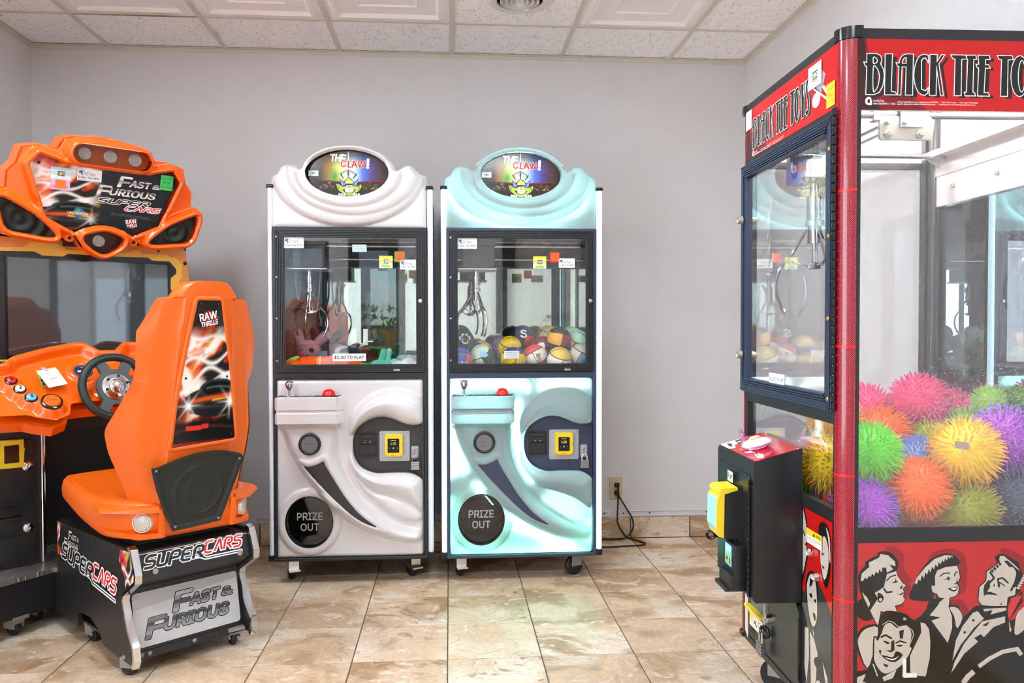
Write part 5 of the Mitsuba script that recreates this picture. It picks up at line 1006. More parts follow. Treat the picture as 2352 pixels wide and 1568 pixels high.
# --- note taped to the dashboard
thing('paper_note', 'small sheet of notepaper taped to the orange dashboard, reading OUT OF ORDER', 'note', frame=RF @ DF @ Tr(-.006, -.064, dz(.682)) @ Ry(-.24))
w_, h_ = .075, .098
holes = unary_union([ell(-.032 + i * .0064, h_ - .004, .0014, .0016, 8) for i in range(11)])
put('sheet', pr([(rrect(-w_ / 2, w_ / 2, 0, h_, .003).difference(holes), 'f4dcd2')] + [(sbox(-w_ / 2, .010 + i * .0075, w_ / 2, .0104 + i * .0075), 'dcc0c0') for i in range(10)] + [(lay(tp('OUT', bold=False), 0, .074, .022, .008, rot=4, anchor='c'), '8a7f86'), (lay(tp('OF', bold=False), 0, .060, .008, .006, rot=8, anchor='c'), '8a7f86'), (lay(tp('ORDER', bold=False), .002, .042, .034, .009, rot=4, anchor='c'), '8a7f86')]), 'm_print')
put('tape', hull([(x, y, z) for x, z, y in ((-.010, .086, -.0008), (.006, .086, -.0008), (.004, .112, .004), (-.006, .122, .012), (-.002, .122, .012))] + [(0, .001, .1)]), 'm_plate', False, label='clear tape')
FRAME = np.eye(4)
# ------------------------------------------------------------------ red and black crane machine at the right (local x right, y back, z up)
BW, BL = .655, .73
BF = M4((2.037, -2.572, 0), math.radians(-1.5))
LF = np.array([[0, 1, 0, 0], [-1, 0, 0, BL], [0, 0, 1, 0], [0, 0, 0, 1.0]])        # print frame of the left face: x runs towards the camera, y inwards
RFm = np.array([[0, -1, 0, BW], [1, 0, 0, 0], [0, 0, 1, 0], [0, 0, 0, 1.0]])
def zp(pts): return P([(x, -y) for x, y in pts])
def zc(pts, n=4): return SP([(x, -y) for x, y in pts], n)
def hole(a, *b):
    for q in b: a = a.difference(q)
    return a
T1 = zp([(1455, 430), (1625, 430), (1640, 470), (1577, 475), (1575, 915), (1497, 915), (1505, 475), (1475, 470)])
BTT = unary_union([
    hole(zp([(420, 533), (455, 535), (455, 430), (560, 428), (612, 450), (628, 500), (612, 550), (645, 610), (657, 690), (640, 810), (600, 885), (540, 915), (445, 915), (455, 578), (437, 575)]), zc([(527, 468), (565, 478), (580, 510), (565, 540), (527, 545)]), zc([(527, 582), (575, 600), (605, 680), (595, 790), (565, 860), (527, 872)])),
    zp([(672, 430), (752, 430), (740, 880), (790, 885), (805, 915), (668, 915)]),
    hole(zp([(803, 535), (838, 538), (850, 480), (880, 440), (920, 428), (1000, 428), (995, 915), (915, 915), (922, 578), (867, 578), (855, 915), (825, 915), (835, 575), (820, 572)]), zp([(868, 540), (875, 495), (900, 468), (922, 465), (922, 540)])),
    zp(list(map(tuple, spl([(1180, 440), (1130, 430), (1070, 460), (1030, 560), (1015, 670), (1030, 790), (1070, 880), (1130, 915), (1175, 892)], 4, False))) + [(1180, 835), (1150, 868), (1100, 845), (1095, 500), (1120, 470), (1150, 468), (1180, 515)]),
    zp([(1205, 430), (1285, 430), (1283, 520), (1340, 430), (1372, 430), (1305, 535), (1362, 915), (1335, 915), (1281, 560), (1275, 915), (1200, 915)]),
    T1, zp([(1640, 432), (1745, 430), (1755, 475), (1722, 475), (1715, 875), (1735, 880), (1748, 915), (1630, 915), (1618, 880), (1645, 875), (1655, 475), (1645, 470)]),
    zp([(1780, 430), (1905, 430), (1920, 470), (1865, 475), (1862, 543), (1900, 542), (1920, 578), (1862, 578), (1850, 880), (1900, 880), (1915, 915), (1778, 915), (1788, 578), (1770, 575), (1757, 540), (1788, 538)]),
    affinity.translate(T1, 557, 0), hole(affinity.scale(Point(2280, -672).buffer(1, 24), 103, 243), affinity.scale(Point(2305, -672).buffer(1, 24), 46, 195)),
    zp([(2410, 430), (2490, 430), (2510, 640), (2545, 430), (2575, 430), (2525, 690), (2520, 915), (2440, 915), (2445, 690)]),
    LineString([(2690, -500), (2665, -455), (2625, -460), (2605, -530), (2620, -610), (2668, -700), (2680, -790), (2660, -870), (2620, -890), (2580, -850)]).buffer(28, cap_style=2, join_style=1)])
def sign_layers(w, h, tx, ty, sx, sz, with_all=True):
    """The red sign: black lettering with a white inner line and a dropped shadow."""
    f = lambda g: affinity.translate(affinity.scale(g, sx, sz, origin=(0, 0)), tx - 420 * sx, ty + 915 * sz)
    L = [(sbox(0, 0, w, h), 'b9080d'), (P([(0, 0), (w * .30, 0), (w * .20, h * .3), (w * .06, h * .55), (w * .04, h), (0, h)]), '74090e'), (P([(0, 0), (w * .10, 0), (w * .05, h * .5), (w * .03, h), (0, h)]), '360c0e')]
    L += [(f(affinity.translate(BTT, 55, -30)), '101411'), (f(BTT.buffer(9, join_style=2, mitre_limit=2)), 'e4e2dc'), (f(BTT.buffer(-2)), '101613')]
    L += [(f(zc([(497, 950), (460, 950), (436, 985), (440, 1025), (470, 1042), (515, 1040), (515, 990)], 3)), 'ece8e6'), (f(zc([(490, 975), (465, 985), (465, 1010), (490, 1020)], 3)), '5a1416')]
    for t, x, y, ww, hh in (('COASTAL', 528, 1003, 135, 24), ('AMUSEMENTS INC.', 528, 1036, 275, 22), ('1935 Swarthmore Ave., Lakewood, NJ 08701  -  732-905-6662  -  Fax: 732-905-6815', 815, 1015, 970, 22), ('email: sales@coastalamusements.com  -  http://www.coastalamusements.com', 815, 1040, 935, 22)):
        L.append((f(lay(tp(t), x, -y, ww, hh)), 'ece8e6'))
    return L
BT = thing('crane_machine', 'tall red and black crane machine with posters, full of coloured spiky balls', 'crane machine', frame=BF)
# frame
put('frame', cat(bx(.028, .046, .0, .02, .15, 1.94), bx(BW - .046, BW - .028, 0, .02, .15, 1.94), bx(0, .02, .024, .042, .15, 1.94), bx(0, .02, BL - .042, BL - .006, .15, 1.94), bx(.02, BW - .02, 0, .03, 1.918, 1.946, .002), bx(.0, .03, .02, BL - .02, 1.914, 1.944, .002), bx(.02, BW - .02, BL - .03, BL, 1.918, 1.946, .002), bx(BW - .03, BW, .02, BL - .02, 1.918, 1.946, .002),
    bx(.028, BW - .028, .0, .02, .660, .696, .002), bx(0, .022, .025, BL - .03, .703, .737, .002), bx(0, .022, .025, BL - .03, .955, .987, .002), bx(0, .022, .025, BL - .03, 1.740, 1.760, .002), bx(.0, BW, BL - .02, BL, .15, .70), bx(BW - .02, BW, .02, BL, .15, .70), bx(.02, BW - .02, BL - .022, BL - .002, 1.735, 1.755), bx(.0, BW, .0, BL, .150, .170)), 'm_black', False)
put('inner_post', cat(tube([(BW - .028, BL - .055, .66), (BW - .028, BL - .055, 1.92)], .018, 14), bx(BW - .05, BW - .006, BL - .04, BL - .006, .15, 1.92)), 'm_powder', 40)
put('back_corner_post', bx(.0, .03, BL - .04, BL - .006, .15, 1.92), 'm_powder', False)
put('roof', bx(.01, BW - .01, .01, BL - .01, 1.936, 1.944), 'm_black', False)
put('inner_roof', bx(.022, BW - .022, .022, BL - .022, 1.925, 1.934), 'm_white', False)
put('deck', bx(.02, BW - .02, .02, BL - .02, .625, .640), 'm_red', False)
qz = np.arange(13) / 12 * PI / 2
for k, (z0, z1) in enumerate(((.155, .515), (.515, .830), (.830, 1.155), (1.155, 1.545), (1.545, 1.921))):
    def lensm(sx): return hull([(.034 - .036 * math.cos(a), .030 - .034 * math.sin(a), z) for a in qz for z in (z0 + .002, z1 - .002)] + [(.034, .030, z0 + .002), (.034, .030, z1 - .002)])
    put('red_lens', lensm(1), 'm_prism', 20, label='red prismatic corner lens')
    if k: put('lens_joint', hull([(.034 - .038 * math.cos(a), .030 - .036 * math.sin(a), z) for a in qz for z in (z0 - .003, z0 + .003)] + [(.034, .03, z0)]), 'm_red', 20)
for z0 in (.155,): put('red_lens', hull([(.012 - .014 * math.cos(a), BL - .02 + .014 * math.sin(a), z) for a in qz for z in (.16, 1.91)] + [(.012, BL - .02, .16), (.012, BL - .02, 1.91)]), 'm_red_lens', 20)
put('corner_cap', cat(hull([(.040 - .044 * math.cos(a), .036 - .042 * math.sin(a), z) for a in qz for z in (1.921, 1.951)] + [(.048, -.006, 1.921), (.048, -.006, 1.951), (.048, .036, 1.921), (.048, .036, 1.951), (-.004, .045, 1.921), (-.004, .045, 1.951)])), 'm_black_gloss', 20)
put('corner_cap', bx(-.006, .03, BL - .02, BL + .012, 1.912, 1.946, .006), 'm_black_gloss', 20)
put('corner_cap', bx(-.008, .03, BL - .02, BL + .012, .150, .172, .006), 'm_black_gloss', 20)
# signs
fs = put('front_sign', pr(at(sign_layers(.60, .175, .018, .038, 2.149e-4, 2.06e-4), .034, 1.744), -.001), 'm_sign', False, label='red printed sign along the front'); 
scene['m_sign'] = {'type': 'twosided', 'bsdf': {'type': 'principled', 'base_color': VC, 'roughness': 0.22, 'specular': 0.4}}
put('sign_back', bx(.03, BW - .03, .004, .012, 1.744, 1.92), 'm_white', False)
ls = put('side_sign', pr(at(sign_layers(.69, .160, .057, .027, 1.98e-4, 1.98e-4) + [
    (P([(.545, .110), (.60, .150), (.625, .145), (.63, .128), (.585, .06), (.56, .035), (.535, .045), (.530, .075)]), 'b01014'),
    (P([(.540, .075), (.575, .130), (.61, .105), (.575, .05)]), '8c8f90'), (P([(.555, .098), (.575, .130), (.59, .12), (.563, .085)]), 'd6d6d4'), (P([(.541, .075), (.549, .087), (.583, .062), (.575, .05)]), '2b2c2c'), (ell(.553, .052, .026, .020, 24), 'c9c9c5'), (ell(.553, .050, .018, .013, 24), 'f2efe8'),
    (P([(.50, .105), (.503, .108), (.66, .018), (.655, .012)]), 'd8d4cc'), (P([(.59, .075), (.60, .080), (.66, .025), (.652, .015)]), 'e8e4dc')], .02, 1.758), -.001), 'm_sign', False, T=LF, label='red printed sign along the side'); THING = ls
put('sticker', pr(at(sticker_dor(.085, .062), .525, 1.845), -.003), 'm_print', T=LF); put('sticker', pr(at(sheet(.05, .062, ['SERVICE', 'CALL', '714-826'], 'fac22a', 'b5801a'), .640, 1.768), -.003), 'm_print', T=LF)
put('sticker', pr(at(sheet(.055, .062, ['YOUNG AMUSEMENT', '714-826-2001'], 'e8e2dc', '4a4a50'), .022, 1.855), -.003), 'm_print', T=LF); THING = BT
put('sign_back', bx(.004, .012, .03, BL - .03, 1.758, 1.92), 'm_white', False)
put('rear_sign', bx(.03, BW - .03, BL - .016, BL - .010, 1.745, 1.92), 'm_white', False); put('right_sign', bx(BW - .016, BW - .010, .03, BL - .03, 1.745, 1.92), 'm_white', False)
# panes
put('front_glass', bx(.040, BW - .040, .008, .0085, .690, 1.75), 'm_glass', False)
g = np.random.default_rng(9); q = []
while len(q) < 2600:
    x, z = .40 + .15 * g.normal() * .6, .985 + .075 * g.normal() * .7
    if not (.05 < x < .61 and .80 < z < 1.2): continue
    L, w, a = g.uniform(.002, .013), g.uniform(.0002, .0005), .25 + g.normal() * .35
    u = np.array([math.cos(a), 0, math.sin(a)]) * L / 2; v = np.array([-math.sin(a), 0, math.cos(a)]) * w; p = np.array([x, .0068, z])
    q.append(np.array([p - u, p + v, p + u, p - v]))
put('scuffs', trimesh.Trimesh(np.vstack(q), np.vstack([[[4 * i, 4 * i + 2, 4 * i + 1], [4 * i, 4 * i + 3, 4 * i + 2]] for i in range(len(q))]), process=False), 'm_scuff', False, kind='stuff', label='pale scuffs on the front glass')
scene['m_scuff'] = {'type': 'principledthin', 'base_color': rgb('d8dade'), 'roughness': .8, 'diff_trans': 1.2}
put('rear_glass', bx(.03, BW - .05, BL - .012, BL - .0115, .70, 1.745), 'm_glass', False)
put('right_mirror', bx(BW - .016, BW - .013, .03, BL - .05, .66, 1.62), 'm_dark_mirror', False)
scene['m_dark_mirror'] = {'type': 'twosided', 'bsdf': {'type': 'conductor', 'material': 'none', 'specular_reflectance': {'type': 'rgb', 'value': [.42, .47, .50]}}}
put('lower_glass', bx(.010, .0105, .03, BL - .04, .735, .957), 'm_glass', False)
put('right_panel', cat(bx(BW - .030, BW - .016, .03, BL - .03, 1.600, 1.70), bx(BW - .034, BW - .02, .03, BL - .03, 1.70, 1.76)), 'm_white_gloss', False)
put('right_shelf', cat(bx(BW - .085, BW - .02, .03, BL - .06, 1.758, 1.764, .001), bx(BW - .087, BW - .083, .03, BL - .06, 1.752, 1.772, .001), hull([(BW - .08, BL - .09, 1.757), (BW - .02, BL - .09, 1.757), (BW - .02, BL - .09, 1.715), (BW - .08, BL - .10, 1.757), (BW - .02, BL - .10, 1.757), (BW - .02, BL - .10, 1.715)])), 'm_white_gloss', False)
for y in (.12, .34, .56): put('screw', tm(lathe([(0, .008), (.006, .007), (.008, 0)], 12), Ry(-PI / 2), Tr(BW - .03, y, 1.655)), 'm_zinc')
put('light_tube', cat(cyl((.06, .045, 1.88), (BW - .06, .045, 1.88), .010, 12)), 'm_white', 40, label='fluorescent tube behind the front sign', emitter={'type': 'area', 'radiance': {'type': 'rgb', 'value': [120, 116, 112]}})
put('light_tube', cat(cyl((.06, BL - .10, 1.90), (BW - .08, BL - .10, 1.90), .010, 12)), 'm_white', 40, emitter={'type': 'area', 'radiance': {'type': 'rgb', 'value': [90, 87, 84]}})
# left door
d = put('door', cat(frame_ribs(.010, .700, .988, 1.740, .030, 1, -.016), *[ext(sbox(.012 + a, z0, .698 - a, z1), -.018, -.010) for i in range(6) for a, z0, z1 in ((.002 + i * .007, 1.7315 - i * .007, 1.7355 - i * .007), (.002 + i * .007, .9925 + i * .007, .9965 + i * .007))], ext(sbox(.012, .99, .698, 1.738).difference(sbox(.058, 1.032, .660, 1.700)), -.012, .01)), 'm_navydoor', False, T=LF, label='dark blue ribbed door of the glass case'); THING = d
mat('m_navydoor', '232c42', 0.35, specular=0.5)
put('glass', ext(sbox(.05, 1.02, .67, 1.71), -.002, -.0015), 'm_glass', False, T=LF)
put('hinge', cat(*[bx(.699, .712, -.016, -.006, z, z + .022, .003) for z in np.arange(.99, 1.735, .024)]), 'm_black_gloss', False, T=LF)
for z in (1.655, 1.435, 1.225, 1.02): put('screw', mv(screw(.688, z, .006), 0, -.016, 0), 'm_brass', T=LF)
for z in (1.56, 1.11): put('lock', cat(mv(lathey([(0, .012), (.007, .012), (.009, .016), (.013, .014), (.014, 0)], .026, z, 18), 0, -.016, 0), cyl((.045, .0, z), (.045, .03, z), .008, 10)), 'm_zinc', T=LF)
put('sticker', pr(at(sheet(.125, .036, ['$1.00 TO PLAY'], 'eceeec', '6a7078', .05), .245, 1.026), -.004), 'm_print', T=LF)
THING = BT
# crane inside
put('rail', cyl((.03, .10, 1.757), (BW - .03, .10, 1.757), .009, 16), 'm_steel', 40); put('rail', cyl((.03, .60, 1.757), (BW - .03, .60, 1.757), .009, 16), 'm_steel', 40)
gp = put('gantry_plate', cat(mv(bevel_ext(rrect(.137, .278, 1.690, 1.752, .008), .086, .094, .002))), 'm_zinc', False, label='beige steel carriage plate'); THING = gp
for x in (.158, .243): put('bolt', mv(lathey([(0, .012), (.006, .012), (.007, .009), (.011, .007), (.012, 0)], x, 1.705, 6), 0, .087, 0), 'm_zinc', False)
THING = BT
put('bracket', cat(bx(.190, .250, .078, .082, 1.722, 1.772), bx(.190, .250, .078, .11, 1.768, 1.774), bx(.122, .142, .088, .115, 1.740, 1.775, .002)), 'm_plate', False)
for x in (.155, .26): put('roller', tm(lathe([(0, -.008), (.016, -.008), (.014, 0), (.016, .008), (0, .008)], 20), Rx(PI / 2), Tr(x, .11, 1.778)), 'm_white_gloss')
put('bridge_rail', cyl((.155, .07, 1.735), (.155, .64, 1.735), .007, 12), 'm_chrome', 40); put('bridge_rail', cyl((.20, .07, 1.735), (.20, .64, 1.735), .007, 12), 'm_chrome', 40)
put('drag_chain', cat(*[bx(.09 + .006 * math.sin(i), .112, .15 + i * .024, .171 + i * .024, 1.715 + .004 * (i % 2), 1.745) for i in range(17)]), 'm_black', False, kind='stuff')
put('carriage', cat(bx(.10, .24, .47, .62, 1.66, 1.75, .004)), 'm_plate', False); put('carriage_badge', pr([(ell(.57 - .385, 1.70, .028, .030, 24), '1c2226'), (lay(tp('CA'), .57 - .385, 1.70, .034, .024, anchor='c'), 'e8ecee')], 0), 'm_print', T=LF @ Tr(0, .098, 0))
claw_unit('claw', (.165, .545, 1.655), 1.35, 2.75)
put('coil_cord', coil((.20, .50, 1.66), (.19, .50, 1.45), .011, 14, .004, .06), 'm_rubber', True)
# lower front poster: people in evening dress in black, cream and red
a_ = lambda g: affinity.translate(affinity.scale(g, 2.514e-4, 2.454e-4, origin=(0, 0)), .042 - 170 * 2.514e-4, .665 + 105 * 2.454e-4)
K, CR, DR = '15140f', 'b9b0a4', '86141a'
hair1 = zc([(205, 520), (215, 430), (280, 350), (270, 330), (330, 290), (405, 260), (400, 235), (450, 220), (520, 235), (580, 290), (600, 350), (580, 410), (520, 450), (490, 620), (400, 700), (320, 800), (240, 680)], 3)
face1 = zp([(490, 450), (585, 420), (600, 470), (650, 545), (690, 570), (655, 600), (665, 640), (660, 690), (680, 720), (640, 760), (575, 780), (600, 850), (535, 860), (430, 830), (400, 985), (320, 825), (400, 700), (365, 640), (420, 610), (460, 580)])
art = [(sbox(170, -1600, 2560, -105), 'ad1f1e')]
art += [(affinity.translate(unary_union([hair1, face1]), 70, 60), DR), (zc([(930, 270), (1100, 195), (1240, 220), (1300, 300), (1320, 480), (1300, 640), (1180, 660), (900, 500)], 3), DR), (zc([(1150, 740), (1260, 730), (1320, 800), (1350, 900), (1200, 900)], 3), DR), (zc([(1660, 240), (1730, 205), (1900, 290), (2000, 420), (1950, 620), (1800, 500)], 3), DR)]
art += [(zc([(175, 800), (200, 720), (260, 700), (340, 800), (350, 900), (280, 930), (200, 890)], 3), K), (hair1.buffer(8), K), (face1.buffer(8), K), (face1, CR),
        (zp([(300, 330), (410, 275), (420, 240), (500, 255), (570, 320), (578, 370), (510, 350), (555, 400), (490, 435), (480, 380), (440, 385), (435, 430), (410, 400), (400, 445), (375, 420), (360, 465), (340, 440), (320, 480), (305, 460), (285, 500), (265, 480), (245, 515), (220, 515), (230, 440), (310, 370)]), CR), (zp([(235, 630), (290, 690), (320, 750), (305, 795), (260, 700)]), CR),
        (zc([(400, 640), (440, 660), (460, 700), (440, 735), (410, 740), (395, 700)], 3), K), (ell(427, -712, 16, 18, 16), CR), (LineString([(490, -515), (530, -475), (580, -462)]).buffer(6), K), (zp([(540, 545), (575, 520), (580, 490), (590, 525), (605, 515), (590, 540)]), K), (zc([(625, 600), (640, 575), (655, 580), (640, 605)], 3), K), (zp([(595, 650), (630, 660), (660, 635), (662, 652), (635, 672)]), K), (LineString([(460, -600), (490, -640), (540, -632)]).buffer(9), K)]
hat = zc([(730, 700), (745, 620), (800, 500), (880, 370), (980, 285), (1090, 250), (1180, 270), (1230, 320), (1230, 355), (1100, 380), (1010, 430), (985, 560), (960, 720), (800, 725)], 3)
face2 = zp([(1010, 420), (1100, 385), (1215, 375), (1235, 440), (1245, 500), (1215, 560), (1235, 600), (1225, 660), (1200, 690), (1140, 705), (1130, 800), (1165, 900), (1170, 1020), (1125, 1175), (955, 940), (1050, 910), (935, 885), (1030, 770), (1000, 660), (960, 640), (950, 580), (990, 575), (985, 480)])
art += [(unary_union([zc([(600, 840), (700, 870), (780, 930), (900, 820), (940, 720), (1140, 700), (1150, 780), (1230, 790), (1290, 900), (1380, 820), (1450, 800), (1500, 1000), (1500, 1700), (150, 1700), (160, 1450), (300, 1430), (380, 1100), (420, 900), (480, 830)], 2)]), K), (hat.buffer(6), K), (face2.buffer(10), K), (face2, CR),
        (zp([(760, 580), (800, 490), (880, 390), (980, 300), (1090, 262), (1165, 270), (1168, 290), (1150, 275), (1140, 300), (1120, 280), (1108, 320), (1090, 295), (1078, 338), (1058, 312), (1045, 360), (1025, 330), (1010, 385), (990, 355), (975, 410), (955, 380), (940, 440), (920, 405), (905, 465), (885, 440), (872, 500), (850, 465), (835, 530), (815, 505), (800, 560), (780, 545)]), CR),
        (LineString([(1040, -480), (1080, -450), (1138, -450)]).buffer(6), K), (zp([(1070, 520), (1110, 505), (1125, 475), (1132, 500), (1155, 490), (1135, 512), (1130, 530), (1115, 515)]), K), (LineString([(1190, -480), (1195, -450), (1215, -438)]).buffer(6), K), (zp([(1180, 560), (1205, 555), (1215, 500), (1225, 560), (1205, 570)]), K), (zc([(1125, 610), (1180, 598), (1220, 590), (1215, 625), (1185, 642), (1145, 630)], 3), K), (zc([(1150, 612), (1190, 605), (1212, 600), (1200, 622), (1170, 622)], 3), 'efe8de'), (zp([(1000, 650), (1010, 730), (1025, 760), (1085, 710), (1030, 700)]), K),
        (zc([(1140, 810), (1200, 805), (1245, 840), (1275, 920), (1220, 1025), (1190, 900)], 3), CR), (zp([(840, 955), (890, 970), (930, 1030), (945, 1150), (940, 1330), (900, 1520), (820, 1510), (740, 1470), (735, 1300), (850, 1060)]), CR)]
man1 = zc([(440, 1060), (470, 980), (530, 955), (600, 1010), (680, 985), (740, 1040), (745, 1120), (725, 1200), (750, 1225), (700, 1330), (620, 1420), (500, 1480), (430, 1450), (370, 1350), (365, 1250), (370, 1100), (400, 1140)], 3)
art += [(zc([(180, 1180), (200, 1060), (270, 990), (410, 985), (400, 1200), (300, 1430)], 3).buffer(6), K), (zc([(200, 1180), (215, 1080), (280, 1010), (400, 1000), (370, 1200), (295, 1420)], 3), CR), (man1.buffer(14), K), (man1, CR), (LineString([(450, -970), (510, -935), (560, -950), (615, -1000), (690, -985), (760, -1040), (770, -1090), (725, -1200)]).buffer(4), CR),
        (zp([(620, 1040), (670, 1030), (660, 1120), (630, 1120)]), K), (LineString([(440, -1100), (480, -1080), (540, -1115)]).buffer(10), K), (zc([(455, 1140), (490, 1145), (525, 1165), (500, 1175), (470, 1155)], 3), K), (LineString([(590, -1165), (630, -1145), (690, -1165)]).buffer(8), K), (zc([(590, 1190), (625, 1185), (665, 1190), (630, 1205)], 3), K), (zp([(540, 1150), (570, 1130), (575, 1240), (540, 1260), (480, 1240), (540, 1240)]), K), (zc([(440, 1290), (500, 1300), (560, 1310), (590, 1250), (660, 1290), (590, 1360), (510, 1350)], 3), K), (zc([(470, 1310), (560, 1330), (620, 1300), (560, 1345)], 3), 'efe8de'), (zp([(410, 1235), (440, 1240), (430, 1290)]), K), (zp([(460, 1375), (510, 1390), (500, 1420), (470, 1400)]), K),
        (zp([(280, 1480), (160, 1525), (160, 1700), (330, 1700), (310, 1580), (250, 1560)]), CR), (zp([(600, 1440), (450, 1520), (470, 1560), (560, 1530)]), CR), (zp([(355, 1380), (400, 1500), (360, 1390)]).buffer(6), CR)]
man2 = zp([(1560, 420), (1660, 340), (1700, 390), (1800, 400), (1830, 450), (1830, 550), (1790, 620), (1835, 600), (1820, 690), (1745, 710), (1735, 800), (1600, 800), (1480, 790), (1440, 740), (1450, 600), (1520, 540), (1525, 440)])
art += [(zp([(1290, 900), (1400, 810), (1440, 790), (1760, 800), (1900, 640), (1900, 760), (1760, 960), (2000, 900), (2560, 700), (2560, 1700), (1200, 1700), (1170, 1400)]), K), (zp([(1600, 290), (1650, 260), (1700, 260), (1850, 350), (1900, 470), (1880, 650), (1740, 800), (1700, 500)]), K), (man2.buffer(12), K), (man2, CR), (zp([(1660, 280), (1700, 280), (1830, 390), (1875, 440), (1860, 430), (1780, 380), (1810, 400), (1830, 410), (1740, 330), (1700, 330), (1760, 400), (1700, 400), (1650, 320)]), CR),
        *[(zp([(1560 + i * 26, 430 - i * 24), (1580 + i * 26, 415 - i * 24), (1600 + i * 26, 440 - i * 24), (1582 + i * 26, 455 - i * 24)]), K) for i in range(4)], *[(zp([(1830 + i * 14, 620 - i * 26), (1850 + i * 14, 600 - i * 26), (1880 + i * 14, 620 - i * 26), (1860 + i * 14, 632 - i * 26)]), CR) for i in range(6)],
        (LineString([(1650, -600), (1640, -520), (1690, -510), (1745, -560)]).buffer(9), K), (LineString([(1660, -590), (1650, -550), (1710, -590)]).buffer(6), K), (LineString([(1560, -450), (1600, -510), (1550, -560)]).buffer(10), K), (zp([(1590, 590), (1605, 560), (1610, 600)]), K), (zp([(1500, 580), (1550, 520), (1560, 600), (1500, 700), (1490, 640)]), K), (zc([(1500, 680), (1540, 650), (1600, 665), (1640, 690), (1560, 680)], 3), K), (LineString([(1780, -640), (1820, -560), (1840, -480)]).buffer(10), K), (zp([(1660, 790), (1690, 760), (1680, 790)]), K),
        (zp([(1430, 850), (1380, 870), (1280, 1000), (1210, 1150), (1175, 1360), (1260, 1200), (1400, 1020), (1500, 930)]), CR), (zp([(1195, 1380), (1300, 1180), (1480, 960), (1720, 910), (1720, 975), (1600, 1020), (1500, 1125), (1470, 1090), (1400, 1130), (1440, 1170), (1300, 1290), (1165, 1490)]), CR), (zp([(1490, 830), (1730, 820), (1730, 850), (1600, 880), (1530, 900)]), CR), (zp([(1550, 920), (1590, 840), (1500, 860)]), K), (ell(1388, -945, 14, 14, 12), K), (ell(1300, -1070, 14, 14, 12), K), (zp([(1480, 1000), (1560, 960), (1530, 1010)]), K),
        (LineString([(1450, -1430), (1560, -1350), (1700, -1280), (1850, -1255), (1895, -1320)]).buffer(22, cap_style=2), CR), (LineString([(1290, -1600), (1340, -1530), (1400, -1480)]).buffer(28, cap_style=2), CR),
        (zp([(1760, 960), (1790, 1060), (1770, 1080)]), CR), (zp([(1760, 950), (1900, 690), (1780, 720), (1745, 850)]), 'c0302a'), (zc([(1840, 900), (1900, 830), (1960, 800), (1950, 1000), (1880, 1090), (1820, 1090)], 3), CR)]
win = sbox(.042, .185, .612, .664)
put('front_panel', bx(.03, BW - .03, .004, .02, .168, .664), 'm_black', False)
fp = put('front_poster', pr([(a_(g).intersection(win), c) for g, c in art], .002), 'm_print_gloss', False, label='poster of people in evening dress'); THING = fp
put('cream_l_piece', cat(bx(.165, .200, -.004, .003, .318, .328, .001), bx(.165, .172, -.004, .003, .318, .365, .001)), 'm_cream', False); put('screw', mv(screw(.169, .466, .004), 0, .002, 0), 'm_plate')  # cream L shape of the poster artwork, built as a raised piece
THING = BT
# left side: poster strip, lower door and lock
put('side_panel', ext(sbox(.02, .168, .705, .705), .003, .02), 'm_powder', False, T=LF)
b_ = lambda pts, n=3: SP([(x, z) for x, z in pts], n)
SW = sbox(.498, .175, .684, .702)
strip = [(SW, 'b0100f'), (P([(.498, .46), (.56, .50), (.60, .52), (.64, .50), (.684, .46), (.684, .175), (.498, .175)]), '2a2a30'),
    (b_([(.498, .69), (.520, .68), (.532, .64), (.528, .60), (.538, .585), (.53, .56), (.515, .52), (.498, .50)]).intersection(SW), '15140f'), (b_([(.496, .685), (.514, .672), (.524, .64), (.520, .60), (.532, .587), (.52, .56), (.508, .53), (.496, .52)]).intersection(SW), CR), (P([(.500, .64), (.515, .625), (.512, .62), (.500, .63)]), '15140f'), (P([(.508, .60), (.52, .604), (.518, .597)]), '15140f'),
    (b_([(.60, .665), (.63, .69), (.665, .68), (.678, .63), (.672, .56), (.65, .52), (.62, .55), (.61, .60), (.59, .61), (.595, .58), (.615, .57)]), '15140f'), (b_([(.618, .64), (.64, .655), (.66, .63), (.662, .58), (.64, .54), (.618, .57), (.612, .61)]), CR), (b_([(.645, .68), (.668, .66), (.674, .60), (.668, .60), (.660, .65)]), CR), (P([(.62, .605), (.634, .61), (.63, .60)]), '15140f'), (P([(.622, .575), (.64, .572), (.63, .566)]), '15140f'),
    (b_([(.520, .50), (.545, .535), (.58, .54), (.598, .52), (.602, .46), (.60, .41), (.575, .375), (.55, .39), (.525, .44)]), '15140f'), (b_([(.528, .49), (.55, .528), (.575, .528), (.59, .50), (.596, .44), (.590, .41), (.57, .39), (.55, .405), (.535, .44)]), CR), (b_([(.545, .47), (.557, .478), (.565, .47), (.557, .465)]), '15140f'), (b_([(.575, .465), (.585, .47), (.59, .462), (.582, .46)]), '15140f'), (b_([(.568, .425), (.58, .43), (.588, .42), (.58, .41)]), '15140f'), (P([(.548, .515), (.575, .522), (.56, .50), (.545, .49)]), '15140f'),
    (P([(.515, .37), (.54, .375), (.545, .30), (.53, .22), (.515, .26)]), CR), (P([(.55, .37), (.575, .36), (.60, .33), (.59, .25), (.56, .21)]), CR), (P([(.565, .385), (.585, .37), (.59, .385), (.575, .37), (.58, .355)]), CR), (b_([(.575, .30), (.60, .32), (.62, .30), (.63, .26), (.61, .25), (.60, .28)]), '2a2a30'), (b_([(.585, .24), (.61, .26), (.64, .24), (.66, .20), (.65, .176), (.58, .176), (.575, .20)]).intersection(SW), CR), (P([(.63, .32), (.66, .29), (.668, .25), (.65, .27)]), CR)]
ss = put('side_poster', pr(strip, .001), 'm_print_gloss', False, T=LF); THING = ss
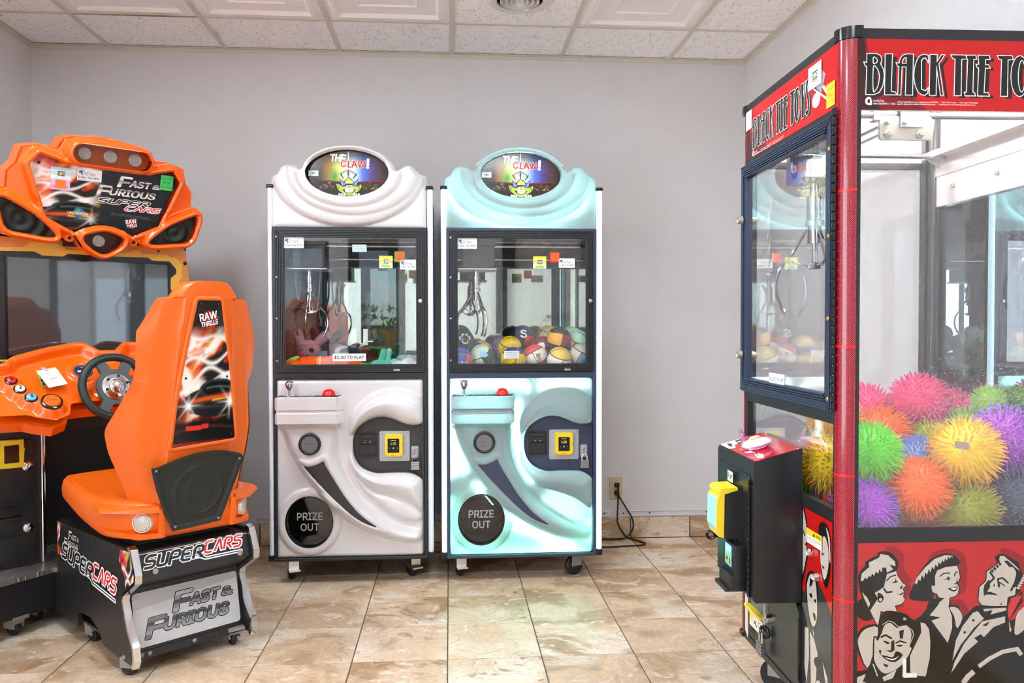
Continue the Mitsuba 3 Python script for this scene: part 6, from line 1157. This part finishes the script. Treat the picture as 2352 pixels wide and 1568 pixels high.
put('warning_sticker', pr(at([(sbox(0, 0, .098, .040), 'e9e2d6'), (sbox(0, .022, .098, .040), 'e8c62a'), (P([(.042, .026), (.049, .037), (.056, .026)]), '1c1a14'), (lay(tp('WARNING'), .062, .027, .030, .008), '3a3420'), (lay(tp('Do not rock, tilt or climb on the game'), .006, .013, .086, .005), '55504a'), (lay(tp('as injury may occur'), .006, .006, .05, .005), '55504a')], .530, .612), -.002), 'm_print', T=LF)
for z, r, m in ((.590, .011, 'm_chrome'), (.535, .011, 'm_chrome')):
    put('lock', mv(lathey([(0, .010), (.006, .010), (.008, .014), (r, .012), (r + .001, 0)], .560 if z > .55 else .60, z, 16), 0, 0, 0), m, T=LF)
THING = BT
dd = put('lower_door', cat(bevel_ext(Polygon([(.265, .19), (.50, .19), (.50, .40), (.47, .43), (.265, .43)]).buffer(-.008).buffer(.008), -.008, .004, .003)), 'm_powder', False, T=LF); THING = dd
put('lock', mv(lathey([(0, .012), (.006, .012), (.008, .017), (.014, .014), (.016, 0)], .282, .308, 18), 0, -.008, 0), 'm_chrome', T=LF)
put('hasp_ring', tm(tube(np.c_[.016 * np.cos(th), th * 0, .016 * np.sin(th)], .005, 10, True), Rz(.5), Tr(.270, -.022, .262)), 'm_black_gloss', True, T=LF)
p1, p2 = padlock(.262, -.026, .188, .040, .040)
pk = put('padlock', p1, 'm_steel', T=LF, label='steel laminated padlock'); THING = pk; put('shackle', p2, 'm_chrome', T=LF); THING = dd
put('hinge', bx(.492, .500, -.012, -.004, .21, .385, .002), 'm_black_gloss', False, T=LF)
THING = BT
pc_ = put('prize_opening', cat(ext(Polygon([(.06, .26), (.235, .26), (.235, .42), (.06, .42)]).difference(Polygon([(.08, .285), (.215, .285), (.215, .42), (.08, .42)]).buffer(.006)), -.008, .004)), 'm_plate', False, T=LF); THING = pc_
put('flap', ext(sbox(.08, .285, .215, .42), .0, .003), 'm_grey_plastic', False, T=LF); put('lip', bx(.075, .22, -.022, .0, .278, .288, .003), 'm_yellow', False, T=LF)
put('sticker', pr(at([(sbox(0, 0, .12, .046), 'e4ded2'), (sbox(0, .02, .03, .046), 'e8d23a'), (P([(.035, .012), (.05, .03), (.07, .014), (.065, .01), (.05, .02)]), '3a3a3a'), (lay(tp('CAUTION'), .075, .03, .035, .007), '55504a'), (lay(tp('KEEP HANDS CLEAR'), .075, .018, .04, .004), '6a655c')], .10, .225), -.010), 'm_print', T=LF)
put('tape', pr([(P([(.055, .19), (.085, .17), (.08, .41), (.052, .41)]), 'cfcac4')], -.0095), 'm_print', T=LF)
THING = BT
# control box
cbx = put('control_box', tm(cat(hull([(x, y, z) for x in (.166, .495) for y, z in ((-.0, .43), (-.130, .43), (-.138, .438), (-.138, .818), (-.134, .827), (0, .864))])), np.eye(4)), 'm_powder', 20, T=LF, label='black metal control box'); THING = cbx
TT = Tr(0, -.134, .827) @ Rx(math.atan2(.037, .134))
tpn = put('top_panel', pr([(rrect(.168, .493, .002, .137, .004), 'b00c12'), (P([(.168, .002), (.26, .002), (.27, .02), (.23, .03), (.22, .06), (.19, .06), (.168, .10)]), 'efe6da'), (P([(.18, .02), (.235, .012), (.24, .02), (.20, .03)]), '1a1614'), (P([(.175, .05), (.20, .045), (.195, .07), (.175, .08)]), '1a1614'), (P([(.215, .04), (.25, .05), (.26, .085), (.225, .09), (.205, .07)]), '17151a'),
    (lay(tp('BLACK TIE TOYS'), .30, .112, .16, .016), '7a1016'), (lay(tp('$1.00'), .30, .02, .022, .010), 'e8b020'), (P([(.36, .015), (.40, .03), (.46, .02), (.48, .03), (.44, .045), (.38, .035), (.35, .04)]), 'efe6da'), (P([(.37, .02), (.41, .033), (.45, .027), (.40, .04)]), '1a1614'), (sbox(.40, .05, .455, .085), 'a01038')], -.0008), 'm_print_gloss', False, T=LF @ TT @ Rx(-PI / 2), label='red printed control panel')
bt_ = put('button', lathe([(0, .030), (.012, .030), (.020, .027), (.038, .019), (.044, .013), (.038, .007), (.026, 0), (0, 0)], 36), 'm_pinklit', 40, T=LF @ TT @ Tr(.345, .062, .002), label='white domed button glowing pink', emitter={'type': 'area', 'radiance': {'type': 'rgb', 'value': [.95, .42, 1.0]}}); mat('m_pinklit', 'f0d8f4', 0.25)
put('button_cap', lathe([(0, .0335), (.014, .033), (.017, .030)], 24), 'm_beige', 40, T=LF @ TT @ Tr(.345, .062, .002))
put('joystick', lathe([(.016, 0), (.010, .004), (.0075, .008), (.0075, .028), (.005, .030), (.005, .044), (.003, .048), (0, .048)], 20), 'm_pinkstick', 40, T=LF @ TT @ Tr(.240, .060, .001) @ Rx(.1)); mat('m_pinkstick', 'c08ab8', 0.2, metallic=.5)
put('screw', lathe([(0, .002), (.003, .0015), (.004, 0)], 10), 'm_zinc', T=LF @ TT @ Tr(.485, .130, .001))
fd = put('front_door', bevel_ext(rrect(.180, .470, .440, .785, .003), -.1405, -.137, .001), 'm_powder', False, T=LF); THING = fd
put('hinge', cat(*[bx(.466, .476, -.147, -.138, z, z + .016, .003) for z in np.arange(.44, .76, .0175)]), 'm_black_gloss', False, T=LF)
put('lock_tab', cat(tm(tube(np.c_[.012 * np.cos(th), th * 0, .012 * np.sin(th)], .0042, 8, True), Rz(1.2), Tr(.19, -.168, .545)), bx(.185, .195, -.158, -.14, .538, .552)), 'm_black_gloss', 40, T=LF)
va = put('bill_acceptor', cat(hull([(x, y, z) for x in (.300, .392) for y, z in ((-.14, .585), (-.185, .585), (-.196, .61), (-.196, .715), (-.178, .728), (-.14, .728))]), bx(.29, .40, -.143, -.139, .575, .742)), 'm_black', False, T=LF, label='yellow and black card reader'); THING = va
put('face', cat(hull([(x, y, z) for x in (.298, .394) for y, z in ((-.190, .588), (-.204, .592), (-.212, .62), (-.210, .70), (-.200, .716), (-.188, .718))]), hull([(x, y, z) for x in (.296, .396) for y, z in ((-.15, .728), (-.196, .714), (-.206, .72), (-.198, .733), (-.15, .736))])), 'm_yellow', False, T=LF)
put('screen', hull([(x, y, z) for x in (.305, .386) for y, z in ((-.206, .60), (-.2135, .62), (-.2115, .70), (-.204, .708))]), 'm_teal', False, T=LF); mat('m_teal', '9fd6d2', 0.2)
put('sign', pr(at([(sbox(0, 0, .05, .032), 'd9d6cc'), (lay(tp('PLAY'), .004, .008, .042, .016), '2a2622')], .30, .740), -.150), 'm_print', T=LF); THING = fd
cm = put('coin_mech', cat(bx(.345, .440, -.172, -.138, .485, .575, .004), bx(.335, .440, -.186, -.14, .445, .49, .004), bx(.325, .425, -.196, -.14, .440, .452, .003)), 'm_powder', False, T=LF, label='black coin mechanism with a small display'); THING = cm
put('display', pr(at([(rrect(0, .06, 0, .062, .003), '8fd8d8'), (sbox(.006, .004, .030, .03), 'd8c030'), (P([(.036, .006), (.05, .01), (.045, .026), (.036, .024)]), '2a8a70'), (ell(.018, .018, .006, .005, 12), '2a2620'), (sbox(.008, .042, .05, .054), 'c8f0ee')], .352, .506), -.1728), 'm_print_gloss', T=LF)
put('pin', cyl((.39, -.155, .57), (.39, -.155, .592), .0025, 8), 'm_black_gloss', T=LF)
THING = BT
for x, y, w in ((.10, .62, .9), (.55, .62, .2), (.10, .11, .2), (.55, .11, -.4)): caster('caster', x, y, .052, .152, .032, w)
put('foot_pad', bx(.045, .10, .64, .69, .115, .15, .01), 'm_black', False)
# ------------------------------------------------------------------ spiky balls in the crane machine
def spiky(seed, n=400, r=.069, sp=.024):
    g = np.random.default_rng(seed)
    core = trimesh.creation.icosphere(subdivisions=3, radius=r); vs, fs, tip = [core.vertices], [core.faces], [np.zeros(len(core.vertices))]; k = len(core.vertices)
    i = np.arange(n) + .5; ph = np.arccos(1 - 2 * i / n); tt = PI * (1 + 5 ** .5) * i
    for a, b in zip(ph, tt):
        d = np.array([math.sin(a) * math.cos(b), math.sin(a) * math.sin(b), math.cos(a)]); u = np.cross(d, [.3, .5, .8]); u /= np.linalg.norm(u); w = np.cross(d, u)
        bend = (u * g.normal() + w * g.normal()) * .006 + np.array([0, 0, -.004]); L = sp * g.uniform(.75, 1.15)
        p0, p1, p2 = d * (r - .004), d * (r + L * .55) + bend * .4, d * (r + L) + bend
        ring = [(p0, .0036), (p1, .0024), (p2, .0014)]
        v = [p + q * (u * math.cos(s) + w * math.sin(s)) for p, q in ring for s in (0, 2.1, 4.2)] + [p2 + d * .0015]
        f = [[3 * m + j, 3 * m + (j + 1) % 3, 3 * m + 3 + (j + 1) % 3] for m in (0, 1) for j in range(3)] + [[3 * m + j, 3 * m + 3 + (j + 1) % 3, 3 * m + 3 + j] for m in (0, 1) for j in range(3)] + [[6 + j, 6 + (j + 1) % 3, 9] for j in range(3)]
        vs.append(np.array(v)); fs.append(np.array(f) + k); tip.append(np.array([.1] * 3 + [.6] * 3 + [1.0] * 4)); k += 10
    return trimesh.Trimesh(np.vstack(vs), np.vstack(fs), process=False), np.concatenate(tip)
_SP = [spiky(11), spiky(23)]
SPC = {'orange': ('ff6400', 'ee8010'), 'yellow': ('f6dc10', 'f0a010'), 'purple': ('b828d0', '8a70e8'), 'green': ('52e000', '98d838'), 'pink': ('ff4488', 'e050ac'), 'grey': ('46566c', '7c88b0'), 'blue': ('7e9ad8', '8aa0e8'), 'amber': ('f6b83c', 'f4c85a'), 'lime': ('9ad038', 'b4dc68'), 'olive': ('a8b828', 'd0a82a')}
_SD = {}
def spdict(c, k):
    if (c, k) not in _SD:
        m, t = _SP[k]; a, b = [np.array(lin(x)) for x in SPC[c]]
        _SD[c, k] = mikit.ply(m, 'm_rubber_toy', smooth=True, color=a + (b - a) * np.clip((t - .35) * 1.5, 0, 1)[:, None])
    return _SD[c, k]
# colour, x, y, z, scale, label
SB = [('orange', .247, .115, .786, .96, 'vivid orange spiky ball, the front one in the middle of the pile'), ('yellow', .395, .150, .852, 1.05, 'large bright yellow spiky ball with a silver tag on it'), ('olive', .410, .130, .728, .96, 'yellow spiky ball on the bottom, under the one with the silver tag'),
      ('grey', .545, .140, .735, .98, 'dark grey-blue spiky ball at the bottom right of the front glass'), ('purple', .540, .190, .888, 1.12, 'big purple spiky ball high on the right of the pile'), ('green', .150, .150, .846, .95, 'bright green spiky ball by the red corner lens'), ('purple', .112, .105, .738, .96, 'purple spiky ball at the bottom corner behind the red lens'),
      ('blue', .325, .29, .835, .85, 'pale blue spiky ball behind the front orange one'), ('orange', .305, .37, .876, 1.0, 'paler orange spiky ball under the pink one at the back'), ('pink', .330, .47, .920, .98, 'pink spiky ball at the back left of the pile'), ('pink', .475, .42, .955, 1.02, 'tall pink spiky ball in front of the inner post'),
      ('amber', .175, .37, .915, .92, 'amber spiky ball half hidden behind the red corner lens'), ('amber', .418, .53, .915, .80, 'amber spiky ball wedged between the two pink ones'), ('lime', .520, .36, .900, .90, 'pale green spiky ball beside the big purple one'), ('olive', .415, .34, .872, .72, 'small olive green spiky ball among the orange and the pale green'),
      ('pink', .585, .46, .945, .85, 'red-pink spiky ball behind the scuffed patch of glass'), ('lime', .590, .33, .97, .55, 'small green spiky ball at the far right behind the scuffs'), ('yellow', .105, .262, .822, 1.08, 'yellow spiky ball against the lower side glass'), ('purple', .20, .45, .80, .9, 'purple spiky ball behind the yellow one at the side glass'), ('green', .12, .50, .73, .95, 'green spiky ball low beside the control box'),
      ('pink', .30, .55, .73, .95, 'pink spiky ball buried at the back of the deck'), ('orange', .48, .55, .73, .95, 'orange spiky ball buried at the back right'), ('yellow', .56, .30, .76, .9, 'yellow spiky ball buried under the purple one'), ('lime', .27, .28, .73, .9, 'lime spiky ball buried under the blue one')]
def relax(P_, R_, lo, hi, it=80):
    """Pushes overlapping balls apart, mostly in depth."""
    P_ = np.array(P_, float); R_ = np.array(R_, float); W = np.array([.55, 1.0, .55])
    for _ in range(it):
        for i in range(len(P_)):
            for j in range(i):
                d = P_[i] - P_[j]; n = np.linalg.norm(d); o = R_[i] + R_[j] - n
                if o > 0:
                    v = d / n * W; v *= .5 * o / (v @ (d / n)); P_[i] += v; P_[j] -= v
        P_ = np.clip(P_, np.array(lo) + R_[:, None], np.array(hi) - R_[:, None])
    return P_
SPOS = relax([b[1:4] for b in SB], [.078 * b[4] for b in SB], (.025, .012, .640), (.640, .700, 1.3))
for i, (c, x, y, z, s, lb) in enumerate(SB):
    x, y, z = SPOS[i]
    thing('spiky_ball', lb, 'ball', 'spiky balls in the crane machine', BF)
    q = trimesh.transformations.random_rotation_matrix(np.random.default_rng(100 + i).random(3))
    put('', spdict(c, i % 2), None, T=Tr(x, y, z) @ q @ np.diag([s, s, s, 1]))
    if i == 1:
        put('tag', mv(ext(rrect(-.017, .017, -.010, .010, .008), 0, .001), 0, 0, 0), 'm_steel', False, T=Tr(x - .062, y - .088, z + .026) @ Rx(.25) @ Rz(-.5), label='silver oval tag')
# ------------------------------------------------------------------ basketballs in the lit claw machine
NCO = trimesh.creation.icosphere(subdivisions=5, radius=1.0)
def bcolor(cols, line, R):
    v = NCO.vertices @ R
    k = (v[:, 0] > 0).astype(int) + 2 * (v[:, 1] > 0).astype(int); c = np.array([lin(x) for x in cols])[k % len(cols)]
    cut = .52
    side = np.abs(v[:, 2]) > cut * np.sqrt(1 - .35 * v[:, 0] ** 2)
    c[side] = np.array(lin(cols[-1]))
    ln = (np.abs(v[:, 0]) < .028) & ~side | (np.abs(v[:, 1]) < .028) | (np.abs(np.abs(v[:, 2]) - cut * np.sqrt(1 - .35 * v[:, 0] ** 2)) < .03)
    c[ln] = np.array(lin(line)); return c
def curved(poly, R, c):
    """Flat lettering wrapped on to the front (-y) of a ball of radius R."""
    poly = affinity.scale(poly, 1 / R, 1 / R, origin=(0, 0)); m, col = gridmesh(poly, .05, None, 0, lambda x, z: np.array([lin(c)] * len(x)))
    x, z = m.vertices[:, 0], m.vertices[:, 2]; r = np.hypot(x, z); s = np.where(r > 1e-6, np.sin(np.minimum(r, 1.5)) / np.maximum(r, 1e-6), 1)
    m.vertices = np.c_[x * s, -np.cos(np.minimum(r, 1.5)), z * s] * R * 1.008; return m, col
PAW = unary_union([ell(0, -.010, .017, .014, 24)] + [ell(a, b, .0075, .010, 16) for a, b in ((-.022, .006), (-.009, .018), (.009, .018), (.022, .006))])
JAY = lambda: unary_union([affinity.rotate(lay(tp(ch), -.0035, .0, .0085, .011), -a, origin=(0, -.055)) for ch, a in zip('JAYHAWKS', np.linspace(-38, 38, 8))])
BB = [ # x, y, z, colours, line, yaw, tilt, roll, print, colour, label
    (.095, .13, 1.115, ('12332c', '2a4a44', 'c8dcc0', '1a2f2c'), '0c1512', .5, .3, .3, PAW.difference(affinity.scale(PAW, .72, .72)), 'cfe4d8', 'dark green and mint basketball with a white paw print'),
    (.085, .26, 1.150, ('1f4d43', '8a3a48', '1c3f38', '2a5a4c'), '0c1512', -.3, .2, .8, lay(tp('STATE'), 0, -.012, .05, .012, anchor='c'), 'b8d8c8', 'green basketball with a maroon panel in the upper left corner'),
    (.062, .085, 1.040, ('2f4f9a', 'b85a5a', 'd8c040', '2f4f9a'), '15140f', .4, -.1, .2, affinity.translate(JAY(), 0, -.01), 'e8e8ea', 'blue, red and yellow basketball in the bottom left corner'),
    (.190, .13, 1.060, ('c4d8bc', '24403c', '2c4844', 'c4d8bc'), '101614', .2, .5, -.6, SP([(-.022, .0), (-.010, .016), (.006, .012), (.014, .002), (.022, -.006), (.014, -.016), (-.008, -.018)], 3), '8fc4d8', 'mint and dark green basketball with a pale blue patch'),
    (.205, .24, 1.075, ('d8b030', '6a3a4a', '405a78', 'd8b030'), '15140f', .9, .4, .5, None, '', 'basketball showing a yellow and plum rim behind the mint one'),
    (.300, .27, 1.098, ('5a5478', 'b8cc30', '4a4870', '5a5478'), '15140f', -.5, .5, .4, None, '', 'slate purple basketball with a lime green panel'),
    (.335, .15, 1.090, ('e0b818', '3c4c88', 'e0b818', 'e8c020'), '201c14', .0, .55, .15, affinity.translate(JAY(), 0, .006), 'e8e6ee', 'yellow basketball with a navy band lettered JAYHAWKS'),
    (.340, .07, 1.035, ('f0c81c', 'f0c81c', 'e8bc18', '3a4f90'), '201c14', .15, -.1, .1, lay(tp('L'), .004, -.026, .03, .03, anchor='c'), '28345c', 'yellow basketball at the bottom, behind the service call sticker'),
    (.415, .24, 1.130, ('1c2a40', 'd0382a', '1c2a40', '24344c'), '10141a', .1, .35, .2, lay(tp('S'), 0, .006, .034, .042, anchor='c'), 'e8e4dc', 'navy and red basketball with a large letter S'),
    (.490, .22, 1.112, ('7a2a34', '7a2a34', 'b0a468', '7a2a34'), '15140f', -.5, .2, .4, SP([(-.020, -.018), (-.024, .006), (-.010, .020), (.010, .022), (.020, .004), (.010, -.02)], 3), 'ece2d2', 'maroon basketball with a cream crest'),
    (.545, .30, 1.115, ('b0a468', 'b0a468', '8a7a50', 'b0a468'), '15140f', .5, .3, .2, None, '', 'khaki basketball behind the maroon one'),
    (.455, .10, 1.055, ('ece2d2', 'ece2d2', '1c2434', 'd84a3a'), '15161c', -.1, .1, -.5, affinity.rotate(lay(tp('CUSE'), -.010, -.012, .048, .020, anchor='c'), 105, origin=(0, 0)), '1c2236', 'cream basketball lettered CUSE with a navy and red back'),
    (.560, .14, 1.105, ('e8a820', '8a2c38', '181a1c', '1b1c1e'), '101010', .15, .1, .2, lay(tp('GLO'), -.035, -.01, .02, .010), 'd0c8b0', 'black, maroon and gold basketball'),
    (.625, .30, 1.135, ('a8d0b0', 'c8dcc8', 'a8d0b0', 'a8d0b0'), '15241c', .2, .4, .1, None, '', 'mint green basketball at the back right'),
    (.660, .20, 1.125, ('ece0d0', 'd03a4a', '18191b', 'a8d0b0'), '101214', -.6, .5, .5, None, '', 'cream, black and red basketball against the right edge'),
    (.665, .10, 1.065, ('c8c4b4', '7c98b0', 'c8c4b4', 'b4b0a4'), '14181c', -.4, .2, .5, lay(tp('AUTO'), .0, -.01, .03, .012, anchor='c'), '9a968c', 'worn cream and grey-blue basketball at the lower right'),
    (.565, .06, 1.020, ('ece4d4', 'ece4d4', '5a4a90', 'e0c040'), '201c24', .1, .55, .2, None, '', 'cream and purple basketball at the bottom, cut off by the frame'),
    (.500, .33, 1.05, ('24403c', '2a4a44', 'c8dcc0', '24403c'), '0c1512', .1, .1, .2, None, '', 'dark green basketball deep in the pile'), (.20, .36, 1.045, ('1c2a40', 'd0382a', '1c2a40', '24344c'), '10141a', .4, .1, .2, None, '', 'navy basketball at the back of the pile, behind the yellow-rimmed one')]
BR = .0595
bd = NCO.copy(); bd.apply_scale(BR)
BPOS = relax([b[:3] for b in BB], [BR] * len(BB), (.028, .005, .9855), (.732, .64, 1.4))
for i, (x, y, z, cols, ln, ya, ti, ro, g, gc, lb) in enumerate(BB):
    x, y, z = BPOS[i]
    thing('basketball', lb, 'basketball', 'mini basketballs in the glowing claw machine', CM1)
    R = (Rz(ya) @ Rx(ti) @ Ry(ro))
    put('', bd, 'm_ballskin', True, T=Tr(x, y, z), color=bcolor(cols, ln, (R @ Rx(.0))[:3, :3]))
    if g is not None: m, c = curved(g, BR, gc); put('print', m, 'm_print', color=c, smooth=True, T=Tr(x, y, z) @ Rz(ya * .5) @ Rx(-ti * .6))
mat('m_ballskin', VC, 0.4, specular=0.35)
# ------------------------------------------------------------------ plush toys in the unlit claw machine
def ellm(c, r, rot=None, sub=3): return ball(c, 1.0, sub, r, rot)
def limb(a, b, ra, rb): return hull(np.vstack([ball(a, ra, 2).vertices, ball(b, rb, 2).vertices]))
def plush(label, pos, yaw, parts, T=None):
    thing('plush_toy', label, 'plush toy', 'plush toys in the claw machine', CM0)
    for name, m, col in parts:
        put(name, m, 'm_plush_' + col, 40, T=Tr(*pos) @ (Rz(yaw) if T is None else T))
for n_, c_ in (('pink', 'f0b4c4'), ('white', 'e9e4e0'), ('black', '26262a'), ('blue', '86a8d0'), ('sky', '9cc0e8'), ('orange', 'ff5f16'), ('salmon', 'fb6a44'), ('green', '54c84a'), ('lime', '98d44a'), ('teal', '5cc8ac'), ('mint', '82d4c0'), ('yellow', 'ecc840'), ('magenta', 'e22a72'), ('brown', '4a2e26')):
    mat('m_plush_' + n_, c_, 0.9, specular=0.15, sheen=0.6)
plush('pink plush rabbit with long ears and one winking eye', (.115, .40, .985), .0, [('head', ellm((0, 0, .095), (.062, .055, .055)), 'pink'), ('body', ellm((.0, .02, .03), (.05, .05, .05)), 'pink'), ('ear', limb((-.035, .0, .125), (-.055, .0, .185), .024, .026), 'pink'), ('ear', limb((.035, .0, .125), (.085, .005, .170), .023, .027), 'pink'),
      ('cheek', ellm((-.032, -.046, .075), (.010, .006, .012)), 'magenta'), ('eye', ellm((.022, -.050, .098), (.014, .006, .013)), 'black'), ('wink', limb((-.040, -.049, .100), (-.020, -.053, .103), .002, .002), 'black'), ('nose', ellm((.005, -.055, .068), (.006, .004, .004)), 'black')])
plush('blue plush toy with a black stripe and ear, lying beside the pink rabbit', (.205, .36, .985), 0, [('body', ellm((0, 0, .055), (.060, .050, .050)), 'blue'), ('stripe', ellm((.030, -.004, .062), (.022, .053, .054)), 'black'), ('ear', ellm((.0, -.02, .108), (.020, .012, .020)), 'black'), ('head', ellm((.07, .03, .06), (.05, .045, .048)), 'sky'), ('fin', ellm((.08, -.01, .105), (.034, .018, .014), Ry(-.3)), 'pink')])
plush('black and white plush toy in the lower left corner of the window', (.085, .17, .985), 0, [('body', ellm((0, 0, .040), (.048, .04, .042)), 'black'), ('face', ellm((.048, -.01, .045), (.032, .03, .025), Ry(.5)), 'white'), ('patch', ellm((.040, -.032, .048), (.008, .008, .006)), 'black')])
plush('orange plush fish with a green fin and white cheek', (.10, .075, .985), 0, [('head', ellm((0, 0, .030), (.042, .034, .032)), 'orange'), ('fin', ellm((-.005, .0, .062), (.036, .016, .012), Ry(-.4)), 'lime'), ('eye', ellm((-.008, -.031, .038), (.006, .004, .006)), 'black'), ('cheek', ellm((.016, -.030, .036), (.010, .005, .005), Ry(-.4)), 'white'), ('mouth', limb((.0, -.034, .026), (.012, -.033, .030), .0016, .0016), 'black')])
plush('long orange plush tube lying along the front of the window', (.20, .11, .985), 0, [('body', limb((-.06, 0, .038), (.02, 0, .040), .036, .038), 'orange'), ('end', limb((.028, 0, .040), (.13, .01, .044), .036, .040), 'salmon'), ('band', mv(tm(lathe([(.0385, -.004), (.0395, 0), (.0385, .004)], 28), Ry(PI / 2)), .022, 0, .040), 'yellow'), ('tag', bx(-.014, .004, -.042, -.038, .002, .016, .001), 'white')])
plush('orange and green plush behind the price sticker', (.365, .12, .985), 0, [('body', ellm((0, 0, .030), (.06, .04, .030)), 'orange'), ('leaf', limb((.0, .02, .072), (.05, .02, .068), .016, .014), 'green'), ('leaf', limb((-.02, .01, .058), (.02, .01, .062), .014, .012), 'green'), ('foot', ellm((.03, -.04, .018), (.02, .012, .014)), 'lime'), ('foot', ellm((-.05, -.04, .016), (.018, .012, .013)), 'lime'), ('toe', ellm((.055, -.04, .012), (.012, .01, .010)), 'yellow')])
plush('bright green plush with yellow feet below the price sticker', (.435, .075, .985), 0, [('body', ellm((0, 0, .022), (.045, .03, .022)), 'green'), ('foot', ellm((.05, -.01, .012), (.018, .016, .012)), 'yellow'), ('foot', ellm((-.045, -.01, .014), (.014, .014, .013)), 'yellow')])
plush('turquoise plush with two upright ears', (.505, .13, .985), .1, [('body', ellm((0, 0, .030), (.058, .04, .030)), 'teal'), ('ear', limb((.0, .0, .055), (.012, .0, .098), .016, .015), 'teal'), ('ear', limb((.03, .01, .055), (.038, .01, .100), .015, .014), 'mint'), ('arm', ellm((.055, -.02, .022), (.022, .02, .018)), 'mint'), ('arm', ellm((-.05, -.02, .020), (.022, .02, .016)), 'mint')])
plush('white and yellow plush next to the turquoise one', (.588, .10, .985), 0, [('body', ellm((0, 0, .028), (.032, .03, .028)), 'white'), ('paw', ellm((.020, -.028, .010), (.016, .010, .009)), 'yellow'), ('head', ellm((-.02, .04, .04), (.026, .024, .024)), 'mint')])
plush('white plush with rounded paws in the right corner of the window', (.655, .13, .985), 0, [('body', ellm((-.015, 0, .030), (.050, .04, .036)), 'white'), ('paw', ellm((-.03, -.04, .030), (.028, .018, .024)), 'white'), ('paw', ellm((.025, -.035, .028), (.026, .018, .024)), 'white'), ('nose', ellm((.04, -.05, .008), (.014, .008, .008)), 'magenta')])
plush('striped mint and grey plush lying behind the white one', (.64, .30, .985), 0, [('body', limb((-.05, 0, .050), (.05, 0, .045), .026, .026), 'mint'), ('band', mv(tm(lathe([(.027, -.010), (.028, 0), (.027, .010)], 24), Ry(PI / 2)), -.01, 0, .048), 'white'), ('leaf', ellm((.06, -.02, .040), (.03, .012, .014)), 'lime')])
FRAME = np.eye(4)
